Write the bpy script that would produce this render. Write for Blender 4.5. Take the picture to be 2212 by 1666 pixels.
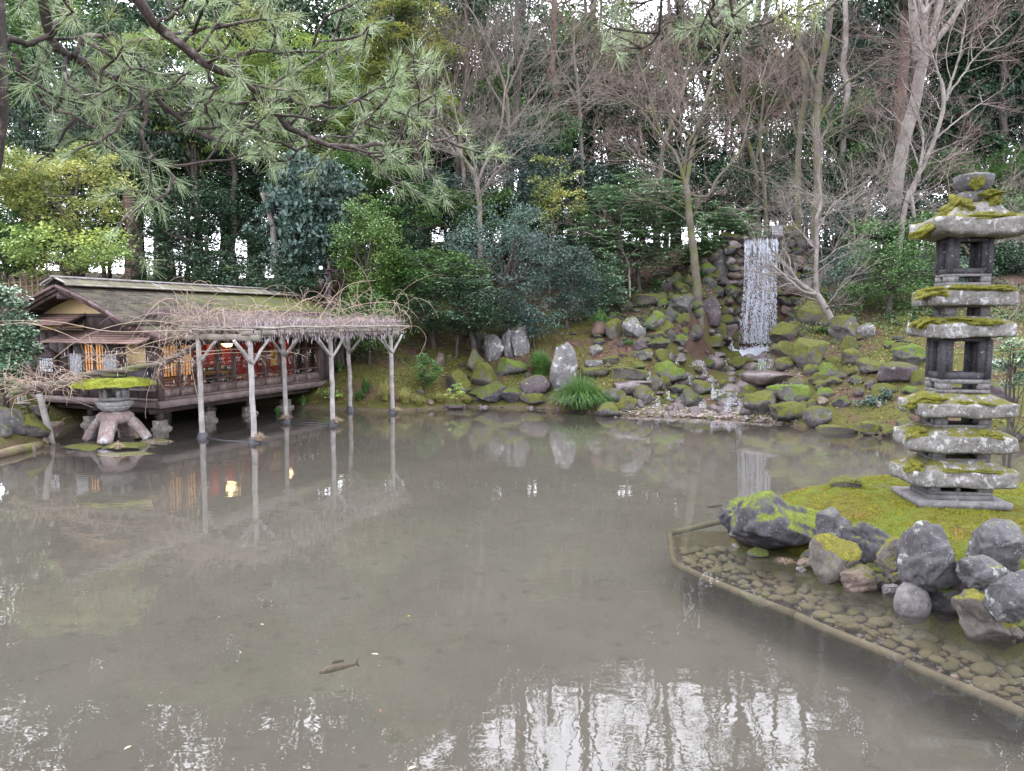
import bpy, math, random
import numpy as np
from math import sin, cos, pi, radians as R, sqrt
for o in list(bpy.data.objects): bpy.data.objects.remove(o)
S = bpy.context.scene; COL = S.collection
# ------------------------------------------------------------------ camera
PITCH = R(5.2); CAMZ = 2.7; FPX = 1572.0
cd = bpy.data.cameras.new('camera'); cam = bpy.data.objects.new('camera', cd); COL.objects.link(cam)
cd.sensor_width = 36; cd.lens = FPX/2212*36; cd.clip_start = .05; cd.clip_end = 3000
cam.location = (0, 0, CAMZ); cam.rotation_euler = (R(90)-PITCH, 0, 0); S.camera = cam
# ------------------------------------------------------------------ overcast sky and soft sun
W = bpy.data.worlds.new('World'); S.world = W; W.use_nodes = True
nt = W.node_tree; bg = nt.nodes['Background']
sky = nt.nodes.new('ShaderNodeTexSky'); sky.sky_type = 'NISHITA'; sky.sun_disc = False
SUN_EL, SUN_AZ = R(58), R(335)
sky.sun_elevation = SUN_EL; sky.sun_rotation = SUN_AZ; sky.air_density = 1.2; sky.dust_density = 4; sky.ozone_density = 1
hs = nt.nodes.new('ShaderNodeHueSaturation'); hs.inputs['Saturation'].default_value = .38; hs.inputs['Value'].default_value = 1.0
nt.links.new(sky.outputs[0], hs.inputs['Color']); tn_ = nt.nodes.new('ShaderNodeMix'); tn_.data_type = 'RGBA'; tn_.blend_type = 'MULTIPLY'; tn_.inputs[0].default_value = 1; tn_.inputs[7].default_value = (.985, .975, 1.05, 1); nt.links.new(hs.outputs[0], tn_.inputs[6]); cl_ = nt.nodes.new('ShaderNodeMix'); cl_.data_type = 'RGBA'; cl_.inputs[0].default_value = .72; cl_.inputs[7].default_value = (7.6, 7.7, 8.5, 1); nt.links.new(tn_.outputs[2], cl_.inputs[6]); nt.links.new(cl_.outputs[2], bg.inputs[0])   # even cloud cover over the clear sky; bg.inputs[1].default_value = .15
sd = bpy.data.lights.new('sun', 'SUN'); sun = bpy.data.objects.new('sun', sd); COL.objects.link(sun)
sd.energy = .8; sd.angle = R(25); sd.color = (1, .97, .95)
d_ = (sin(SUN_AZ)*cos(SUN_EL), cos(SUN_AZ)*cos(SUN_EL), sin(SUN_EL))
import mathutils
sun.rotation_euler = mathutils.Vector(d_).to_track_quat('Z', 'Y').to_euler(); sun.location = (0, 0, 40)
S.view_settings.view_transform = 'Standard'; S.view_settings.look = 'None'; S.view_settings.gamma = 1
S.view_settings.exposure = -0.22; S.view_settings.use_curve_mapping = False
S.cycles.max_bounces = 6; S.cycles.diffuse_bounces = 2; S.cycles.glossy_bounces = 3; S.cycles.transmission_bounces = 4
S.cycles.transparent_max_bounces = 10; S.cycles.use_denoising = True; S.cycles.caustics_reflective = False; S.cycles.caustics_refractive = False
S.cycles.sample_clamp_indirect = 6
# ------------------------------------------------------------------ picture <-> place
FW = np.array([0, cos(PITCH), -sin(PITCH)]); UP = np.array([0, sin(PITCH), cos(PITCH)]); CP = np.array([0, 0, CAMZ])
def ray(px, py):
    return FW + np.array([1., 0, 0])*(px-1106)/FPX + UP*(833-py)/FPX
def at(px, py, Y):
    r = ray(px, py); return CP + r*(Y/r[1])
def gnd(px, py, z=0.):
    r = ray(px, py); return CP + r*((z-CAMZ)/r[2])
# ------------------------------------------------------------------ smooth noise
def mknoise(seed, n=14, f0=1., f1=6., p=1.):
    g = np.random.default_rng(seed); f = np.exp(g.uniform(np.log(f0), np.log(f1), n))
    D = g.normal(size=(n, 3)); D /= np.linalg.norm(D, axis=1)[:, None]; ph = g.uniform(0, 6.28, n); a = f**-p; a /= np.sqrt((a*a).sum()/2)
    return lambda P: (np.sin(P@(D*f[:, None]).T+ph)*a).sum(1)
# ------------------------------------------------------------------ terrain heights
PX_SHORE = [(2212,962),(1960,950),(1900,938),(1760,925),(1700,915),(1600,908),(1500,903),(1350,898),(1180,882),(1000,878),(850,889),(760,884),(690,882),(640,880)]
HC = gnd(348, 883, .56)[:2]                                   # house corner over the water
HA = math.atan2(.929, .370)
def hl(x, y):                                                  # house plan -> world
    return np.array([HC[0]+x*cos(HA)-y*sin(HA), HC[1]+x*sin(HA)+y*cos(HA)])
POLY = [(-15, 3.1), (-3, 3.3), (16.5, 3.0), (17, 15.2)] + [tuple(gnd(*p)[:2]) for p in PX_SHORE] + [tuple(hl(5.8, 1.0)), tuple(hl(5.0, 3.3)), tuple(hl(.8, 3.4))] + \
       [tuple(gnd(*p)[:2]) for p in [(122,932),(112,964),(60,972),(0,984)]] + [(-15, 13.2)]
POLY = np.array(POLY)
def sdf(P, poly):
    A = poly; B = np.roll(poly, -1, 0); d = np.full(len(P), 1e9); ins = np.zeros(len(P), bool)
    for a, b in zip(A, B):
        e = b-a; w = P-a; t = np.clip((w@e)/(e@e), 0, 1); q = w-t[:, None]*e; d = np.minimum(d, (q*q).sum(1))
        c = ((a[1] > P[:, 1]) != (b[1] > P[:, 1])); 
        with np.errstate(divide='ignore', invalid='ignore'):
            xi = (b[0]-a[0])*(P[:, 1]-a[1])/(b[1]-a[1])+a[0]
        ins ^= c & (P[:, 0] < xi)
    return np.where(ins, -1, 1)*np.sqrt(d)
def sst(a, b, x):
    t = np.clip((x-a)/(b-a), 0, 1); return t*t*(3-2*t)
FALL = np.array([10.15, 30.0]); SH0 = np.array([4.9, 20.2])
tn1 = mknoise(5, 18, .25, 3.0, 1.1)
def hz(X, Y):
    X = np.atleast_1d(np.asarray(X, float)); Y = np.atleast_1d(np.asarray(Y, float)); P = np.stack([X, Y], 1)
    s = sdf(P, POLY)
    far = sst(9, 15, Y)
    crest = 10-4.2*sst(-7, -13, X); k = .50-.14*sst(7, 11, X)-.05*sst(-11,-14,X); so = np.maximum(s, 0)
    hill = crest*(1-np.exp(-k*np.maximum(so-.3, 0)/crest*1.05))
    hill = hill*(1-.35*sst(34, 60, so))
    z = .26*(1-np.exp(-so/.22)) + hill*far + (.85*(1-np.exp(-so/.9)))*(1-far)
    # stream bed from the falls to the beach
    e = FALL-SH0; L = np.linalg.norm(e); e = e/L; w = P-SH0; t = (w@e)/L; lat = np.abs(w@np.array([-e[1], e[0]]))
    tc = np.clip(t, 0, 1); st = (np.floor(tc*4)+sst(.55, 1, tc*4-np.floor(tc*4)))/4
    zs = .04+1.5*(.35*tc+.65*st)
    wv = np.exp(-(lat/(1.9-.7*tc))**4)*sst(-.12, .02, t)*(1-sst(30.15, 30.5, Y))
    z = z*(1-wv)+zs*wv
    wc = np.exp(-((X-10.2)/2.6)**4)*sst(30.2, 30.7, Y)*(1-sst(34, 40, Y))
    z = z*(1-wc)+(5.95+.08*(Y-30.5))*wc
    # gravel spit in front of the stream
    amp = np.clip(so, 0, 4)/4*(1-.7*wv)
    z = z+amp*.10*tn1(np.stack([X, Y, 0*X], 1))
    zin = -.05-.6*(1-np.exp(s/.9))
    return np.where(s < 0, zin, z)
def hz1(x, y): return float(hz([x], [y])[0])
_T = np.concatenate([np.linspace(9, 60, 900), np.linspace(60.2, 120, 100)])
def hit(px, py):
    r = ray(px, py); r = r/r[1]; P = CP+_T[:, None]*r; h = np.maximum(hz(P[:, 0], P[:, 1]), 0)
    i = np.where(P[:, 2] <= h)[0]
    i = i[0] if len(i) else 880
    return np.array([P[i, 0], P[i, 1], h[i]])
# ------------------------------------------------------------------ objects and meshes
def tag(o, label=None, cat=None, group=None, kind=None):
    if label: o['label'] = label
    if cat: o['category'] = cat
    if group: o['group'] = group
    if kind: o['kind'] = kind
    return o
def thing(name, label, cat, loc=(0, 0, 0), rz=0, group=None):
    o = bpy.data.objects.new(name, None); COL.objects.link(o); o.location = [float(v) for v in loc]; o.rotation_euler = (0, 0, rz); o.empty_display_size = .2
    return tag(o, label, cat, group)
def link(name, me, mat=None, parent=None, loc=None, rot=None, scale=None):
    o = bpy.data.objects.new(name, me); COL.objects.link(o)
    if mat is not None and len(me.materials) == 0: me.materials.append(mat)
    if parent is not None: o.parent = parent
    if loc is not None: o.location = [float(v) for v in loc]
    if rot is not None: o.rotation_euler = [float(v) for v in rot]
    if scale is not None: o.scale = [float(v) for v in scale]
    return o
def schlick(m, f0, nrm=None):
    t = m.t; d = _n(t, 'ShaderNodeVectorMath', operation='DOT_PRODUCT'); m.L(m.geo.outputs['Incoming'], d.inputs[0]); m.L(nrm if nrm is not None else m.geo.outputs['Normal'], d.inputs[1])
    return m.math('ADD', m.math('MULTIPLY', m.math('POWER', m.math('SUBTRACT', 1., m.math('MINIMUM', m.math('ABSOLUTE', d.outputs['Value']), 1.)), 5.), 1-f0), f0)
class MB:
    def __init__(s): s.V = []; s.F = {}; s.n = 0
    def add(s, v, f):
        v = np.asarray(v, float).reshape(-1, 3); f = np.asarray(f, int)
        s.V.append(v); s.F.setdefault(f.shape[1], []).append(f+s.n); s.n += len(v); return s
    def box(s, x0, x1, y0, y1, z0, z1):
        v = [(x, y, z) for z in (z0, z1) for y in (y0, y1) for x in (x0, x1)]
        return s.add(v, [(0,2,3,1),(4,5,7,6),(0,1,5,4),(2,6,7,3),(0,4,6,2),(1,3,7,5)])
    def beam(s, a, b, w, h):                                   # rectangular bar between two points
        a = np.array(a, float); b = np.array(b, float); d = b-a; d /= np.linalg.norm(d)
        u = np.array([0, 0, 1.]) if abs(d[2]) < .9 else np.array([0, 1., 0]); r = np.cross(d, u); r /= np.linalg.norm(r); u = np.cross(r, d)
        v = [p+r*sx*w/2+u*sz*h/2 for p in (a, b) for sz in (-1, 1) for sx in (-1, 1)]
        return s.add(v, [(0,1,3,2),(4,6,7,5),(0,4,5,1),(2,3,7,6),(0,2,6,4),(1,5,7,3)])
    def tubes(s, P, Rr, k=6, cap=True):                        # P (N,K,3) R (N,K)
        P = np.asarray(P, float); Rr = np.asarray(Rr, float)
        if P.ndim == 2: P = P[None]; Rr = np.broadcast_to(Rr, P.shape[:2])
        N, K, _ = P.shape; T = np.gradient(P, axis=1); T /= np.linalg.norm(T, axis=2)[..., None]+1e-9
        ref = np.zeros((N, 1, 3)); m = np.abs(P[:, -1]-P[:, 0]); ax = m.argmin(1); ref[np.arange(N), 0, ax] = 1
        U = np.cross(T, np.broadcast_to(ref, T.shape)); U /= np.linalg.norm(U, axis=2)[..., None]+1e-9; Vv = np.cross(T, U)
        a = np.arange(k)*2*pi/k
        ring = P[:, :, None, :]+Rr[:, :, None, None]*(U[:, :, None, :]*np.cos(a)[:, None]+Vv[:, :, None, :]*np.sin(a)[:, None])
        idx = np.arange(N*K*k).reshape(N, K, k); q = np.stack([idx[:, :-1], np.roll(idx, -1, 2)[:, :-1], np.roll(idx, -1, 2)[:, 1:], idx[:, 1:]], -1).reshape(-1, 4)
        b = s.n; s.add(ring.reshape(-1, 3), q)
        if cap and k > 3:
            s.F.setdefault(k, []).append(idx[:, -1].reshape(-1, k)+b); s.F[k].append(idx[:, 0, ::-1].reshape(-1, k)+b)
        return s
    def loft(s, rings, cap=True):                              # list of (k,3) rings
        Rg = np.array(rings, float); K, k, _ = Rg.shape; idx = np.arange(K*k).reshape(K, k)
        q = np.stack([idx[:-1], np.roll(idx, -1, 1)[:-1], np.roll(idx, -1, 1)[1:], idx[1:]], -1).reshape(-1, 4); b = s.n; s.add(Rg.reshape(-1, 3), q)
        if cap: s.F.setdefault(k, []).append(idx[-1][None]+b); s.F[k].append(idx[0][::-1][None]+b)
        return s
    def arrays(s):
        V = np.concatenate(s.V); lp = []; tot = []
        for k, l in s.F.items():
            f = np.concatenate(l); lp.append(f.reshape(-1)); tot.append(np.full(len(f), k))
        return V, np.concatenate(lp), np.concatenate(tot)
    def mesh(s, name, mat=None, org=None, smooth=False):
        V, lp, tot = s.arrays()
        if org is not None: V = V-np.asarray(org, float)[:3]
        return mkmesh(name, V, lp, tot, mat, smooth)
    def build(s, name, mat, parent=None, org=None, smooth=False, kind=None):
        o = link(name, s.mesh(name, mat, org, smooth), None, parent, loc=None if (parent is not None or org is None) else org)
        if kind: o['kind'] = kind
        return o
def mkmesh(name, V, lp, tot, mat=None, smooth=False):
    me = bpy.data.meshes.new(name); me.vertices.add(len(V)); me.vertices.foreach_set('co', np.ascontiguousarray(V, dtype=np.float32).ravel())
    me.loops.add(len(lp)); me.loops.foreach_set('vertex_index', np.ascontiguousarray(lp, dtype=np.int32))
    me.polygons.add(len(tot)); st = np.concatenate([[0], np.cumsum(tot)[:-1]]).astype(np.int32); me.polygons.foreach_set('loop_start', st)
    if smooth: me.polygons.foreach_set('use_smooth', np.ones(len(tot), bool))
    me.update(calc_edges=True)
    if mat is not None: me.materials.append(mat)
    return me
def ico(n):
    t = (1+5**.5)/2; V = [(-1,t,0),(1,t,0),(-1,-t,0),(1,-t,0),(0,-1,t),(0,1,t),(0,-1,-t),(0,1,-t),(t,0,-1),(t,0,1),(-t,0,-1),(-t,0,1)]
    F = [(0,11,5),(0,5,1),(0,1,7),(0,7,10),(0,10,11),(1,5,9),(5,11,4),(11,10,2),(10,7,6),(7,1,8),(3,9,4),(3,4,2),(3,2,6),(3,6,8),(3,8,9),(4,9,5),(2,4,11),(6,2,10),(8,6,7),(9,8,1)]
    V = [np.array(v)/np.linalg.norm(v) for v in V]
    for _ in range(n):
        c = {}; G = []
        def mid(a, b):
            k = (min(a, b), max(a, b))
            if k not in c: m = V[a]+V[b]; V.append(m/np.linalg.norm(m)); c[k] = len(V)-1
            return c[k]
        for a, b, d in F:
            x, y, z = mid(a, b), mid(b, d), mid(d, a); G += [(a, x, z), (b, y, x), (d, z, y), (x, y, z)]
        F = G
    return np.array(V), np.array(F)
ICO = {n: ico(n) for n in (0, 1, 2, 3, 4, 5)}
def rock_verts(seed, n=3, facets=9, rough=.06, cut=(.55, .9), blocky=0.):
    g = np.random.default_rng(seed); V, F = ICO[n]; V = V.copy()
    if blocky: V = np.sign(V)*np.abs(V)**(1-blocky*.55); V /= np.abs(V).max()
    for _ in range(facets):
        d = g.normal(size=3); d /= np.linalg.norm(d); c = g.uniform(*cut); h = V@d-c; V = V-np.where(h > 0, h, 0)[:, None]*d*.92
    nz = mknoise(seed+1, 12, 2, 9, .9); nf = mknoise(seed+2, 16, 9, 34, .5)
    V = V*(1+rough*nz(V)+rough*.28*nf(V))[:, None]
    return V, F
# ------------------------------------------------------------------ materials
def _n(nt, t, **k):
    n = nt.nodes.new(t)
    for a, b in k.items():
        if hasattr(n, a): setattr(n, a, b)
        else: n.inputs[a].default_value = b
    return n
def C4(c): return (c[0], c[1], c[2], 1)
class M:
    def __init__(s, name):
        s.m = bpy.data.materials.new(name); s.m.use_nodes = True; s.t = s.m.node_tree; s.b = s.t.nodes['Principled BSDF']; s.out = s.t.nodes['Material Output']
        s.tc = s.t.nodes.new('ShaderNodeTexCoord'); s.geo = s.t.nodes.new('ShaderNodeNewGeometry')
    def L(s, a, b): s.t.links.new(a, b)
    def mapp(s, scale=(1, 1, 1), world=False):
        m = _n(s.t, 'ShaderNodeMapping'); m.inputs['Scale'].default_value = scale; s.L(s.geo.outputs['Position'] if world else s.tc.outputs['Object'], m.inputs[0]); return m.outputs[0]
    def noise(s, scale, detail=4, rough=.6, vec=None, world=False, stretch=None):
        n = _n(s.t, 'ShaderNodeTexNoise'); n.inputs['Scale'].default_value = scale; n.inputs['Detail'].default_value = detail; n.inputs['Roughness'].default_value = rough
        if vec is None: vec = s.mapp(stretch, world) if stretch else (s.geo.outputs['Position'] if world else s.tc.outputs['Object'])
        s.L(vec, n.inputs['Vector']); return n.outputs['Fac']
    def ramp(s, f, a, b, ca=(0, 0, 0), cb=(1, 1, 1)):
        r = _n(s.t, 'ShaderNodeValToRGB'); r.color_ramp.elements[0].position = a; r.color_ramp.elements[1].position = b
        r.color_ramp.elements[0].color = C4(ca); r.color_ramp.elements[1].color = C4(cb); s.L(f, r.inputs[0]); return r.outputs[0]
    def mix(s, f, a, b):
        m = _n(s.t, 'ShaderNodeMix', data_type='RGBA')
        for i, v in ((0, f), (6, a), (7, b)):
            if isinstance(v, (int, float)): m.inputs[i].default_value = v
            elif isinstance(v, tuple): m.inputs[i].default_value = C4(v)
            else: s.L(v, m.inputs[i])
        return m.outputs[2]
    def math(s, op, a, b=0.):
        m = _n(s.t, 'ShaderNodeMath', operation=op)
        for i, v in ((0, a), (1, b)):
            if isinstance(v, (int, float)): m.inputs[i].default_value = v
            else: s.L(v, m.inputs[i])
        return m.outputs[0]
    def col(s, c):
        if isinstance(c, tuple): s.b.inputs['Base Color'].default_value = C4(c)
        else: s.L(c, s.b.inputs['Base Color'])
    def bump(s, h, strength=.5, dist=.02):
        b = _n(s.t, 'ShaderNodeBump'); b.inputs['Strength'].default_value = strength; b.inputs['Distance'].default_value = dist; s.L(h, b.inputs['Height']); s.L(b.outputs[0], s.b.inputs['Normal']); return b
    def rough(s, v, spec=.5): s.b.inputs['Roughness'].default_value = v; s.b.inputs['Specular IOR Level'].default_value = spec; return s
def leaf_mat(name, a, b, c=None, trans=.25, rough=.5, patch=.5, pscale=.9, spec=.32):
    m = M(name); rnd = m.geo.outputs['Random Per Island']; col = m.mix(rnd, a, b)
    if c is not None: col = m.mix(m.ramp(m.noise(pscale, 3, .6), patch, patch+.1), col, c)
    nz = m.ramp(m.noise(1.7, 2), .3, .75, (.72, .72, .72), (1.15, 1.15, 1.15)); mm = _n(m.t, 'ShaderNodeMix', data_type='RGBA', blend_type='MULTIPLY'); mm.inputs[0].default_value = 1
    m.L(col, mm.inputs[6]); m.L(nz, mm.inputs[7]); col = mm.outputs[2]; m.col(col); m.rough(rough, spec)
    if trans:
        t = _n(m.t, 'ShaderNodeBsdfTranslucent'); m.L(col, t.inputs[0]); x = _n(m.t, 'ShaderNodeMixShader'); x.inputs[0].default_value = trans
        m.L(m.b.outputs[0], x.inputs[1]); m.L(t.outputs[0], x.inputs[2]); m.L(x.outputs[0], m.out.inputs[0])
    return m.m
def wood_mat(name, a, b, scale=6, stretch=(1, 1, .12), rough=.75, stain=None, bump=.5, world=False, moss=None, mossamt=.6):
    m = M(name); g1 = m.noise(scale*6, 5, .65, stretch=stretch, world=world); g2 = m.noise(scale*.5, 3, world=world)
    col = m.mix(m.ramp(g1, .3, .7), a, b)
    col = m.mix(m.ramp(g2, .35, .7), col, tuple(v*.7 for v in a))
    if stain: col = m.mix(m.ramp(m.noise(scale*1.2, 4, .7, world=world), .55, .7), col, stain)
    if moss: col = m.mix(m.ramp(m.noise(1.3, 5, .7, world=world), mossamt-.08, mossamt+.08), col, moss)
    m.col(col); m.rough(rough, .3); m.bump(g1, bump, .01); return m.m
def rock_mat(name, a, b, lichen=(.42, .42, .4), lich=.6, moss=(.13, .16, .015), mosslvl=.55, rough=.8, spec=.3, mossc2=(.07, .10, .012), scale=1., orange=None, ndir=.7, cracks=.55):
    m = M(name); n1 = m.noise(2.2*scale, 5, .6); n2 = m.noise(13*scale, 6, .7); n3 = m.noise(5*scale, 6, .65); n4 = m.noise(60*scale, 4, .7)
    col = m.mix(m.ramp(n1, .35, .65), a, b); col = m.mix(m.ramp(n2, .4, .75), col, tuple(v*.45 for v in a))
    if orange: col = m.mix(m.ramp(m.noise(3*scale, 4), .6, .66), col, orange)
    col = m.mix(m.ramp(n3, lich, lich+.05), col, lichen)
    col = m.mix(m.ramp(m.noise(30*scale, 3, .6), .63, .72), col, tuple(.5*(x+y) for x, y in zip(lichen, b)))
    vo_ = _n(m.t, 'ShaderNodeTexVoronoi', feature='DISTANCE_TO_EDGE'); vo_.inputs['Scale'].default_value = 1.9*scale; wn_ = _n(m.t, 'ShaderNodeTexNoise'); wn_.inputs['Scale'].default_value = 3*scale; m.L(m.tc.outputs['Object'], wn_.inputs['Vector'])
    va_ = _n(m.t, 'ShaderNodeVectorMath', operation='ADD'); m.L(m.mapp((1, 1, .45)), va_.inputs[0]); vs_ = _n(m.t, 'ShaderNodeVectorMath', operation='SCALE'); vs_.inputs['Scale'].default_value = .55/scale; m.L(wn_.outputs['Color'], vs_.inputs[0]); m.L(vs_.outputs[0], va_.inputs[1]); m.L(va_.outputs[0], vo_.inputs['Vector'])
    msk_ = m.ramp(m.noise(1.3*scale, 3), .50, .60); crk = m.ramp(vo_.outputs['Distance'], .0, .018); crk = m.mix(msk_, (1, 1, 1), crk); crk = m.mix(cracks, (1, 1, 1), crk); col = m.mix(crk, tuple(v*.4 for v in a), col)
    sp = _n(m.t, 'ShaderNodeSeparateXYZ'); m.L(m.geo.outputs['Normal'], sp.inputs[0])
    k = m.math('ADD', m.math('MULTIPLY', sp.outputs[2], ndir*.5), m.math('MULTIPLY', m.noise(4.5*scale, 6, .7), .9)); k = m.ramp(m.math('ADD', k, m.math('MULTIPLY', m.math('SUBTRACT', n4, .5), .25)), mosslvl-.01, mosslvl+.09)
    mc = m.mix(m.ramp(m.noise(9*scale, 5, .7), .35, .65), mossc2, moss); mc = m.mix(m.ramp(n4, .35, .7), tuple(v*.5 for v in mossc2), mc)
    col = m.mix(k, col, mc); m.col(col); m.rough(rough, spec)
    rr = m.mix(k, (rough,)*3, (.95,)*3); m.L(rr, m.b.inputs['Roughness'])
    bs = m.math('ADD', m.math('ADD', m.math('MULTIPLY', n2, .6), m.math('MULTIPLY', n4, .4)), m.math('MULTIPLY', crk, .7)); m.bump(bs, .8, .03/scale); return m.m
def plain(name, c, rough=.7, spec=.4, var=.25, scale=6, bump=.2, metal=0):
    m = M(name); n = m.noise(scale, 5, .65); m.col(m.mix(m.ramp(n, .3, .7), tuple(v*(1-var) for v in c), tuple(min(1, v*(1+var)) for v in c))); m.rough(rough, spec); m.b.inputs['Metallic'].default_value = metal
    m.bump(m.noise(scale*8, 4), bump, .005); return m.m
# ================================================================== setting
def terrain_mat():
    m = M('ground'); n1 = m.noise(.55, 5, .65, world=True); n2 = m.noise(4, 6, .7, world=True); n3 = m.noise(28, 5, .75, world=True)
    soil = m.mix(m.ramp(n2, .35, .7), (.035, .024, .017), (.095, .06, .042)); lit = m.mix(m.ramp(n3, .4, .65), (.04, .024, .02), (.13, .078, .06))
    mossc = m.mix(m.ramp(n3, .35, .7), (.03, .033, .01), (.11, .105, .025))
    c = m.mix(m.ramp(n2, .40, .55), soil, lit)
    sp = _n(m.t, 'ShaderNodeSeparateXYZ'); m.L(m.geo.outputs['Position'], sp.inputs[0])
    # moss favours the damp lower bank, litter lies under the trees higher up
    mk = m.math('ADD', n1, m.math('MULTIPLY', m.math('MAXIMUM', m.math('SUBTRACT', 2.2, sp.outputs[2]), -2.), .05)); c = m.mix(m.ramp(mk, .46, .58), c, mossc)
    mud = m.mix(m.ramp(m.noise(.8, 4, world=True), .3, .7), (.100, .093, .079), (.129, .120, .103))
    mud = m.mix(m.ramp(m.noise(5, 4, .6, world=True), .58, .7), mud, (.078, .075, .062))
    k = m.ramp(m.math('ADD', sp.outputs[2], m.math('MULTIPLY', n2, .12)), .07, .13)
    c = m.mix(k, m.mix(m.ramp(n3, .4, .6), (.05, .036, .026), (.13, .10, .075)), c)
    k2 = m.ramp(m.math('MULTIPLY', sp.outputs[2], -1.), .12, .5); c = m.mix(k2, c, mud)
    m.col(c); m.rough(.95, .15); m.bump(m.math('ADD', n3, n2), .9, .05); return m.m
xs = np.concatenate([-np.geomspace(1500, 34, 14), np.linspace(-32, 32, 240), np.geomspace(34, 1500, 14)])
ys = np.concatenate([-np.geomspace(1500, 4, 12), np.linspace(-2, 12, 50), np.linspace(12.15, 42, 160), np.geomspace(42.5, 2500, 40)])
GX, GY = np.meshgrid(xs, ys); H = hz(GX.ravel(), GY.ravel()).reshape(GX.shape)
V = np.stack([GX, GY, H], -1).reshape(-1, 3); a = np.arange(GX.size).reshape(GX.shape)
q = np.stack([a[:-1, :-1], a[:-1, 1:], a[1:, 1:], a[1:, :-1]], -1).reshape(-1, 4)
ground = link('ground', mkmesh('ground', V, q.ravel(), np.full(len(q), 4), terrain_mat(), True)); tag(ground, kind='structure')
# ------------------------------------------------------------------ pond water
def water_mat():
    m = M('pond_water'); t = m.t; t.nodes.remove(m.b)
    tr = _n(t, 'ShaderNodeBsdfTransparent'); tr.inputs[0].default_value = (.87, .86, .82, 1)
    df = _n(t, 'ShaderNodeBsdfDiffuse'); m.L(m.mix(m.ramp(m.noise(.35, 4, .6, world=True), .3, .7), (.106, .100, .087), (.122, .116, .102)), df.inputs[0])
    x = _n(t, 'ShaderNodeMixShader')
    # murkier where the pond is open and deep, clearer over the shallow shelf on the island side
    sp = _n(t, 'ShaderNodeSeparateXYZ'); m.L(m.geo.outputs['Position'], sp.inputs[0])
    x.inputs[0].default_value = .13
    m.L(tr.outputs[0], x.inputs[1]); m.L(df.outputs[0], x.inputs[2])
    gl = _n(t, 'ShaderNodeBsdfGlossy'); gl.inputs['Roughness'].default_value = 0.0; gl.inputs[0].default_value = (1, 1, 1, 1)
    n1 = m.noise(2.2, 2, .5, stretch=(1, 1.6, 1), world=True); n2 = m.noise(9, 2, .5, stretch=(1, 1.5, 1), world=True)
    nb = m.math('ADD', n1, m.math('MULTIPLY', n2, .22)); amp = m.ramp(m.noise(.22, 2, world=True), .35, .65, (.45,)*3, (1,)*3)
    b = _n(t, 'ShaderNodeBump'); b.inputs['Strength'].default_value = .045; b.inputs['Distance'].default_value = .05; m.L(m.math('MULTIPLY', nb, amp), b.inputs['Height'])
    m.L(b.outputs[0], gl.inputs['Normal']); fr_ = schlick(m, .06, b.outputs[0])
    y = _n(t, 'ShaderNodeMixShader'); m.L(fr_, y.inputs[0]); m.L(x.outputs[0], y.inputs[1]); m.L(gl.outputs[0], y.inputs[2]); m.L(y.outputs[0], m.out.inputs[0]); return m.m
w = MB(); w.add([(-18, 2, 0), (19, 2, 0), (19, 24.5, 0), (-18, 24.5, 0)], [(0, 1, 2, 3)]); tag(w.build('pond_water', water_mat()), kind='structure')
# ------------------------------------------------------------------ rock materials
RK = {}
RK['grey'] = rock_mat('grey_rock', (.048, .045, .045), (.10, .095, .09), lichen=(.2, .2, .18), lich=.60, moss=(.10, .11, .014), mossc2=(.04, .045, .008), mosslvl=.58)
RK['pale'] = rock_mat('pale_rock', (.095, .09, .092), (.17, .162, .162), lichen=(.30, .29, .28), lich=.55, mosslvl=.68, moss=(.11, .13, .015), mossc2=(.05, .06, .01))
RK['moss'] = rock_mat('mossy_rock', (.055, .048, .045), (.11, .10, .09), lichen=(.24, .24, .2), lich=.62, moss=(.13, .135, .017), mossc2=(.045, .05, .009), mosslvl=.44)
RK['bright'] = rock_mat('bright_moss_rock', (.06, .055, .05), (.12, .115, .105), lichen=(.26, .26, .22), lich=.62, moss=(.125, .175, .018), mossc2=(.055, .08, .01), mosslvl=.50)
RK['half'] = rock_mat('half_mossy_rock', (.055, .05, .048), (.11, .105, .095), lichen=(.24, .24, .20), lich=.57, moss=(.125, .13, .016), mossc2=(.05, .055, .009), mosslvl=.54)
RK['dark'] = rock_mat('dark_rock', (.03, .027, .03), (.07, .065, .067), lichen=(.2, .2, .19), lich=.60, moss=(.09, .11, .014), mossc2=(.04, .05, .008), mosslvl=.58)
RK['purple'] = rock_mat('purplish_rock', (.045, .034, .038), (.09, .07, .076), lichen=(.18, .17, .17), lich=.60, moss=(.09, .10, .014), mossc2=(.04, .05, .008), mosslvl=.66)
RK['wet'] = rock_mat('wet_rock', (.05, .036, .034), (.11, .08, .075), lich=.8, moss=(.10, .12, .02), mosslvl=1.0, rough=.28, spec=.6)
RK['brown'] = rock_mat('brown_rock', (.09, .065, .053), (.16, .12, .10), lichen=(.25, .22, .2), lich=.62, moss=(.10, .115, .014), mossc2=(.05, .05, .01), mosslvl=.72)
RK['rust'] = rock_mat('rust_stained_rock', (.07, .05, .045), (.13, .09, .08), lich=.8, moss=(.12, .14, .02), mosslvl=.9, orange=(.55, .17, .04), rough=.5)
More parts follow.
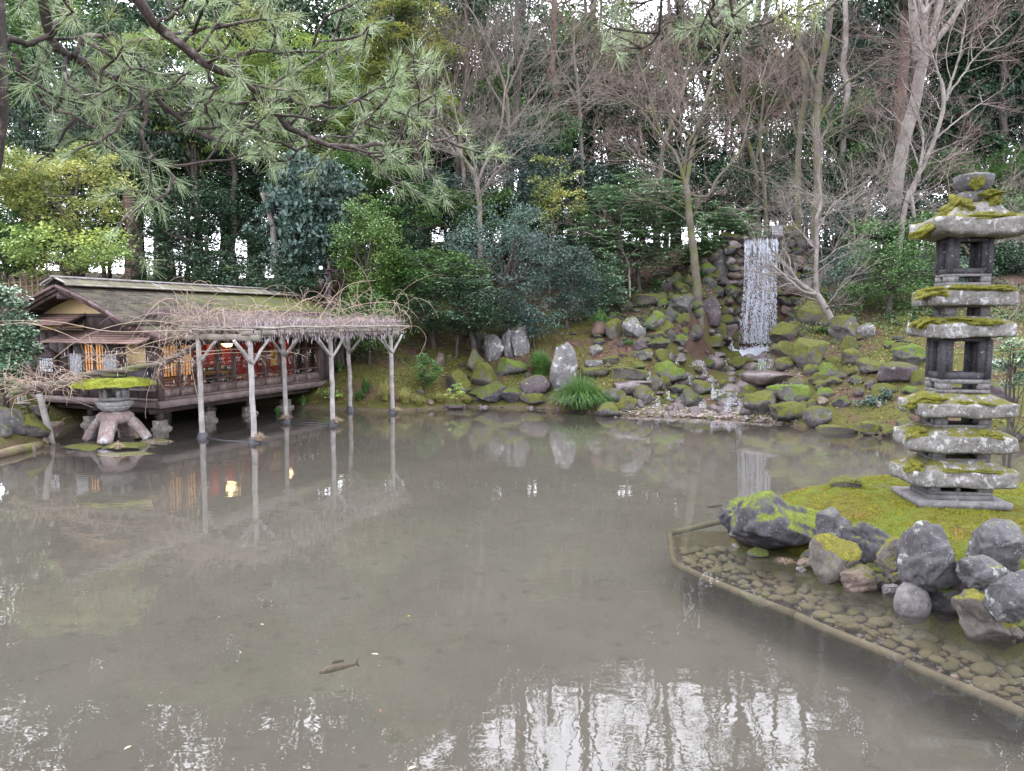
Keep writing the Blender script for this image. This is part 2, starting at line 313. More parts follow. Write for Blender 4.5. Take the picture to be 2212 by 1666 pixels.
def rock(label, px, y0, y1, w, mat='grey', name='boulder', cat='boulder', shape=None, seed=None, group=None, n=3, depth=.8, blocky=0., facets=9, rough=.105, tilt=(0, 0), base=None, lift=0., cut=(.48, .88)):
    """y0 top row, y1 foot row in the photograph; stands where the foot row meets the ground"""
    p = hit(px, y1) if base is None else np.array(base, float); Y = p[1]
    wd = w*Y/FPX*(1.02 if base is None else 1.); hh = (y1-y0)*Y/FPX*(1.0 if base is None else 1.)
    seed = seed if seed is not None else int(abs(px*13+y0*7+w))
    V, F = rock_verts(seed, n, facets, rough, blocky=blocky, cut=cut)
    if shape == 'pointed': V[:, :2] *= (1-.42*np.clip(V[:, 2:3], -.2, 1))
    if shape == 'slab': V[:, 2] = np.sign(V[:, 2])*np.abs(V[:, 2])**.6*.9
    ext = V.max(0)-V.min(0); V = (V-(V.max(0)+V.min(0))/2)/ext*2
    emb = .14 if hh > .1 else .3
    sc = np.array([wd/2, wd/2*depth, hh*(1+emb)/2]); V = V*sc
    if tilt != (0, 0):
        V[:, 0] += V[:, 2]*tilt[0]; V[:, 2] += V[:, 0]*tilt[1]
    me = mkmesh(name, V, F.ravel(), np.full(len(F), 3), RK[mat], True)
    o = link(name, me, None, None, (p[0], p[1]+wd/2*depth*.55, p[2]+hh/2-hh*emb/2+lift)); return tag(o, label, cat, group)
ROCKS = [
 ('narrow leaning mossy rock at the left end of the standing rock group', 1033,684,752,34,'half',dict(shape='pointed',facets=12)),
 ('upright rock with a moss cap just below the leaning mossy rock', 1028,752,806,36,'half',dict(facets=12,blocky=.5)),
 ('small round moss cushion rock between the two narrow upright rocks', 1052,742,764,26,'bright',dict()),
 ('grey cracked angular rock with a green moss cap, left of the pale standing slabs', 1068,720,780,46,'pale',dict(blocky=.6,facets=14,cut=(.5,.8))),
 ('slim pale standing slab with an ochre stain in the standing rock group', 1099,710,776,30,'pale',dict(blocky=.7,facets=12,cut=(.5,.8))),
 ('tallest pale grey standing rock, right end of the standing rock group', 1124,697,771,42,'pale',dict(blocky=.5,facets=14,cut=(.5,.8))),
 ('flat rock under a thick bright green moss cushion, below the standing rocks', 1107,774,812,72,'bright',dict(blocky=.6)),
 ('moss covered boulder on the lower left of the standing rock group', 1046,782,838,60,'moss',dict()),
 ('low mound of dark green moss left of the shore boulders', 990,802,858,54,'moss',dict(rough=.09)),
 ('broad dark speckled boulder at the water edge under the mossy boulders', 1054,826,872,96,'dark',dict()),
 ('dark purple angular rock left of the tall pointed stone', 1156,812,862,66,'purple',dict(facets=14,blocky=.3)),
 ('small mottled rock between the purple rock and the broad dark boulder', 1112,838,870,62,'dark',dict()),
 ('tall pointed standing stone with white lichen behind the large grass clump', 1218,740,846,60,'pale',dict(shape='pointed',facets=12,mat_='x')),
 ('flat brown rock lying in the water edge, left of the shore', 984,871,885,46,'purple',dict(shape='slab')),
 ('pale round boulder on the gravel at the right of the grass clump', 1317,871,900,56,'half',dict(mat_='x')),
 ('low mossy boulder behind the pale round shore boulder', 1353,856,884,54,'moss',dict()),
 ('low yellow mossy bank stone left of the large grass clump', 1155,851,876,66,'moss',dict(shape='slab')),
 ('small reddish stone on the slope left of the standing rock group', 950,769,792,22,'brown',dict(blocky=.5)),
 ('pair of pale broken stone lying on the grassy slope above the grass clump', 1288,744,766,28,'pale',dict(blocky=.5)),
 ('pale flat block stone lying behind the grass clump', 1284,779,793,42,'pale',dict(blocky=1.,facets=3,shape='slab')),
 ('long low mossy ledge stone left of the round mossy boulder in the stream', 1362,794,820,84,'moss',dict(shape='slab',blocky=.6)),
 ('mossy ledge stone directly right of the pale flat block', 1288,795,818,60,'moss',dict(shape='slab',blocky=.6)),
 ('brown wet rock shelf between the grass clump and the stream', 1370,822,858,96,'wet',dict(shape='slab',blocky=.5)),
 ('speckled low rock face behind the low mossy shore boulder', 1330,838,870,50,'grey',dict()),
 ('lichen rock with a large cream patch left of the waterfall stones', 1370,684,732,48,'pale',dict(blocky=.3)),
 ('moss spotted rock right of the cream patched rock', 1414,672,718,46,'bright',dict(ndir_=0)),
 ('dark brown rock between the moss spotted rock and the mossy tree trunk', 1451,665,704,28,'dark',dict()),
 ('flat mossy boulder halfway up the slope left of the bare mossy tree', 1405,634,664,78,'moss',dict(shape='slab')),
 ('dark mossy rock beside the stump with hanging grass', 1327,688,734,40,'moss',dict()),
 ('dark angular boulder with a moss top above the stream, left side', 1418,728,760,66,'dark',dict(facets=14)),
 ('moss rock touching the right end of the dark angular boulder', 1466,723,752,52,'bright',dict()),
 ('small pale rock with moss on the slope above the round mossy boulder', 1390,754,780,44,'half',dict()),
 ('round boulder with a bright green moss face left of the stream', 1448,781,831,82,'bright',dict(facets=5)),
 ('tall upright lichen slab standing left of the waterfall', 1557,540,627,36,'grey',dict(shape='pointed',blocky=.6,facets=10)),
 ('tall purplish split rock right of the bare mossy tree foot', 1538,643,712,48,'purple',dict(blocky=.5,facets=14)),
 ('large smooth grey boulder left of the bare mossy tree foot', 1476,636,688,54,'grey',dict()),
 ('small pale mossy stone below the bare mossy tree foot', 1497,711,735,26,'half',dict()),
 ('moss capped flat rock beside the foot of the waterfall, left', 1541,726,750,54,'moss',dict(shape='slab')),
 ('dark dripping rock directly left of the falling water', 1572,700,748,50,'wet',dict()),
 ('mossy rock at the foot of the waterfall, right side', 1696,737,772,54,'moss',dict()),
 ('rounded grey green rock high on the right of the falling water', 1706,650,680,46,'moss',dict()),
 ('ochre and moss covered rock right of the foot of the falls', 1700,696,742,66,'moss',dict()),
 ('big mossy rock uphill from the leaning bare tree', 1758,650,704,64,'moss',dict()),
 ('large boulder with a thick moss ridge left of the leaning bare tree', 1757,732,800,80,'moss',dict(facets=6)),
 ('low mossy boulder left of the moss ridge boulder', 1697,772,802,50,'moss',dict()),
 ('small dark boulder with moss in front of the moss ridge boulder', 1757,788,812,38,'moss',dict()),
 ('mossy stone at the foot of the leaning bare tree', 1792,784,812,40,'bright',dict()),
 ('large dark boulder with a sloping moss top uphill right of the leaning tree', 1828,680,738,62,'half',dict()),
 ('pale boulder with two white lichen spots', 1872,698,732,40,'pale',dict()),
 ('round boulder with an even dark green moss top on the right slope', 1847,754,788,46,'moss',dict(facets=4)),
 ('split boulder with a pale right face on the right slope', 1884,775,810,54,'half',dict(blocky=.3)),
 ('largest flat wet brown slab in the middle of the stream', 1673,803,834,128,'wet',dict(shape='slab',facets=5)),
 ('dark mossy rock in the middle of the cascade', 1603,772,800,58,'moss',dict()),
 ('cube shaped mossy stone in the lower cascade', 1519,822,853,42,'half',dict(blocky=.6)),
 ('small mossy block right of the cube shaped mossy stone', 1568,820,846,26,'moss',dict(blocky=.5)),
 ('grey pyramid shaped rock in the lower cascade', 1494,840,880,46,'grey',dict(shape='pointed')),
 ('dark smooth rock left of the pyramid shaped rock', 1470,831,858,52,'dark',dict()),
 ('grey rock with a round cream lichen spot at the left of the lower cascade', 1391,834,874,46,'half',dict()),
 ('pale rock with yellow moss on its right side at the stream mouth', 1646,846,900,82,'half',dict(facets=12)),
 ('moss covered rock behind the pale stream mouth rock', 1625,831,865,54,'moss',dict()),
 ('long block with a flat bright moss top on the right of the stream', 1709,832,868,94,'bright',dict(shape='slab',blocky=.7)),
 ('large oval boulder at the waterline right of the stream mouth', 1714,869,909,92,'moss',dict(facets=4,ndir_=0)),
 ('round dark grey boulder at the waterline left of the stone steps', 1767,881,925,58,'grey',dict(facets=3)),
 ('brown mossy boulder at the waterline right of the stone steps', 1877,910,942,50,'moss',dict()),
 ('bright mossy stone in the leaf litter above the stone steps', 1786,838,860,38,'bright',dict()),
 ('small tan stone above the round dark grey boulder', 1782,858,878,30,'brown',dict()),
 ('low dark rock with a moss cap on the right bank slope', 1805,814,834,40,'half',dict()),
 ('small grey rock on the open right bank slope', 1850,812,832,30,'grey',dict()),
 ('large rock with a moss top just left of the pagoda', 1972,744,792,72,'bright',dict(facets=6)),
 ('purplish sloping rock under the moss topped rock by the pagoda', 1945,784,830,84,'purple',dict(shape='slab')),
 ('mossy rock at the waterline left of the pagoda roofs', 1926,918,944,44,'moss',dict()),
 ('mottled rock between the waterline and the dark little shrub', 1958,905,942,40,'half',dict()),
 ('small white stone in the leaf litter left of the pagoda', 1899,868,884,12,'pale',dict()),
 ('reddish rock on the bank right of the pagoda', 2172,828,880,64,'purple',dict()),
 ('dark rock at the water edge right of the pagoda', 2190,920,960,60,'dark',dict()),
 ('grey lichen rock on the left bank under the glossy bush', 24,878,938,50,'grey',dict()),
 ('dark mossy boulder on the left bank behind the leaning pole', 64,898,950,66,'moss',dict()),
 ('squat grey stone behind the cut bamboo post', 84,876,906,34,'grey',dict()),
 ('brown boulder right of the leaning pole foot', 107,910,944,42,'brown',dict()),
 ('small grey stone at the left edge of the bank', 8,920,950,30,'grey',dict()),
 ('dark rock beside the small upper fall, left', 1650,486,520,40,'moss',dict(base_=(10.35,31.6,6.0))),
 ('mossy rock beside the small upper fall, right', 1712,478,518,44,'moss',dict(base_=(12.2,31.8,6.0))),
 ('mossy rock on the rim of the waterfall, left', 1606,508,532,46,'moss',dict(base_=(9.2,30.9,5.9))),
]
for lab, px, y0, y1, w, mat, kw in ROCKS:
    kw = {k: v for k, v in kw.items() if k not in ('mat_', 'ndir_')}
    if 'base_' in kw: kw['base'] = kw.pop('base_')
    rock(lab, px, y0, y1, w, mat, **kw)
# smaller stones nobody could tell apart: copies that share four shapes
g = np.random.default_rng(77)
SM = []
for i in range(5):
    V, F = rock_verts(900+i, 2, 8, .07); SM.append((V, F))
def stone_me(i, mat, name):
    V, F = SM[i]; return mkmesh(name, V, F.ravel(), np.full(len(F), 3), RK[mat], True)
WET = [stone_me(i, 'wet', 'stream_stone') for i in range(5)]; DRY = [stone_me(i, m_, 'slope_stone') for i, m_ in enumerate(['grey', 'half', 'moss', 'brown', 'dark'])]
e = (FALL-SH0); nrm = np.array([-e[1], e[0]])/np.linalg.norm(e)
for i in range(120):
    t = g.uniform(-.03, .97); P = SH0+e*t+nrm*g.uniform(-1, 1)*(2.0-1.0*t); r = g.uniform(.09, .30)*(1 if i % 3 else 1.5)
    o = link('stream_stone', WET[i % 5], None, None, (P[0], P[1], hz1(*P)+r*.12), (0, 0, g.uniform(0, 6)), (r, r*g.uniform(.6, 1), r*g.uniform(.4, .7)))
    tag(o, 'dark wet stone lying in the stream bed below the waterfall', 'stone', 'wet stones in the stream bed')
BIG = []
for i, m_ in enumerate(['moss', 'half', 'dark', 'moss', 'purple', 'bright', 'grey', 'moss']):
    V, F = rock_verts(940+i, 3, 9, .09); BIG.append(mkmesh('filler_boulder', V, F.ravel(), np.full(len(F), 3), RK[m_], True))
placed = [(o.location.x, o.location.y) for o in COL.objects if o.name.startswith('boulder')]; k = 0
for i in range(900):
    if k > 135: break
    px = g.uniform(1340, 1860) if i % 3 else g.uniform(1240, 2000); py = g.uniform(622, 880); p = hit(px, py); r = g.uniform(.12, .36)
    if p[2] < .15 or min(np.hypot(p[0]-a, p[1]-b) for a, b in placed) < r*.9+.16: continue
    if abs((p[:2]-SH0)@nrm) < 1.0-.2 and p[1] < 29.5 and r > .3: r *= .5
    placed.append((p[0], p[1])); k += 1
    o = link('boulder', BIG[k % 8], None, None, p+np.array([0, 0, r*.12]), (0, 0, g.uniform(0, 6)), (r*g.uniform(.9, 1.3), r*g.uniform(.7, 1), r*g.uniform(.5, .95)))
    tag(o, 'medium mossy boulder packed among the rocks beside the stream', 'boulder', 'mossy boulders packed along the stream banks')
for i in range(400):                                           # stones holding the earth face left of the falls
    if i > 60: break
    px = g.uniform(1425, 1590); py = g.uniform(560, 745); p = hit(px, py); r = g.uniform(.14, .42)
    o = link('boulder', BIG[(i*3) % 8], None, None, p+np.array([0, -.05, r*.1]), (g.normal()*.2, g.normal()*.2, g.uniform(0, 6)), (r*g.uniform(.9, 1.3), r*g.uniform(.7, 1), r*g.uniform(.6, 1.)))
    tag(o, 'mossy stone in the steep rocky face between the bare mossy tree and the falls', 'boulder', 'stones in the rocky face left of the falls')
for i in range(70):
    px = g.uniform(900, 2000); py = g.uniform(700, 880); p = hit(px, py)
    if p[2] < .12 or abs((p[:2]-SH0)@nrm) < 1.8 and p[1] < 30 and p[0] > 4: continue
    r = g.uniform(.10, .26)
    o = link('slope_stone', DRY[i % 5], None, None, p+np.array([0, 0, r*.15]), (0, 0, g.uniform(0, 6)), (r, r*g.uniform(.6, 1), r*g.uniform(.4, .8)))
    tag(o, 'small weathered stone half sunk in the leaf litter of the bank', 'stone', 'small stones scattered on the bank')
for i in range(90):                                            # row of stones along the waterline
    t = g.uniform(0, 1); px = 900+t*1100+0*i; ysh = np.interp(px, [p[0] for p in PX_SHORE[::-1]], [p[1] for p in PX_SHORE[::-1]]); p = gnd(px, ysh-g.uniform(-2, 6)); r = g.uniform(.05, .14)
    o = link('waterline_stone', WET[i % 5] if i % 2 else DRY[i % 5], None, None, (p[0], p[1], .01), (0, 0, g.uniform(0, 6)), (r, r*g.uniform(.6, 1), r*.6))
    tag(o, 'small stone lying at the waterline of the far bank', 'stone', 'small stones along the far waterline')
# stone steps at the water
t_ = thing('stone_steps', 'three flat mossy stone steps leading into the pond on the right bank', 'steps', gnd(1825, 936))
org = np.array(t_.location)
for k, (a0, a1, b0, b1) in enumerate([(1782, 1864, 936, 926), (1790, 1856, 926, 915), (1800, 1868, 914, 902)]):
    A = gnd(a0, b0, 0); B = gnd(a1, b0+3, 0); mb = MB(); mid = (A+B)/2+np.array([0, .35+.36*k, 0]); Lx = (B-A)[0]
    V, F = rock_verts(300+k, 4, 4, .02, blocky=1.); ext = V.max(0)-V.min(0); V = V/ext*np.array([Lx*1.05, .62, .26]); V += mid+np.array([0, 0, .02+.13*k])
    mb.add(V, F); mb.build('step', RK['moss'], t_, org, True)
# three dark stepping stones by the pagoda
for (px, py, w) in [(1942, 732, 26), (1960, 741, 36), (1946, 750, 34)]:
    rock('dark flat stepping stone on the slope left of the pagoda', px, py-7, py+2, w, 'dark', 'stepping_stone', 'stepping stone', 'slab', group='dark stepping stones on the right slope')
# rock stump with hanging grass comes with the plants; waterfall wall stones
t_ = thing('rock_wall', 'stacked dark stone wall behind and beside the waterfall', 'rock wall', (10.15, 30.3, 1.5)); org = np.array(t_.location)
g = np.random.default_rng(41); k = 0
for zz in np.cumsum(np.r_[1.3, np.random.default_rng(6).uniform(.26, .44, 13)]):
    x = 8.6+g.uniform(0, .3)
    while x < 12.1:
        wd = g.uniform(.28, .62); inner = abs(x+wd/2-10.15) < .8
        V, F = rock_verts(1000+k, 2, 9, .05, blocky=.7); V = V*np.array([wd*.56, .26 if not inner else .18, .20]); V = V@np.array(mathutils.Euler((g.normal()*.12, g.normal()*.16, g.normal()*.15)).to_matrix()).T; V += np.array([x+wd/2, 30.36+(.1 if inner else -.12*abs(x-10.15))+g.uniform(-.05, .05), zz])
        mb = MB(); mb.add(V, F); mb.build('stone', RK[('rust' if g.random() < .3 else 'wet') if inner else g.choice(['grey', 'dark', 'brown', 'dark', 'moss', 'wet'])], t_, org, True); k += 1; x += wd
lip = MB(); V, F = rock_verts(55, 3, 3, .03, blocky=1.); V = V/(V.max(0)-V.min(0))*np.array([1.9, .9, .16])+np.array([10.25, 30.35, 5.98]); lip.add(V, F); lip.build('rim_slab', RK['wet'], t_, org, True)
# gravel spit: one heap nobody could count
g = np.random.default_rng(12); mb = MB(); V0, F0 = ICO[0]; n = 0
Pts = []
while n < 3800:
    px = g.uniform(1230, 1730); py = g.uniform(884, 918)
    if py > np.interp(px, [1230, 1350, 1500, 1730], [888, 903, 912, 918]): continue
    p = gnd(px, py); Pts.append(p); n += 1
Pts = np.array(Pts); hh = np.maximum(hz(Pts[:, 0], Pts[:, 1]), -.035); r = g.uniform(.018, .05, len(Pts))*np.where(g.random(len(Pts)) < .07, 1.8, 1)
sc = np.stack([r, r*g.uniform(.6, 1, len(r)), r*.55], 1); V = V0[None]*sc[:, None]*(1+.25*g.normal(size=(len(r), 12, 1))*.6); V += np.stack([Pts[:, 0], Pts[:, 1], hh], 1)[:, None]
mb.add(V.reshape(-1, 3), (F0[None]+12*np.arange(len(r))[:, None, None]).reshape(-1, 3))
gm = M('gravel'); rnd = gm.geo.outputs['Random Per Island']; rr = _n(gm.t, 'ShaderNodeValToRGB'); gm.L(rnd, rr.inputs[0]); cr = rr.color_ramp; cr.interpolation = 'CONSTANT'
cr.elements[0].color = C4((.10, .075, .065)); cr.elements[1].position = .35; cr.elements[1].color = C4((.17, .13, .11))
for p_, c_ in ((.6, (.09, .085, .09)), (.75, (.28, .20, .15)), (.92, (.36, .34, .31))): el = cr.elements.new(p_); el.color = C4(c_)
gm.col(gm.mix(.38, rr.outputs[0], (.03, .024, .02))); gm.rough(.45, .5)
tag(mb.build('gravel', gm.m, None, None, True), 'brown gravel spit where the stream enters the pond', None, None, 'stuff')
# ------------------------------------------------------------------ mossy island on the right
IPX = [(1600,1105),(1578,1150),(1640,1188),(1760,1232),(1860,1262),(1930,1285),(1990,1315),(2100,1362),(2212,1392)]
IP = np.array([tuple(gnd(*p)[:2]) for p in IPX]+[(5.6, 5.2), (9.5, 5.4), (11, 8), (10.5, 11.2), (7.0, 11.0)]+[tuple(gnd(1900, 1052)[:2]), tuple(gnd(1812, 1058)[:2]), tuple(gnd(1720, 1078)[:2])])
in_ = mknoise(9, 18, .8, 7, 1.0)
def iz(X, Y, s=None):
    P = np.stack([np.atleast_1d(X), np.atleast_1d(Y)], 1).astype(float); s = -sdf(P, IP) if s is None else s; s = s-.17; so = np.maximum(s-.12, 0)
    return np.where(s < .12, -.25+(s+.2)*.75, .47*(1-np.exp(-so/.22))+.035*in_(np.c_[P, 0*P[:, :1]])*np.clip(so*3, 0, 1))
gx = np.linspace(2.0, 11.5, 290); gy = np.linspace(4.9, 11.6, 220); GX, GY = np.meshgrid(gx, gy); P = np.stack([GX.ravel(), GY.ravel()], 1); s_ = -sdf(P, IP); Z = iz(P[:, 0], P[:, 1], s_)
Z += np.where(s_ > 0, .012*mknoise(3, 24, 14, 50, .3)(np.c_[P, 0*Z]), 0)
a = np.arange(GX.size).reshape(GX.shape); q = np.stack([a[:-1, :-1], a[:-1, 1:], a[1:, 1:], a[1:, :-1]], -1).reshape(-1, 4); keep = (s_[q] > -.35).any(1); q = q[keep]
used = np.unique(q); mp = np.full(GX.size, -1); mp[used] = np.arange(len(used)); V = np.c_[P, Z][used]
mm = M('island_moss'); n1 = mm.noise(1.4, 5, .7, world=True); n2 = mm.noise(9, 6, .75, world=True); n3 = mm.noise(70, 4, .8, world=True)
c = mm.mix(mm.ramp(n2, .35, .68), (.075, .07, .014), (.20, .19, .025)); c = mm.mix(mm.ramp(n1, .45, .62), c, (.13, .17, .022)); c = mm.mix(mm.ramp(n2, .62, .72), c, (.15, .08, .035)); c = mm.mix(mm.ramp(n3, .35, .6), (.035, .035, .01), c)
mm.col(c); mm.rough(.95, .1); mm.bump(mm.math('ADD', n3, mm.math('MULTIPLY', n2, .6)), 1., .03)
isl = link('island_ground', mkmesh('island_ground', V, mp[q].ravel(), np.full(len(q), 4), mm.m, True)); tag(isl, kind='structure')
# moss sprigs on the island
g = np.random.default_rng(31); N = 110000; X = g.uniform(2.2, 8.2, N); Y = g.uniform(5.2, 11.2, N); s_ = -sdf(np.stack([X, Y], 1), IP); k = (s_ > .31)&(g.random(N) < np.clip(1.6-(Y-5)/7, .3, 1)); X = X[k]; Y = Y[k]; Z = iz(X, Y, s_[k]); N = len(X)
Lh = g.uniform(.008, .02, N); ang = g.uniform(0, 6.28, N); wd = .0045; dx = np.cos(ang)*wd; dy = np.sin(ang)*wd; lean = g.normal(size=(N, 2))*.015
V = np.stack([np.stack([X-dx, Y-dy, Z-.005], 1), np.stack([X+dx, Y+dy, Z-.005], 1), np.stack([X+lean[:, 0], Y+lean[:, 1], Z+Lh], 1)], 1).reshape(-1, 3)
sprig = leaf_mat('moss_sprigs', (.09, .10, .012), (.27, .25, .03), (.22, .13, .05), .2, .8, .56, 1.6, .1)
mb = MB(); mb.add(V, np.arange(3*N).reshape(-1, 3)); tag(mb.build('moss_carpet', sprig), 'yellow green moss sprigs growing over the island', None, None, 'stuff')
# ------------------------------------------------------------------ island rim rocks  (z7 crop coordinates -> photograph)
def z7(x, y): return 1409.6+.3627*x, 1003+.3627*y
def irock(label, cx, cy, w, h, mat, z0=-.1, Yoff=0., name='boulder', n=4, **kw):
    px, pyb = z7(cx, cy+h/2); _, pyt = z7(cx, cy-h/2); b = gnd(px, pyb, max(z0, -.02))
    for _ in range(6): z0 = max(z0, float(iz(b[0], b[1]+.05)[0])-.07) if -sdf(b[None, :2], IP)[0] > 0 else z0; b = gnd(px, pyb, max(z0, -.02))
    b[1] += Yoff*.4; b[2] = z0
    pyt -= (pyb-pyt)*.15; w *= 1.2
    return rock(label, px, pyt, pyb, w*.3627, mat, name, 'boulder', base=b, n=n, **kw)
RK['slate'] = rock_mat('slate_rock', (.024, .022, .025), (.065, .06, .066), lich=.62, lichen=(.2, .21, .2), moss=(.15, .19, .016), mossc2=(.07, .09, .01), mosslvl=.66, rough=.65)
RK['mix'] = rock_mat('lichen_rock', (.045, .043, .045), (.105, .10, .104), lich=.59, lichen=(.26, .28, .26), moss=(.14, .14, .018), mosslvl=.80)
RK['mossy2'] = rock_mat('yellow_moss_rock', (.08, .07, .06), (.14, .125, .11), lichen=(.2, .2, .17), lich=.66, moss=(.20, .18, .02), mossc2=(.09, .085, .012), mosslvl=.55)
RK['smooth'] = rock_mat('smooth_stone', (.11, .105, .10), (.16, .15, .15), lich=.8, mosslvl=1.1, moss=(.1, .12, .02))
irock('huge dark ridged rock with a bright moss back at the island tip', 810, 385, 520, 330, 'slate', 0, .15, tilt=(-.25, .12), facets=10, depth=.75, cut=(.45, .85), n=5)
irock('purplish rock leaning on the left of the huge ridged rock', 560, 345, 230, 190, 'slate', 0, .25, facets=7)
irock('round speckled rock on the moss right of the huge ridged rock', 1112, 400, 180, 190, 'mix', .12, .1)
irock('yellow mossy boulder at the waterline between the ridged and the dark rock', 1102, 590, 250, 240, 'mossy2', 0, 0, facets=6)
irock('dark boulder leaning into the moss in the middle of the island rim', 1325, 525, 280, 270, 'slate', .02, .1, tilt=(-.3, 0), facets=8)
irock('low smooth brown stone in front of the dark leaning boulder', 1250, 695, 205, 140, 'brown', -.03, 0, facets=3)
irock('tall lichen blotched boulder rising above the island moss', 1700, 560, 290, 350, 'mix', .0, .05, tilt=(.12, 0), facets=8)
irock('smooth grey egg shaped stone standing in the water', 1565, 815, 185, 200, 'smooth', -.06, 0, facets=0, rough=.05)
irock('reddish purple boulder with small moss spots near the right edge', 1885, 722, 290, 210, 'purple', .10, 0, facets=5)
irock('dark mossy rock under the reddish purple boulder', 1800, 800, 300, 220, 'dark', -.05, .1, facets=9)
irock('large boulder with a hanging moss side at the lower right waterline', 2050, 935, 330, 280, 'mossy2', -.05, 0, tilt=(-.3, -.15), facets=6)
irock('big pale lichen boulder at the right edge of the picture on the moss', 2130, 530, 300, 280, 'mix', .05, .1, facets=8)
irock('grey boulder at the right edge below the big pale lichen boulder', 2165, 800, 220, 270, 'mix', -.02, 0, facets=7)
irock('small mossy rock left of the tall lichen blotched boulder', 1510, 690, 200, 120, 'mossy2', -.02, .1)
irock('flat tilted stone chip lying before the small mossy rock', 1432, 755, 90, 60, 'smooth', -.03, 0, n=4)
irock('dark stone wedged behind the small mossy rock', 1395, 670, 200, 110, 'dark', -.02, .15)
irock('mossy rock on the far rim of the island', 1185, 140, 180, 75, 'moss', .15, .3, n=4)
irock('low pale stone on the far rim of the island left of the pagoda', 1400, 165, 120, 40, 'half', .3, .3, n=4)
irock('moss covered lump between the dark leaning and the tall blotched boulder', 1480, 560, 170, 170, 'mossy2', .02, .2, n=4)
irock('small pink pebble in the shallows by the ridged rock', 500, 487, 40, 26, 'pale', -.01, 0, n=3)
irock('pale oval pebble in the shallows before the ridged rock', 890, 627, 62, 34, 'pale', -.01, 0, n=3)
for i_, (x_, y_, w_, h_, m_) in enumerate([(1190,650,120,110,'dark'),(1420,640,150,120,'mossy2'),(1620,730,150,110,'dark'),(1235,600,90,90,'brown'),(1700,760,130,90,'mossy2'),(1960,830,130,90,'dark'),(980,560,110,80,'dark'),(1990,640,170,130,'mix'),(1350,700,90,70,'purple'),(2130,960,200,140,'dark'),(1560,560,120,120,'dark')]):
    irock(['dark stone filling the gap below the yellow mossy boulder','mossy stone wedged under the dark leaning boulder','dark stone between the tall blotched boulder and the egg shaped stone','brown stone between the mossy and the dark leaning boulder','mossy stone under the tall blotched boulder','dark stone below the reddish purple boulder','dark stone at the heel of the huge ridged rock','lichen stone between the purple and the big pale boulder','small purple stone behind the low brown stone','dark stone at the lower right corner of the island','dark stone left of the tall blotched boulder'][i_], x_, y_+12, w_*1.3, h_*1.2, m_, -.02, .0, n=4)
irock('thin stone behind the pale oval pebble', 930, 600, 95, 50, 'brown', 0, .05, n=3)
irock('small dark rock in the shallows under the ridged rock', 640, 540, 110, 50, 'dark', -.02, 0, n=3)
# ------------------------------------------------------------------ submerged cobbles with log edging
LZ = -.24
EDGE = [(1592, 1119), (1444, 1153), (1459, 1222), (1720, 1330), (1960, 1432), (2230, 1552)]
EP = np.array([gnd(x, y, LZ) for x, y in EDGE])
bed = thing('cobble_bed', 'submerged shelf of brown cobbles laid around the foot of the island', 'cobble bed', (EP[2][0], EP[2][1], -.4)); borg = np.array(bed.location)
shelf = np.concatenate([EP[:, :2], [(6.0, 4.6), (9, 5.0), (9, 9.6), (4.5, 9.6)]])
# bed sheet under the cobbles
gx = np.linspace(1.4, 6.6, 120); gy = np.linspace(4.4, 10, 120); GX, GY = np.meshgrid(gx, gy); P = np.stack([GX.ravel(), GY.ravel()], 1); sd_ = -sdf(P, shelf); Z = np.where(sd_ > 0, -.27, -.27-.9*np.minimum(-sd_, .5))
a = np.arange(GX.size).reshape(GX.shape); q = np.stack([a[:-1, :-1], a[:-1, 1:], a[1:, 1:], a[1:, :-1]], -1).reshape(-1, 4); q = q[(sd_[q] > .03).all(1)]
link('bed', mkmesh('bed', np.c_[P, Z]-borg, q.ravel(), np.full(len(q), 4), plain('silt', (.055, .045, .027), .9, .1, .35, 8), True), None, bed)
cm = M('cobbles'); oi = _n(cm.t, 'ShaderNodeObjectInfo'); n2 = cm.noise(7, 5, .65)
cm.col(cm.mix(cm.ramp(n2, .35, .7), cm.mix(oi.outputs['Random'], (.065, .052, .03), (.14, .115, .07)), (.075, .07, .03))); cm.rough(.8, .2); cm.bump(n2, .4, .02)
CB = []
for i in range(8):
    V, F = rock_verts(400+i, 2, 5, .04, cut=(.7, .95)); CB.append(mkmesh('cobble', V, F.ravel(), np.full(len(F), 3), cm.m, True))
g = np.random.default_rng(8); pts = []; rs = []
CA = np.stack([g.uniform(1.9, 5.6, 30000), g.uniform(4.8, 9.0, 30000)], 1); rc = g.uniform(.055, .12, 30000); rc[12000:] *= .7
ok = (-sdf(CA, shelf) > rc+.07) & (-sdf(CA, IP) < .05); CA = CA[ok]; rc = rc[ok]
for p, r in zip(CA, rc):
    if len(pts) >= 296: break
    if pts and (np.hypot(*(np.array(pts)-p).T) < (np.array(rs)+r)*.86).any(): continue
    pts.append(p); rs.append(r)
for i, (p, r) in enumerate(zip(pts, rs)):
    link('cobble', CB[i % 8], None, bed, (p[0]-borg[0], p[1]-borg[1], -.215-borg[2]+g.uniform(-.015, .02)), (g.normal()*.12, g.normal()*.12, g.uniform(0, 6)), (r*1.08, r*g.uniform(.7, 1.), r*g.uniform(.38, .5)))
g = np.random.default_rng(9); C = np.stack([g.uniform(1.9, 5.8, 5000), g.uniform(4.7, 9.2, 5000)], 1); C = C[(-sdf(C, shelf) > .1) & (-sdf(C, IP) < .05)]; r = g.uniform(.018, .05, len(C)); V0, F0 = ICO[0]; sc = np.stack([r, r*g.uniform(.6, 1, len(r)), r*.5], 1); V = V0[None]*sc[:, None]; V += np.c_[C, np.full(len(C), -.25)][:, None]-borg
mb = MB(); mb.add(V.reshape(-1, 3), (F0[None]+12*np.arange(len(r))[:, None, None]).reshape(-1, 3)); o = mb.build('pebbles', gm.m, bed, None, True); o['kind'] = 'stuff'
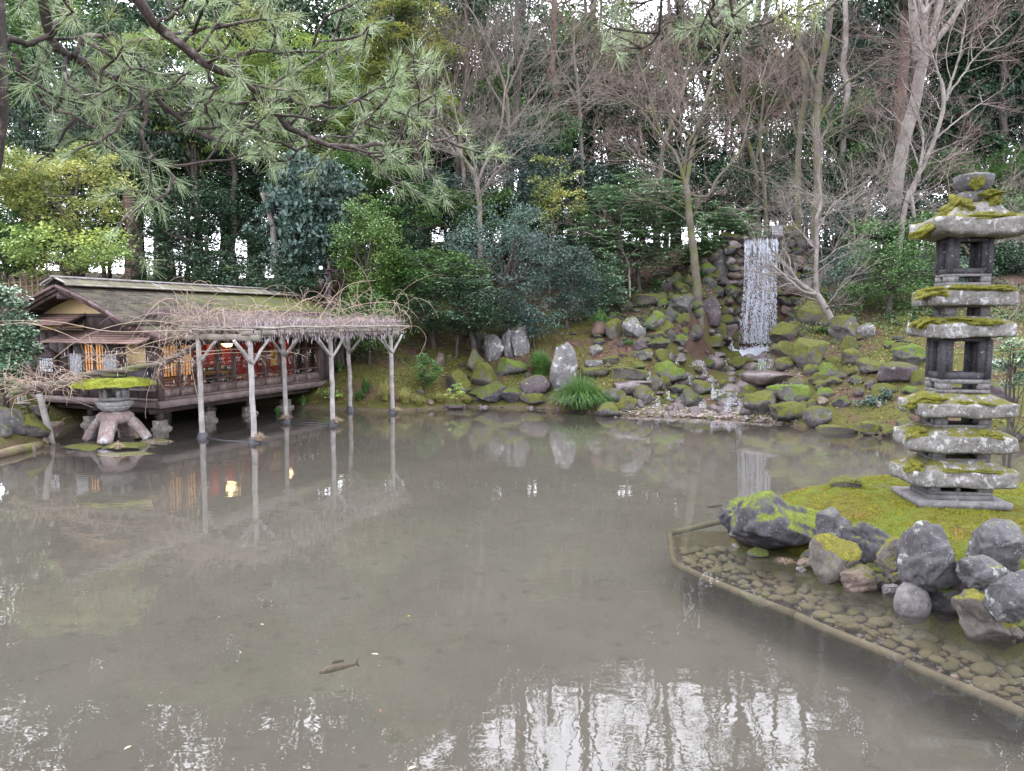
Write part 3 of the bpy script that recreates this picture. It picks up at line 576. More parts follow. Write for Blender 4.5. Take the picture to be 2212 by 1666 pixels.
logm = wood_mat('sunken_log', (.09, .075, .045), (.145, .12, .075), 5, (.15, 1, 1), world=True)
le = thing('log_edging', 'sunken log border round the submerged cobbles', 'log edging', (EP[1][0], EP[1][1], -.3)); lorg = np.array(le.location)
for i in range(len(EP)-1):
    A, B = EP[i], EP[i+1]; m_ = max(1, int(np.linalg.norm(B-A)/2.4)) if i > 1 else 1
    for j in range(m_):
        a0 = A+(B-A)*(j/m_); b0 = A+(B-A)*((j+.985)/m_); tt = np.linspace(0, 1, 8)[:, None]; Pp = a0+(b0-a0)*tt; Pp[:, :2] += .012*np.sin(np.linspace(0, 5, 8)+i)[:, None]; Pp[:, 2] -= .01*j
        mb = MB(); mb.tubes(Pp, np.full(8, .04), 10); mb.build('log', logm, le, lorg, True)
# ================================================================== tea house over the pond
WD = {}
WD['dark'] = wood_mat('dark_board', (.05, .036, .035), (.115, .085, .082), 5, (1, 1, .12))
WD['darkh'] = wood_mat('dark_beam', (.045, .03, .03), (.10, .07, .066), 5, (.12, .12, 1))
WD['panel'] = wood_mat('weathered_panel', (.10, .07, .06), (.26, .21, .19), 7, (1, 1, .15), stain=(.04, .025, .02))
WD['beam'] = wood_mat('floor_beam', (.12, .09, .085), (.22, .175, .17), 5, (.12, .12, 1))
WD['frame'] = wood_mat('window_frame', (.10, .065, .06), (.19, .135, .125), 6, (1, 1, .2))
WD['barge'] = wood_mat('barge_board', (.085, .05, .05), (.15, .10, .10), 5, (1, .2, 1))
WD['pent'] = wood_mat('pent_roof_board', (.16, .10, .085), (.26, .175, .15), 5, (1, .1, 1))
WD['post'] = wood_mat('grey_post', (.21, .195, .185), (.36, .335, .325), 8, (1, 1, .08), stain=(.16, .14, .11))
WD['pole'] = wood_mat('bleached_pole', (.17, .15, .125), (.31, .275, .235), 8, (.1, .1, 1), stain=(.12, .11, .08))
WD['warm'] = wood_mat('table_wood', (.36, .16, .05), (.50, .25, .09), 5, (.1, 1, 1), .4)
def roof_mat():
    m = M('roof_shingles'); b = _n(m.t, 'ShaderNodeTexBrick'); b.inputs['Scale'].default_value = 1; b.inputs['Brick Width'].default_value = .11; b.inputs['Row Height'].default_value = .055; b.inputs['Mortar Size'].default_value = .006
    b.inputs['Color1'].default_value = C4((.045, .036, .03)); b.inputs['Color2'].default_value = C4((.095, .08, .062)); b.inputs['Mortar'].default_value = C4((.02, .018, .016)); m.L(m.tc.outputs['Object'], b.inputs['Vector'])
    c = m.mix(m.ramp(m.noise(3, 5, .7), .45, .62), b.outputs[0], (.10, .095, .07)); c = m.mix(m.ramp(m.noise(30, 4, .7), .45, .7), c, (.05, .045, .035))
    sp = _n(m.t, 'ShaderNodeSeparateXYZ'); m.L(m.tc.outputs['Object'], sp.inputs[0]); gx_ = m.math('MULTIPLY', sp.outputs[0], .045)
    mossf = m.ramp(m.math('ADD', m.noise(1.6, 6, .75), gx_), .58, .76); c = m.mix(mossf, c, m.mix(m.noise(25, 4), (.05, .06, .02), (.11, .12, .04)))
    m.col(c); m.rough(.9, .15); m.bump(b.outputs['Fac'], .6, .02); return m.m
RM = roof_mat(); CREAM = plain('cream_plaster', (.62, .47, .27), .9, .1, .10, 3, .1)
def strip_mat():
    m = M('ridge_bark'); oi = _n(m.t, 'ShaderNodeObjectInfo'); r = _n(m.t, 'ShaderNodeValToRGB'); m.L(oi.outputs['Random'], r.inputs[0]); cr = r.color_ramp
    cr.elements[0].color = C4((.07, .055, .05)); cr.elements[1].color = C4((.26, .26, .30)); cr.elements[1].position = .985
    for p_, c_ in ((.45, (.10, .085, .075)), (.70, (.12, .125, .06)), (.86, (.08, .065, .06)), (.93, (.14, .14, .12))): cr.elements.new(p_).color = C4(c_)
    m.col(m.mix(m.ramp(m.noise(14, 5, .7), .46, .62), r.outputs[0], (.11, .13, .04))); m.rough(.85, .2); return m.m
STRIP = strip_mat()
def glass_mat(name, ior=1.5):
    m = M(name); t = m.t; t.nodes.remove(m.b); a = _n(t, 'ShaderNodeBsdfTransparent'); a.inputs[0].default_value = (.9, .93, .92, 1); b = _n(t, 'ShaderNodeBsdfGlossy'); b.inputs['Roughness'].default_value = .03
    x = _n(t, 'ShaderNodeMixShader'); m.L(schlick(m, .05), x.inputs[0]); m.L(a.outputs[0], x.inputs[1]); m.L(b.outputs[0], x.inputs[2]); m.L(x.outputs[0], m.out.inputs[0]); return m.m
GLASS = glass_mat('window_glass')
def emit_mat(name, c, s, base=None):
    m = M(name); m.b.inputs['Emission Color'].default_value = C4(c); m.b.inputs['Emission Strength'].default_value = s; m.col(base or c); m.rough(.8); return m.m
house = thing('tea_house', 'dark wooden tea house on stone piers with a mossy shingle roof and warm lit windows', 'tea house', (HC[0], HC[1], 0), HA)
def hp(name, boxes, mat, parent=None, beams=(), smooth=False, kind=None):
    mb = MB()
    for b in boxes: mb.box(*b)
    for b in beams: mb.beam(*b)
    return mb.build(name, mat, parent or house, None, smooth, kind)
LX, LY = 7.45, 4.45
# floor, beams, piers
hp('floor', [(.1, LX, .1, LY, .66, .76)], WD['darkh'])
hp('sill_beam', [(-.12, LX+.1, -.14, .02, .58, .74)], WD['beam']); hp('sill_beam', [(-.13, .03, .03, LY, .58, .74)], WD['beam'])
hp('joist', [(0, LX, .30, .40, .40, .53)], WD['darkh']); hp('joist', [(.2, .3, .42, LY, .40, .53)], WD['darkh']); hp('joist', [(0, LX, 2.2, 2.3, .40, .53)], WD['darkh'])
pierm = rock_mat('pier_stone', cracks=0., a=(.16, .145, .13), b=(.26, .24, .21), lich=.6, moss=(.10, .12, .03), mosslvl=.95); k = 0
for x, y in [(.15, .35), (.28, .35), (1.85, .35), (3.35, .35), (4.95, .35), (6.4, .35), (.25, 1.5), (.25, 2.7), (2.2, 2.3), (3.8, 2.3)]:
    if x == .15: continue
    z = max(-.4, hz1(*hl(x, y))-.1); hp('pier', [(x-.13, x+.13, y-.12, y+.12, z, .22+.04*(k % 2))], pierm); hp('stud', [(x-.055, x+.055, y-.055, y+.055, .2, .42)], WD['darkh']); k += 1
    V, F = rock_verts(500+k, 3, 4, .05, blocky=.6); mb = MB(); mb.add(V*np.array([.24, .2, .11])+np.array([x, y, max(.0, z)]), F); mb.build('footing', pierm, house, None, True)
# ---- long side: sashes
ZT = 2.06; BX = [0, .6, 1.2, 1.87, 2.49, 3.06, 3.70, 4.38, 4.99, 5.57, 6.2]
hp('corner_post', [(-.06, .06, -.06, .06, .74, 2.35)], WD['frame']); hp('head_beam', [(0, LX, -.05, .05, ZT, ZT+.16)], WD['dark']); hp('bottom_rail', [(.06, 6.2, -.04, .04, .74, .80)], WD['frame'])
for i in range(10):
    a, b = BX[i], BX[i+1]
    hp('mullion', [(b-.02, b+.02, -.018, .018, .80, ZT)], WD['frame'])
    hp('board_panel', [(a+.03, b-.03, -.012, .012, .80, 1.00)], WD['panel'])
    w = hp('sash', [(a+.02, b-.02, -.016, .016, 1.0, 1.035), (a+.02, b-.02, -.016, .016, 1.16, 1.19)] + ([(a+.03, b-.03, -.02, .02, 1.80, 1.825)] if i in (3, 6, 7, 8, 9) else []), WD['frame'])
    if i in (3, 7): hp('muntin', [((a*(3-j)+b*j)/3-.007, (a*(3-j)+b*j)/3+.007, .0, .015, 1.825, ZT) for j in (1, 2)]+[(a+.03, b-.03, .0, .012, 1.93, 1.942)], WD['frame'], w)
    hp('pane', [(a+.03, b-.03, -.004, .004, 1.19, ZT)], GLASS, w); hp('pane', [(a+.03, b-.03, -.004, .004, 1.035, 1.16)], GLASS, w)
for j in range(4): hp('wall_board', [(6.23+j*.31, 6.53+j*.31, -.03, .0+.01*(j % 2), .74, 2.2)], WD['dark'])
hp('corner_post', [(LX-.05, LX+.06, -.06, .06, .70, 2.3)], WD['frame'])
# interior
INR = plain('inner_wall', (.10, .045, .035), .8, .2); hp('inner_wall', [(.1, LX, 3.3, 3.36, .76, 2.4), (LX-.12, LX-.06, .1, 3.3, .76, 2.4)], INR)
hp('ceiling', [(.06, LX, .06, 3.3, 2.4, 2.44)], plain('ceiling_boards', (.12, .07, .045), .8)); TAT = plain('tatami', (.22, .13, .05), .7, .3, .2, 20); hp('tatami', [(.1, LX-.1, .1, 3.3, .762, .775)], TAT)
PAPER = emit_mat('lit_shoji_paper', (1, .40, .11), .80, (.6, .42, .22))
def shoji(x0, x1, y, z0, z1, nx, nz, along='x', dbl=True):
    r = lambda a0, a1, c0, c1, e0, e1: (a0, a1, c0, c1, e0, e1) if along == 'x' else (c0, c1, a0, a1, e0, e1)
    f = hp('shoji', [r(x0, x1, y, y+.008, z0, z1)], PAPER)
    bars = [r(x0+(x1-x0)*j/nx-.006, x0+(x1-x0)*j/nx+.006, y-.016, y-.002, z0, z1) for j in range(nx+1)] + [r(x0, x1, y-.014, y-.003, z0+(z1-z0)*j/nz-.005, z0+(z1-z0)*j/nz+.005) for j in range(nz+1)]
    b0 = MB(); [b0.box(*q) for q in bars]; b0.build('lattice', WD['dark'], f); return f
shoji(.10, .60, .32, 1.28, 2.3, 6, 11); shoji(.66, 1.32, .36, 1.28, 2.3, 7, 9)
hp('kneeboard', [(.08, 1.34, .31, .33, .78, 1.26)], plain('orange_board', (.36, .11, .04), .6)); 
# lamps inside
lt = thing('paper_lantern', 'round glowing paper lantern hanging inside the tea house behind the eave', 'lantern', tuple(at(492, 737, HC[1]+3.0)))
V, F = ICO[3]; mb = MB(); mb.add(V*np.array([.2, .2, .17]), F); lo = mb.build('lamp_shade', emit_mat('lantern_paper', (1, .74, .32), 14), lt, None, True); lo['label'] = 'glowing white and yellow paper lamp_shade'
mb = MB(); mb.beam((0, 0, .16), (0, 0, .42), .01, .01); mb.build('cord', WD['dark'], lt)
def lamp(name, loc, e, r=.15, c=(1, .62, .3)):
    d = bpy.data.lights.new(name, 'POINT'); d.energy = e; d.shadow_soft_size = r; d.color = c; o = bpy.data.objects.new(name, d); COL.objects.link(o); o.location = loc; o.parent = house
lamp('room_lamp', (3.0, .6, 2.25), 38); lamp('room_lamp_near_corner', (1.0, 1.5, 2.2), 40); lamp('room_lamp_far_end', (5.6, .8, 2.2), 12)
# red cloth partition and poster
RED = plain('red_cloth', (.30, .025, .022), .8, .2, .25, 3)
def hthing(name, label, cat, x, y, z, group=None):
    p = hl(x, y); return thing(name, label, cat, (p[0], p[1], z), HA, group)
for j, (x0, x1, y, z0) in enumerate([(1.45, 2.45, .95, 1.36), (2.55, 3.1, 1.15, 1.36), (3.1, 5.5, 1.0, .80), (5.5, 6.1, .9, .9)]):
    mb = MB(); n = 40; xx = np.linspace(0, x1-x0, n); yy = .025*np.sin(xx*22+j); A = np.c_[xx, yy, 0*xx+z0-2.3]; B = np.c_[xx, yy, 0*xx]; idx = np.arange(n-1); mb.add(np.r_[A, B], np.stack([idx, idx+1, idx+1+n, idx+n], 1)); B2 = A.copy(); B2[:, 1] += .01; C2 = B.copy(); C2[:, 1] += .01; mb.add(np.r_[B2, C2], np.stack([idx, idx+n, idx+1+n, idx+1], 1))
    o = mb.build('red_curtain', RED); o.location = (*hl(x0, y), 2.3); o.rotation_euler = (0, 0, HA)
    tag(o, ['short red cloth hanging behind the windows nearest the lit paper screens', 'short red cloth with a dark panel beside it in the middle of the tea house', 'widest red cloth behind the yellow poster inside the tea house', 'narrow dull red cloth near the dark end of the tea house'][j], 'curtain', 'red cloths hanging inside the tea house')
ps = hthing('poster', 'yellow paper poster with dark marks hanging before the red cloth', 'poster', 4.55, .52, 1.62)
pm = plain('yellow_poster', (.62, .33, .05), .6, .3, .06); mb = MB(); mb.box(0, .42, 0, .006, -.06, .19); mb.build('sheet', pm, ps); mb = MB(); mb.box(.0, .42, 0, .006, -.32, -.10); mb.build('sheet', pm, ps)
def text(s, size, mat, parent, loc, rot=(R(90), 0, 0), align='CENTER', name='lettering', ext=.001):
    c = bpy.data.curves.new(name, 'FONT'); c.body = s; c.size = size; c.align_x = align; c.align_y = 'CENTER'; c.extrude = ext; c.resolution_u = 2; c.materials.append(mat); o = bpy.data.objects.new(name+'_curve', c); COL.objects.link(o); dg = bpy.context.evaluated_depsgraph_get(); dg.update(); me = bpy.data.meshes.new_from_object(o.evaluated_get(dg)); bpy.data.objects.remove(o)
    me.materials.clear(); me.materials.append(mat); o = bpy.data.objects.new(name, me); COL.objects.link(o); o.parent = parent; o.location = loc; o.rotation_euler = rot; return o
INK = plain('black_ink', (.02, .015, .015), .6); WHT = plain('white_paint', (.8, .8, .82), .6, .3, .04)
text('ー一', .07, INK, ps, (.30, -.004, .08)); text('の', .08, INK, ps, (.33, -.004, .01))
hc = plain('white_thread', (.6, .5, .5), .7); 
# tables and stools
def table(lab, x, y, w, d, h, z=.775):
    t = hthing('low_table', lab, 'table', x, y, z); mb = MB(); mb.box(0, w, 0, d, h-.04, h); mb.build('table_top', WD['warm'], t)
    for sx in (.04, w-.08):
        for sy in (.04, d-.08): mb = MB(); mb.box(sx, sx+.045, sy, sy+.045, 0, h-.04); mb.build('leg', WD['warm'], t)
table('orange wooden table nearest the corner of the tea house', .35, .55, 1.0, .4, .30); table('orange wooden table behind the fourth window of the tea house', 1.75, .35, .95, .45, .50)
table('low dark orange table behind the middle windows', 2.75, .3, .8, .5, .34); table('small table with ornaments under the yellow poster', 4.3, .35, .7, .3, .28)
for j, (x, y) in enumerate([(1.5, .9), (2.2, 1.0), (2.9, .9)]):
    t = hthing('folding_screen', ['dark glossy panel left of the middle window', 'dark glossy panel behind the middle table', 'dark glossy panel right of the middle table'][j], 'screen', x, y, .775); mb = MB(); mb.box(0, .5, 0, .03, .05, .62); mb.build('panel', plain('dark_panel', (.05, .045, .05), .25, .6), t); mb = MB(); mb.box(-.02, .0, -.01, .04, 0, .66); mb.box(.5, .52, -.01, .04, 0, .66); mb.build('frame', WD['dark'], t)
# ---- gable side (local x = 0 plane, faces -x)
gz = lambda y: 3.62-.43*abs(y-2.3) if True else 0
hp('gable_plaster', [], CREAM) if False else None
mb = MB(); mb.add([(x, y, z) for x in (-.0, .06) for y, z in ((.55, 2.84), (4.05, 2.84), (2.3, 3.40))], [(0, 1, 2), (3, 5, 4)]); mb.build('gable_plaster', CREAM, house)
hp('gable_beam', [(-.05, .06, .05, LY+.0, 2.76, 2.84)], WD['darkh']); hp('gable_beam', [(-.04, .05, .0, LY, 2.38, 2.43)], WD['darkh'])
nb = 13
for j in range(nb):
    y0 = .08+j*(LY-.12)/nb; y1 = y0+(LY-.12)/nb-.015
    hp('wall_board', [(-.02, .02, y0, y1, 2.43, 2.80)], WD['dark'])
    if y0 > 2.9: hp('wall_board', [(-.02, .02, y0, y1, 1.32, 2.38)], WD['dark'])
    elif y0 < .2 or (1.05 < y0 < 1.2): hp('wall_board', [(-.02, .02, y0, y1, 1.32, 2.38)], WD['dark'])
    hp('wall_board', [(-.022, .02, y0, y1, .76, 1.30)], WD['dark']); hp('batten', [(-.045, -.02, y1-.015, y1+.025, .76, 1.30)], WD['dark'])
hp('cream_panel', [(-.03, -.02, 2.45, 4.0, 2.43, 2.56)], CREAM); hp('corner_post', [(-.06, .06, LY-.06, LY+.06, .5, 2.9)], WD['frame'])
hp('cream_panel', [(-.01, .02, .17, 1.05, 1.62, 2.14)], CREAM); hp('rail', [(-.05, -.01, .10, 1.1, 1.56, 1.62)], WD['darkh']); hp('cream_panel', [(-.012, .02, 1.12, 1.26, .98, 1.56)], CREAM)
hp('hand_rail', [(-.16, -.11, .02, 1.35, .98, 1.03)], WD['beam']); hp('deck_bench', [(-.22, -.02, .0, 1.6, .76, .80)], WD['beam']); hp('panel', [(-.02, .0, .17, 1.05, 1.03, 1.54)], plain('dark_cloth_panel', (.04, .035, .045), .7))
# window with lit paper, black bars and white slats at each side
wn = hp('window', [(-.09, .0, 1.24, 2.98, 1.24, 1.30), (-.09, .0, 1.24, 2.98, 2.06, 2.12), (-.09, .0, 1.24, 1.30, 1.3, 2.06), (-.09, .0, 2.92, 2.98, 1.3, 2.06), (-.06, .0, 1.74, 1.78, 1.3, 2.06), (-.06, .0, 2.46, 2.50, 1.3, 2.06), (-.06, 0, 2.08, 2.13, 1.3, 2.06)], WD['frame'])
hp('pane', [(-.01, .01, 1.78, 2.46, 1.3, 2.06)], PAPER, wn); DIM = plain('dim_paper', (.10, .09, .085), .8); hp('dark_pane', [(-.01, .01, 1.3, 1.74, 1.3, 2.06)], DIM, wn); hp('dark_pane', [(-.01, .01, 2.5, 2.92, 1.3, 2.06)], DIM, wn)
mb = MB(); [mb.box(-.035, -.012, 1.78+.68*j/7-.006, 1.78+.68*j/7+.006, 1.3, 2.06) for j in range(8)]; [mb.box(-.034, -.013, 1.78, 2.46, zz-.006, zz+.006) for zz in (1.45, 1.6, 1.78, 1.84)]; mb.build('lattice', WD['dark'], wn)
WS = plain('white_slat', (.52, .53, .58), .7, .3, .1)
for y0, y1 in ((1.30, 1.74), (2.5, 2.95)):
    for j in range(9): yy = y0+(y1-y0)*(j+.5)/9; hp('slat', [(-.085, -.065, yy-.012, yy+.012, 1.28, 1.84)], WS, wn)
# pent roofs on the gable side: rows of boards
def pent(y0, y1, zt, zb, out, rows, name):
    f = hp(name, [(-out+.02, .0, y0+.05, y0+.10, zb-.10, zb-.06)], WD['dark'], None, [((-out+.03, y0+.06, zb-.03), (0, y0+.06, zt-.03), .05, .09), ((-out+.03, y1-.06, zb-.03), (0, y1-.06, zt-.03), .05, .09)])
    for j in range(rows):
        a = j/rows; b = (j+1.12)/rows; xa, xb = -out*a, -out*min(b, 1.0); za = zt-(zt-zb)*a; zb_ = zt-(zt-zb)*min(b, 1)
        ofs = .012*(rows-j)/rows+.004; mb = MB(); mb.add([(xa, y0, za+.002*j), (xa, y1, za+.002*j), (xb, y1, zb_+.014+.002*j), (xb, y0, zb_+.014+.002*j), (xa, y0, za-.012), (xa, y1, za-.012), (xb, y1, zb_-.012), (xb, y0, zb_-.012)], [(0,1,2,3),(7,6,5,4),(3,2,6,7),(0,3,7,4),(1,5,6,2),(0,4,5,1)]); mb.build('roof_board', WD['pent'], f)
pent(-.22, 3.02, 2.40, 2.14, .75, 5, 'pent_roof'); pent(2.3, 4.5, 2.84, 2.56, .75, 5, 'pent_roof')
# notice box with its own small roof
nb_ = hthing('notice_board', 'black menu board with white handwritten columns under a little wooden roof', 'notice board', 0, 3.76, 1.54)
mb = MB(); mb.box(-.10, -.03, -.34, .34, -.23, .25); mb.build('case', WD['dark'], nb_); mb = MB(); mb.box(-.108, -.10, -.25, .25, -.2, .20); mb.build('board', plain('board_black', (.015, .015, .03), .4), nb_)
mb = MB(); mb.box(-.14, -.10, -.30, .30, -.24, -.21); mb.build('ledge', WD['beam'], nb_)
for sg in (-1, 1): mb = MB(); mb.beam((-.09, 0, .42), (-.09, sg*.42, .25), .22, .025); mb.build('roof_slope', WD['darkh'], nb_)
mb = MB(); mb.add([(-.095, -.3, .25), (-.095, .3, .25), (-.095, 0, .37)], [(0, 1, 2)]); mb.build('gable', WD['dark'], nb_)
for j, s_ in enumerate(['夕顔弁当', 'ひさご膳', '抹茶菓子付', 'お抹茶一服', '治部煮膳付', '冷酒甘酒付']):
    yy = -.205+j*.082; sz = .092 if len(s_) == 4 else .072
    text(chr(10).join(s_), sz, WHT, nb_, (-.110, yy, -.01), (R(90), 0, R(-90)), ext=.0005)
# ---- roofs
def slope(name, xa, xb, prof, mat, nx=60, thick=.07, mapy=True):
    """sheet with thickness following prof [(y, z), ...] from ridge to eave between xa and xb"""
    mb = MB(); P = np.array(prof, float); xs_ = np.linspace(xa, xb, nx); K = len(P); nn = mknoise(int(xa*10+K), 8, .6, 4)
    top = np.array([[(x, y, z) for (y, z) in P] for x in xs_]); top[..., 2] += .012*nn(top.reshape(-1, 3)).reshape(nx, K); bot = top.copy(); bot[..., 2] -= thick
    i = np.arange(nx*K).reshape(nx, K); q = np.stack([i[:-1, :-1], i[1:, :-1], i[1:, 1:], i[:-1, 1:]], -1).reshape(-1, 4); s = 1 if P[-1, 0] > P[0, 0] else -1
    b = mb.n; mb.add(np.r_[top.reshape(-1, 3), bot.reshape(-1, 3)], np.r_[q, q[:, ::-1]+nx*K])
    e_ = np.r_[i[:, -1][:-1][:, None], ]; 
    def side(r): r = np.asarray(r); return np.stack([r[:-1], r[1:], r[1:]+nx*K, r[:-1]+nx*K], 1)
    mb.F[4] += [side(i[:, -1]), side(i[0]), side(i[-1]), side(i[:, 0])]
    return mb.build(name, mat, house)
YR = 2.3; ZR = 3.60
def rz(y): t = abs(y-YR)/2.15; return ZR-.10-(.86*t-.07*sin(pi*min(t, 1)))
pr = [(YR-.1-k*(2.1/18), rz(YR-.1-k*(2.1/18))) for k in range(19)]; slope('roof', -.80, 8.05, pr, RM); pl = [(YR+.1+k*(2.1/18), rz(YR+.1+k*(2.1/18))) for k in range(19)]; slope('roof', -.80, 8.05, pl, RM)
lw = [(.42-k*(1.2/12), 2.62-.031*k) for k in range(13)]; slope('eave_roof', -.42, 7.75, lw, RM)
# shingle courses give the edges of the rows (hundreds of them, each a few pixels): one part
mb = MB()
for P_ in (pr, lw):
    P_ = np.array(P_); L_ = np.concatenate([[0], np.cumsum(np.linalg.norm(np.diff(P_, axis=0), axis=1))]); x0, x1 = (-.80, 8.05) if P_ is not None and P_[0, 1] > 3 else (-.42, 7.75)
    for l in np.arange(.12, L_[-1]-.02, .085):
        y = np.interp(l, L_, P_[:, 0]); z = np.interp(l, L_, P_[:, 1]); y2 = np.interp(l+.085, L_, P_[:, 0]); z2 = np.interp(l+.085, L_, P_[:, 1])
        mb.add([(x0, y, z+.014), (x1, y, z+.014), (x1, y2, z2+.034), (x0, y2, z2+.034), (x0, y2, z2+.012), (x1, y2, z2+.012)], [(0, 3, 2, 1), (3, 4, 5, 2)])
mb.build('shingle_rows', RM, house, kind='stuff')
# ridge: two bands of bark strips, side poles and a cap
for sg in (-1, 1):
    mb = MB()
    n_ = 122
    SB = MB(); SB.add([(0, 0, .0), (.066, 0, .0), (.146, sg*.40, -.165), (.08, sg*.40, -.165), (0, 0, -.02), (.066, 0, -.02), (.146, sg*.40, -.185), (.08, sg*.40, -.185)], [(0,1,2,3),(7,6,5,4),(0,4,5,1),(1,5,6,2),(2,6,7,3),(3,7,4,0)]); sm = SB.mesh('ridge_strip', STRIP)
    for j in range(n_): link('ridge_strip', sm, None, house, (-.86+j*.0725, YR+sg*.02, ZR+.085+.006*(j % 3)))
    mb = MB(); tt = np.linspace(-.88, 8.12, 12); mb.tubes(np.c_[tt, 0*tt+YR+sg*.43, 0*tt+ZR-.085], np.full(12, .025), 8); mb.build('bamboo_pole', WD['pole'], house, None, True)
    mb = MB(); mb.beam((-.85, YR+sg*.03, ZR+.10), (-.85, YR+sg*.43, ZR-.06), .05, .03); mb.build('ridge_end_strip', WD['post'], house)
hp('ridge_cap', [(-.9, 8.12, YR-.055, YR+.055, ZR+.09, ZR+.135)], WD['post'])
# barge boards and rafters on the gable
bm = lambda a, b, w, h, n='barge_board': hp(n, [], WD['barge'], None, [(a, b, w, h)])
for sg in (-1, 1):
    for xo, dz, hh_, ww in ((-.80, -.02, .06, .09), (-.74, -.085, .07, .07), (-.67, -.15, .08, .05)):
        for k in range(4):
            y0 = YR+sg*(.02+2.16*k/4); y1 = YR+sg*(.02+2.16*(k+1)/4); bm((xo, y0, rz(y0)+dz+(.02 if k == 0 else 0)), (xo, y1, rz(y1)+dz), ww, hh_)
bm((-.42, .40, 2.56), (-.42, -.80, 2.20), .05, .12, 'eave_barge'); bm((-.36, .40, 2.46), (-.36, -.70, 2.13), .04, .08, 'eave_barge')
hp('purlin_end', [(-.75, 0, YR-.06, YR+.06, ZR-.42, ZR-.30), (-.7, 0, 4.0, 4.12, 2.72, 2.82), (-.7, 0, .45, .57, 2.72, 2.82), (-.5, -.1, 3.55, 3.95, 2.93, 3.0)], WD['dark'])
for k in range(26): hp('rafter', [], WD['dark'], None, [((-.2+k*.31, .35, 2.52), (-.2+k*.31, -.76, 2.16), .045, .05)])
hp('eave_plate', [(-.4, 7.7, -.78, -.74, 2.185, 2.235)], WD['dark'])
hp('upper_wall', [(0, LX, .36, .42, 2.2, 2.95)], WD['dark']); hp('soffit', [(-.78, 8.0, .3, 4.3, 2.66, 2.68)], WD['dark']) if False else None
hp('back_wall', [(0, LX, LY-.06, LY, .5, 2.7), (LX-.0, LX+.05, .0, LY, .6, 2.7)], WD['dark'])
# side annexe at the left behind the bush
ax_ = hp('annexe', [(.4, 1.8, LY+.06, LY+1.4, .5, 2.35)], WD['dark']); hp('annexe_eave', [], WD['barge'], ax_, [((.1, LY+.8, 2.42), (2.0, LY+.8, 2.46), 1.7, .07)])
# ================================================================== snow viewing lantern
LC = gnd(216, 962); LC = np.array([LC[0]+.02, LC[1]+.62, 0]); LG = rock_mat('lantern_granite', cracks=0., a=(.22, .21, .205), b=(.33, .315, .305), lichen=(.36, .38, .40), lich=.57, moss=(.1, .12, .03), mosslvl=1.1)
LP = rock_mat('lantern_leg_stone', cracks=0., a=(.17, .125, .115), b=(.26, .205, .19), lichen=(.27, .28, .29), lich=.57, moss=(.1, .12, .03), mosslvl=1.1)
lan = thing('stone_lantern', 'four legged stone snow lantern with a wide bright moss cap standing in the pond', 'stone lantern', LC, R(6))
for k_, an in enumerate([180-8, -88, 6, 92]):
    u = np.array([cos(R(an)), sin(R(an)), 0]); t = np.linspace(0, 1, 14); rr_ = np.interp(t, [0, .28, .5, 1], [.02, .27, .42, .66]); zz = np.interp(t, [0, .12, .28, .42, 1], [.53, .53, .49, .41, .02]); rr_[1:-1] = (rr_[:-2]+rr_[1:-1]*2+rr_[2:])/4; zz[1:-1] = (zz[:-2]+zz[1:-1]*2+zz[2:])/4; P_ = u*rr_[:, None]; P_[:, 2] = zz
    T = np.gradient(P_, axis=0); T /= np.linalg.norm(T, axis=1)[:, None]; sd_ = np.cross(u, [0, 0, 1.]); rings = []
    for i in range(14):
        nn_ = np.cross(T[i], sd_); wv = .175-.03*t[i]; hv = .105-.02*t[i]; a = np.arange(12)*2*pi/12; ca, sa = np.cos(a), np.sin(a); q_ = .5
        rings.append(P_[i]+np.outer(np.sign(ca)*np.abs(ca)**q_*wv, sd_)+np.outer(np.sign(sa)*np.abs(sa)**q_*hv, nn_))
    mb = MB(); mb.loft(rings); mb.build('leg', LP, lan, None, True)
def lathe(prof, k=6, rot=0, q=1.):
    a = np.arange(k)*2*pi/k+rot; return [np.c_[r*np.cos(a), r*np.sin(a), np.full(k, z)] for r, z in prof]
mb = MB(); mb.loft(lathe([(.12, .38), (.34, .41), (.39, .50), (.38, .58), (.30, .65), (.2, .66)], 24)); mb.build('hub', LP, lan, None, True)
mb = MB(); mb.loft(lathe([(.19, .66), (.27, .69), (.33, .76), (.345, .79)], 24)); mb.build('bowl', LG, lan, None, True)
mb = MB(); mb.loft(lathe([(.33, .79), (.385, .795), (.39, .875), (.36, .89), (.30, .90)], 6, R(10))); mb.build('platform', LG, lan)
mb = MB(); mb.loft(lathe([(.31, .92), (.30, .975)], 6, R(10))); mb.loft(lathe([(.30, 1.18), (.31, 1.235)], 6, R(10)))
for k_ in range(6):
    an = R(10)+k_*pi/3; mb.beam((.265*cos(an), .265*sin(an), .975), (.265*cos(an), .265*sin(an), 1.18), .07, .07)
    if k_ in (2, 5): a2 = an+pi/6; mb.beam((.23*cos(a2), .23*sin(a2), .975), (.23*cos(a2), .23*sin(a2), 1.18), .16, .05)
mb.build('fire_box', LG, lan)
V, F = ICO[5]; Vc = V.copy(); nn_ = mknoise(44, 20, 2, 14, .7); rr_ = np.hypot(Vc[:, 0], Vc[:, 1]); Vc = Vc*np.array([.86, .86, 1]); Vc[:, 2] = np.where(V[:, 2] > 0, .17*V[:, 2]**1.25*(1+.12*nn_(V*2)), .02*V[:, 2]); Vc[:, 2] += 1.245; Vc *= (1+.012*nn_(V*3))[:, None]
mb = MB(); mb.add(Vc, F); capm = rock_mat('bright_moss_cap', cracks=0., a=(.10, .09, .07), b=(.18, .16, .13), lich=.9, moss=(.24, .27, .02), mossc2=(.13, .15, .014), mosslvl=.42); mb.build('cap', capm, lan, None, True)
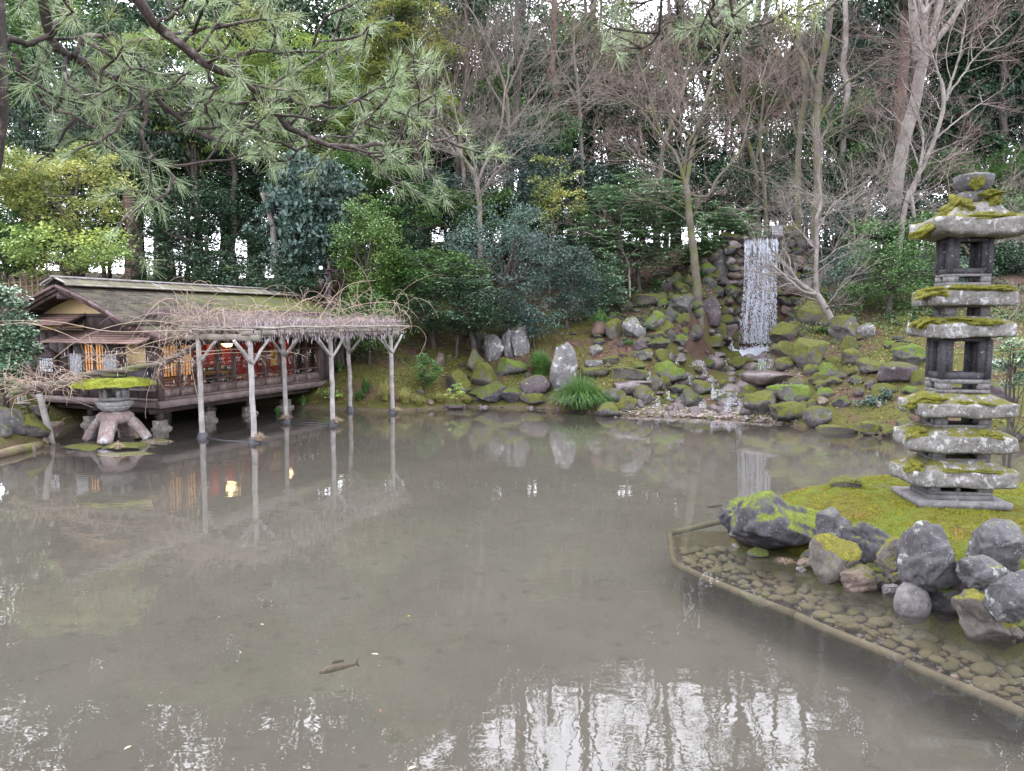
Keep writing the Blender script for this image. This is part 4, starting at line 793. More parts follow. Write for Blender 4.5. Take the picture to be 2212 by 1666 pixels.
g = np.random.default_rng(61); N = 9000; a = g.uniform(0, 6.28, N); r = .86*np.sqrt(g.uniform(.0, 1.02, N)); z = 1.245+.17*np.clip(1-(r/.86)**2, 0, 1)**.62; L_ = g.uniform(.012, .03, N); dx = .006*np.cos(a*7); dy = .006*np.sin(a*7)
V = np.stack([np.c_[r*np.cos(a)-dx, r*np.sin(a)-dy, z-.01], np.c_[r*np.cos(a)+dx, r*np.sin(a)+dy, z-.01], np.c_[r*np.cos(a)*1.01+g.normal(size=N)*.01, r*np.sin(a)*1.01, z+L_]], 1).reshape(-1, 3); mb = MB(); mb.add(V, np.arange(3*N).reshape(-1, 3)); mb.build('moss_fringe', leaf_mat('cap_moss', (.16, .19, .02), (.32, .32, .04), None, .2, .8), lan, kind='stuff')
# finial stones resting on top with a limb over it
V, F = rock_verts(71, 3, 4, .06); mb = MB(); mb.add(V*np.array([.30, .22, .07])+np.array([0, 0, 1.46]), F); mb.build('top_stone', RK['dark'], lan, None, True)
for lab, px, py, w, h in [('mossy slab under the left foot of the stone lantern', 168, 972, 90, 12), ('mossy slab under the right foot of the stone lantern', 250, 972, 104, 14)]:
    rock(lab, px, py-h, py, w, 'half', 'footing_slab', 'stone slab', 'slab', base=(gnd(px, py)[0], gnd(px, py)[1]+.1, -.06), depth=.7, blocky=.7)
for lab, px, py, w, h in [('thin pale stone slab lying in the water right of the lantern', 335, 956, 74, 9), ('narrow flat stone sunk in the water below the lantern', 262, 984, 120, 5), ('small flat stone just off the pale slab', 318, 965, 38, 4)]:
    rock(lab, px, py-h, py, w, 'brown', 'flat_stone', 'stone slab', 'slab', base=(*gnd(px, py)[:2], -.03), depth=.6, blocky=.5)
# ================================================================== six tier pagoda on the island
PG = rock_mat('pagoda_cut_stone', cracks=0., a=(.105, .10, .10), b=(.17, .162, .16), lichen=(.42, .42, .40), lich=.70, moss=(.1, .12, .03), mosslvl=1.3, rough=.85); PD = rock_mat('pagoda_dark_stone', cracks=0., a=(.035, .032, .038), b=(.06, .057, .063), lichen=(.42, .42, .42), lich=.72, moss=(.1, .1, .02), mosslvl=1.3)
PRF = rock_mat('pagoda_roof_stone', cracks=0., a=(.105, .098, .09), b=(.19, .18, .168), lichen=(.27, .27, .265), lich=.55, moss=(.20, .19, .02), mossc2=(.07, .068, .012), mosslvl=.69, scale=2.2)
YF = 8.62; PC = np.array([at(2081, 1098, YF)[0]+.02, YF+.30, .47]); PR = R(-6)
pag = thing('stone_pagoda', 'tall six tier stone pagoda with mossy rugged roofs on the island', 'pagoda', PC, PR)
def zl(py, px=2081, Y=YF): return at(px, py, Y)[2]-PC[2]
def frame_box(name, w, d, z0, z1, wins, mat, wall=.06, cx=0, fr=None, inset=None):
    """hollow box; wins = list of (x0, x1, za, zb) openings as fractions on the front and back, side openings likewise"""
    mb = MB(); hx, hy = w/2, d/2; h = z1-z0
    def face(L, fix, n, ops, axis):
        ops = sorted(ops); za = min(o[2] for o in ops)*h+z0; zb = max(o[3] for o in ops)*h+z0; segs = []; c = -L/2
        for o in ops: segs.append((c, -L/2+o[0]*L)); c = -L/2+o[1]*L
        segs.append((c, L/2))
        def B(a0, a1, e0, e1):
            lo, hi = sorted((fix, fix-n*wall)); mb.box(*((a0+cx, a1+cx, lo, hi, e0, e1) if axis == 'x' else (lo+cx, hi+cx, a0, a1, e0, e1)))
        B(-L/2, L/2, z0, za); B(-L/2, L/2, zb, z1)
        for s_ in segs: B(s_[0], s_[1], za, zb)
    fr_ = wins[0]; sdw = wins[1]
    face(w, -hy, -1, fr_, 'x'); face(w, hy, 1, wins[2] if len(wins) > 2 else fr_, 'x'); face(d-2*wall-.004, -hx, -1, sdw, 'y'); face(d-2*wall-.004, hx, 1, wins[3] if len(wins) > 3 else sdw, 'y')
    return mb.build(name, mat, pag)
def roof_slab(w, d, zb, ze0, ze1, zt, wt, dt, cx=0, seed=1, up=.0, bulge=.0, wb=None):
    n = 34
    def ring(hx, hy, z, upk):
        pts = []
        for i in range(4*n):
            s_, f = divmod(i, n); f = -1+2*f/n; x, y = [(f, -1), (1, f), (-f, 1), (-1, -f)][s_]
            ch = .10; m_ = max(0, abs(x)+abs(y)-(2-ch)); x2, y2 = x*(1-m_*.5), y*(1-m_*.5); pts.append((x2*hx+cx, y2*hy, z+upk*(abs(x)*abs(y))**2.2))
        return pts
    W2, D2 = w/2, d/2; wb = wb or .88; R_ = []
    for f in (.45, .7, .85): R_.append(ring(W2*wb*f, D2*wb*f, zb+.004, 0))
    R_ += [ring(W2*wb, D2*wb, zb, up*.5), ring(W2*.95, D2*.95, zb+(ze0-zb)*.3, up*.8), ring(W2*.995, D2*.995, zb+(ze0-zb)*.8, up)]
    for f in (.25, .5, .75): R_.append(ring(W2, D2, ze0+(ze1-ze0)*f, up))
    R_.append(ring(W2*.997, D2*.997, ze1, up))
    for f in (.12, .3, .5, .7, .88, 1): R_.append(ring(W2*.97+(wt/2-W2*.97)*f, D2*.97+(dt/2-D2*.97)*f, ze1+(zt-ze1)*(f**(1+bulge)), up*(1-f)**2))
    R_.append(ring(wt/4, dt/4, zt, 0)); A = np.array(R_); sh = A.shape; P_ = A.reshape(-1, 3); n1 = mknoise(seed, 22, 3, 12, .7); n2 = mknoise(seed+9, 24, 14, 60, .5)
    amp = np.ones(len(P_)); a1 = n1(P_); a2 = n2(P_); P_ = P_+np.c_[a1*.009+a2*.0065, n1(P_+5)*.011+n2(P_+3)*.0065, a1*.008+a2*.006]; mb = MB(); mb.loft(P_.reshape(sh)); o = mb.build('roof', PRF, pag, None, False); return o
SX = 1572/8.62
# base
zb0 = 0; bz = MB(); bz.loft([[(-.54, -.41, z), (.52, -.40, z), (.53, .43, z), (-.53, .44, z)] for z in (-.03, .045)]); bz.build('base_slab', PG, pag)
z1, z2 = .04, zl(1054); mb = MB(); mb.box(-.375, .375, -.27, .27, .04, .10); mb.build('plinth', PG, pag)
frame_box('tier_box', .72, .50, .10, z2+.02, ([(.17, .44, .32, .82), (.49, .77, .32, .82)], [(.18, .45, .3, .85), (.55, .8, .3, .85)]), PG, .07)
specs = [(1055, 1049, 1019, 998, 1.19, .78, .69, .47, 0), (978, 972, 942, 925, 1.16, .77, .66, .45, -.01), (903, 896, 873, 851, 1.13, .75, .60, .42, -.01)]
body = [(998, 978, .66, .44), (925, 903, .64, .43)]
for k, (b, e0, e1, t, w, d, wt, dt, cx) in enumerate(specs): roof_slab(w, d, zl(b), zl(e0), zl(e1), zl(t), wt, dt, cx, 11+k)
for b, t, w, d in body: frame_box('tier_box', w, d, zl(b)-.01, zl(t)+.02, ([(.22, .78, .2, .85)], [(.25, .75, .2, .85)]), PG, .06)
frame_box('tier_box', .575, .385, zl(852), zl(822), ([(.25, .76, .25, .70)], [(.25, .75, .25, .75)]), PG, .07)
frame_box('fire_box', .545, .36, zl(822)+.003, zl(733)+.02, ([(.24, .78, .16, .9)], [(.2, .8, .16, .9)]), PD, .075)
for sx in (-.96, .96):
    for sy in (-.95, .95): mb = MB(); mb.box(sx*.2725-.03, sx*.2725+.03, sy*.18-.028, sy*.18+.028, zl(822)+.006, zl(733)+.0); mb.build('corner_post', PD, pag)
roof_slab(1.0, .66, zl(731), zl(726), zl(700), zl(685), .53, .37, .0, 21); frame_box('tier_box', .50, .34, zl(685)-.01, zl(663)+.02, ([(.25, .8, .15, .85)], [(.3, .7, .2, .8)]), PG, .06)
roof_slab(.97, .64, zl(662), zl(656), zl(630), zl(615), .52, .36, .02, 23)
frame_box('tier_box', .49, .33, zl(617), zl(590), ([(.25, .77, .3, .78)], [(.3, .72, .3, .78)]), PG, .07)
frame_box('fire_box', .465, .315, zl(590)+.003, zl(511)+.02, ([(.24, .8, .14, .86)], [(.2, .8, .14, .86)]), PD, .065)
for sx in (-.97, .97):
    for sy in (-.95, .95): mb = MB(); mb.box(sx*.23-.028, sx*.23+.028, sy*.155-.026, sy*.155+.026, zl(590)+.006, zl(511)+.0); mb.build('corner_post', PD, pag)
roof_slab(1.10, .78, zl(512), zl(500), zl(474), zl(432), .42, .34, .05, 27, .045, .9, .72)
mb = MB(); n1 = mknoise(31, 20, 3, 20, .6)
def oct_(prof, cx): a = np.arange(24)*2*pi/24; return [np.c_[cx+r*np.cos(a)*(1-.07*np.cos(8*a)), r*.9*np.sin(a)*(1-.07*np.cos(8*a)), np.full(24, z)]+.004*n1(np.c_[np.cos(a), np.sin(a), 0*a+z])[:, None] for r, z in prof]
zz = [zl(v) for v in (434, 427, 410, 405)]; mb.loft(oct_([(.15, zz[0]), (.185, zz[1]), (.185, zz[2]), (.12, zz[3])], .06)); mb.build('finial_ring', RK['mix'], pag, None, False)
zz = [zl(v) for v in (406, 402, 385, 372, 369, 362)]; mb = MB(); mb.loft(oct_([(.12, zz[0]), (.155, zz[1]), (.20, zz[2]), (.215, zz[3]), (.19, zz[4]), (.01, zz[5])], .065)); mb.build('finial_jewel', RK['mix'], pag, None, False)
g = np.random.default_rng(3)
def moss_clump(name, cx, cy, cz, sx, sy, sz, n, seed, hang=.0, L=(.008, .021)):
    g = np.random.default_rng(seed); V, F = ICO[3]; nn_ = mknoise(seed, 16, 2, 9, .6); V = V*(1+.20*nn_(V*2)+.07*mknoise(seed+5, 20, 7, 22, .5)(V))[:, None]*np.array([sx, sy, sz]); V[:, 2] -= hang*np.clip(-V[:, 0]/sx, 0, 1)**2; mb = MB(); mb.add(V+np.array([cx, cy, cz]), F)
    o = mb.build(name, RK['mossy_full'], pag, None, True); i = g.integers(0, len(F), n); P_ = V[F[i, 0]]*g.uniform(.3, .7, (n, 1)); P_ = (V[F[i]]*g.dirichlet([1, 1, 1], n)[:, :, None]).sum(1); nr = P_/np.array([sx, sy, sz])**2; nr /= np.linalg.norm(nr, axis=1)[:, None]; l = g.uniform(*L, n); tn = np.cross(nr, g.normal(size=(n, 3))); tn /= np.linalg.norm(tn, axis=1)[:, None]
    V2 = np.stack([P_-tn*.003, P_+tn*.003, P_+(nr+np.array([0, 0, -.2]))*l[:, None]], 1).reshape(-1, 3)+np.array([cx, cy, cz]); mb = MB(); mb.add(V2, np.arange(3*n).reshape(-1, 3)); f = mb.build('fringe', FR, o, kind='stuff')
RK['mossy_full'] = rock_mat('full_moss', cracks=0., a=(.12, .12, .02), b=(.2, .2, .03), lich=.95, moss=(.20, .195, .02), mossc2=(.08, .08, .012), mosslvl=.2); FR = leaf_mat('moss_fringe_leaf', (.12, .12, .014), (.32, .30, .04), None, .3, .8)
MC = [(-.40, -.12, zl(484), .20, .24, .075, 2600, .10), (.05, -.26, zl(470), .38, .10, .05, 1500, 0), (.32, -.33, zl(483), .10, .04, .09, 600, 0), (-.14, -.06, zl(440), .13, .2, .10, 900, .05), (.20, -.08, zl(436), .10, .14, .08, 700, 0), (.15, -.02, zl(416), .20, .17, .05, 500, 0),
      (-.42, -.14, zl(630), .15, .2, .05, 1500, .06), (-.08, -.26, zl(623), .2, .09, .035, 700, 0), (.27, -.24, zl(624), .2, .1, .03, 700, 0), (-.44, -.14, zl(696), .13, .19, .05, 1500, .06), (.12, -.27, zl(697), .2, .09, .04, 800, 0), (-.12, -.25, zl(690), .14, .07, .02, 300, 0),
      (-.42, -.18, zl(866), .20, .2, .06, 1700, .08), (.2, -.30, zl(872), .12, .07, .02, 400, 0), (-.05, -.3, zl(871), .10, .06, .02, 300, 0), (-.50, -.17, zl(940), .10, .18, .06, 1200, .06), (.22, -.32, zl(942), .17, .08, .05, 600, 0), (-.52, -.2, zl(1012), .09, .16, .05, 900, .05), (.1, -.31, zl(1017), .35, .07, .02, 700, 0), (.02, -.165, zl(388), .07, .03, .07, 260, 0)]
for k, (a, b, c, d, e_, f, n, h) in enumerate(MC): moss_clump('moss_patch', a, b, c, d*1.05, e_, f*1.1, int(n*1.5), 700+k, h)
# ================================================================== plants
LM = {}
LM['dark'] = leaf_mat('dark_evergreen_leaf', (.018, .045, .024), (.055, .10, .048), (.035, .06, .038), .15, .38)
LM['blue'] = leaf_mat('blue_green_leaf', (.036, .07, .058), (.10, .155, .125), (.06, .09, .075), .15, .38)
LM['mid'] = leaf_mat('mid_green_leaf', (.04, .095, .028), (.115, .21, .065), (.08, .14, .04), .25, .42)
LM['fresh'] = leaf_mat('fresh_green_leaf', (.13, .22, .06), (.30, .40, .13), (.32, .38, .09), .3, .45)
LM['yellow'] = leaf_mat('yellow_green_leaf', (.13, .18, .045), (.30, .34, .11), (.36, .36, .09), .3, .45)
LM['holly'] = leaf_mat('holly_leaf', (.055, .12, .03), (.15, .23, .06), (.38, .36, .05), .2, .4, .63, .8)
LM['gloss'] = leaf_mat('glossy_bush_leaf', (.06, .11, .06), (.17, .26, .16), None, .1, .3, spec=.7)
LM['rhodo'] = leaf_mat('rhododendron_leaf', (.09, .16, .08), (.22, .33, .17), None, .15, .38)
LM['conifer'] = leaf_mat('conifer_spray', (.02, .04, .026), (.05, .085, .055), None, .1, .6)
LM['hang'] = leaf_mat('cypress_spray', (.03, .07, .025), (.08, .14, .05), None, .2, .6)
LM['grass'] = leaf_mat('grass_blade', (.035, .085, .02), (.10, .20, .045), None, .25, .45)
LM['pale'] = leaf_mat('pale_grass', (.22, .22, .06), (.36, .33, .14), (.18, .22, .04), .3, .6)
LM['straw'] = leaf_mat('straw', (.30, .22, .15), (.46, .36, .27), None, .2, .7)
BK = {}
BK['dark'] = wood_mat('dark_bark', (.03, .024, .02), (.075, .06, .05), 4, (1, 1, .2))
BK['grey'] = wood_mat('grey_bark', (.10, .085, .07), (.22, .19, .16), 4, (1, 1, .3), moss=(.06, .065, .02), mossamt=.60)
BK['pale'] = wood_mat('pale_bark', (.17, .15, .135), (.29, .26, .24), 3, (1, 1, .5), stain=(.10, .085, .07), moss=(.16, .17, .03), mossamt=.72)
BK['red'] = wood_mat('reddish_bark', (.07, .042, .034), (.14, .09, .07), 4, (1, 1, .15))
BK['mossy'] = wood_mat('mossy_bark', (.075, .062, .05), (.15, .13, .11), 4, (1, 1, .3), moss=(.07, .075, .02), mossamt=.54)
BK['twig'] = plain('pinkish_twig', (.165, .125, .112), .8, .2, .2, 2)
BK['twig2'] = plain('grey_twig', (.16, .14, .122), .8, .2, .2, 2)
BK['twig3'] = plain('tan_twig', (.18, .13, .10), .8, .2, .2, 2)
def leafquads(C, up, L, wr, g, dirv=None, droop=.15):
    N = len(C); n = g.normal(size=(N, 3)); n /= np.linalg.norm(n, axis=1)[:, None]; n = n+np.array([0, 0, 1.])*up; n /= np.linalg.norm(n, axis=1)[:, None]
    t = g.normal(size=(N, 3)) if dirv is None else dirv+g.normal(size=(N, 3))*.25; t -= (t*n).sum(1)[:, None]*n; t /= np.linalg.norm(t, axis=1)[:, None]+1e-9; b = np.cross(n, t)
    l = L*g.uniform(.6, 1.3, N)[:, None]; w = l*wr; tip = C+t*l*.55; tip[:, 2] -= l[:, 0]*droop
    return np.stack([C-t*l*.45, C+b*w*.5, tip, C-b*w*.5], 1).reshape(-1, 3)
def crown_mesh(name, rx, ry, rz, n, L, mat, seed, R0=.5, wr=.58, up=1.3, shell=.5, flat=.28, shape='oval', rosette=False, holes=.25, droop=.15, K=None):
    """leaf clumps through an ellipsoid of half sizes rx, ry, rz about the origin"""
    g = np.random.default_rng(seed); nn = mknoise(seed, 10, .8, 2.6, .5)
    K = K or max(10, int(n/75)); d = g.normal(size=(K*3, 3)); d /= np.linalg.norm(d, axis=1)[:, None]; r = g.uniform(shell**3, 1, K*3)**(1/3)*(1+.16*nn(d*2.2)); P = d*r[:, None]
    if shape == 'cone': f = (1-P[:, 2])/2; P[:, :2] *= (.25+.9*f)[:, None]
    if shape == 'flatbottom': P[:, 2] = np.where(P[:, 2] < 0, P[:, 2]*.5, P[:, 2])
    P = P*np.array([rx, ry, rz]); keep = nn(d*2.5+3) > -1.2+holes; P = (P[keep] if keep.sum() > 4 else P)[:K]; K = len(P)
    if rosette:
        m_ = int(n/10); k = g.integers(0, K, m_); q = g.normal(size=(m_, 3))*R0*.6; q[:, 2] = np.abs(q[:, 2])*.5-.8*(q[:, 0]**2+q[:, 1]**2)/R0; C = P[k]+q; a = (np.arange(9)*2*pi/9)[None]+g.uniform(0, 6.28, m_)[:, None]
        dv = np.stack([np.cos(a), np.sin(a), 0*a-.15], -1); CC = (C[:, None]+dv*L*.55).reshape(-1, 3); V = leafquads(CC, 2.6, L, .30, g, dv.reshape(-1, 3), .12)
    else:
        k = g.integers(0, K, n); sz = g.uniform(.6, 1.35, K)[k]; q = g.normal(size=(n, 3)); q /= np.linalg.norm(q, axis=1)[:, None]; q *= (g.random(n)**.45)[:, None]; q *= (R0*sz)[:, None]; rr = (q[:, 0]**2+q[:, 1]**2)/R0; q[:, 2] = q[:, 2]*flat*1.6-.35*rr
        C = P[k]+q; V = leafquads(C, up, L, wr, g, None, droop)
    N4 = len(V)//4; return mkmesh(name, V, np.arange(4*N4), np.full(N4, 4), mat), P
def limb(mb, a, b, r0, r1, g, k=6, sag=.1, n=7):
    a = np.array(a, float); b = np.array(b, float); t = np.linspace(0, 1, n)[:, None]; d = np.linalg.norm(b-a); P = a+(b-a)*t; w = g.normal(size=3)*d*.07; P += np.sin(t*pi)*w+np.array([0, 0, -sag*d*.3])*np.sin(t*pi)+g.normal(size=P.shape)*d*.012*(t*(1-t)*4); mb.tubes(P, np.linspace(r0, r1, n), k)
SHARE = {}
def plant(name, label, cat, cx, cy, rx, ry, Y, mat, L=.11, dens=1., bark='dark', trunk=None, R0=None, seed=None, dep=.75, group=None, tr=.09, nl=9, **kw):
    """crown centred on (cx, cy) with half sizes rx, ry as seen in the photograph, standing at distance Y"""
    c = at(cx, cy, Y); wx, wz = rx*Y/FPX, ry*Y/FPX; seed = seed or int(cx*7+cy*3+Y*11)%99991; g = np.random.default_rng(seed)
    gk = 1.18 if Y > 23.5 else 1.; rx *= gk; ry *= gk; wx *= gk; wz *= gk; n = int(pi*rx*ry*.214*dens*1.2/(max(L, .05)*FPX/Y*.463/3)**1.2); n = int(min(max(n, 250), 14500))
    share = name in ('forest_tree', 'understory_tree'); csc = (1, 1, 1)
    if share:                                                  # alike crowns share one of a few meshes, scaled
        key = (mat, 2 if dens > 1.2 else 1 if dens > .7 else 0, kw.get('flat', 0), seed % 2 if dens > .7 else 0)
        bx_, bz_ = (3.6, 3.6) if name == 'forest_tree' else (2.3, 1.7)
        if (key, name) not in SHARE: SHARE[(key, name)] = crown_mesh('crown', bx_, bx_*dep, bz_, {0: 6500, 1: 15000, 2: 22000}[key[1]] if name == 'forest_tree' else 9500, L, LM[mat], seed, R0=R0*(.8 if name == 'forest_tree' else 1), **kw)
        me, P = SHARE[(key, name)]; csc = (wx/bx_, wx/bx_, wz/bz_); P = P*np.array(csc)
    else: me, P = crown_mesh('crown', wx, wx*dep, wz, n, L, LM[mat], seed, R0=R0 or min(.55, .34*min(wx, wz*1.5)+.06), **kw)
    bx = trunk[0] if trunk else cx+g.uniform(-.1, .1)*rx; X0 = at(bx, cy, Y)[0]; z0 = hz1(X0, Y)-.1
    if c[2]-wz*.5 < z0 and not trunk: z0 = min(z0, c[2]-wz)
    t = thing(name, label, cat, (X0, Y, z0), 0, group); off = c-np.array([X0, Y, z0]); o = link('crown', me, None, t, off, None, csc)
    mb = MB(); top = off+np.array([0, 0, -.1*wz]); pts = [np.array([0, 0, 0.])]+([at(px, py, Y)-np.array([X0, Y, z0]) for px, py in trunk[1]] if trunk and len(trunk) > 1 else [])+[top]
    Pp = np.array(pts); ll = np.concatenate([[0], np.cumsum(np.linalg.norm(np.diff(Pp, axis=0), axis=1))]); s = np.linspace(0, ll[-1], 14); Q = np.stack([np.interp(s, ll, Pp[:, i]) for i in range(3)], 1); Q[1:-1] += g.normal(size=(12, 3))*.02*min(1, ll[-1]*.3)
    mb.tubes(Q, np.linspace(tr*1.15, tr*.45, 14)*(1+.5*np.exp(-s/(.25+tr))), 8)
    for p in P[g.permutation(len(P))[:nl]]:
        j = g.integers(6, 13); limb(mb, Q[j], p+off, tr*.4, tr*.08, g, 5)
    mb.build('trunk', BK[bark], t, None, True); return t
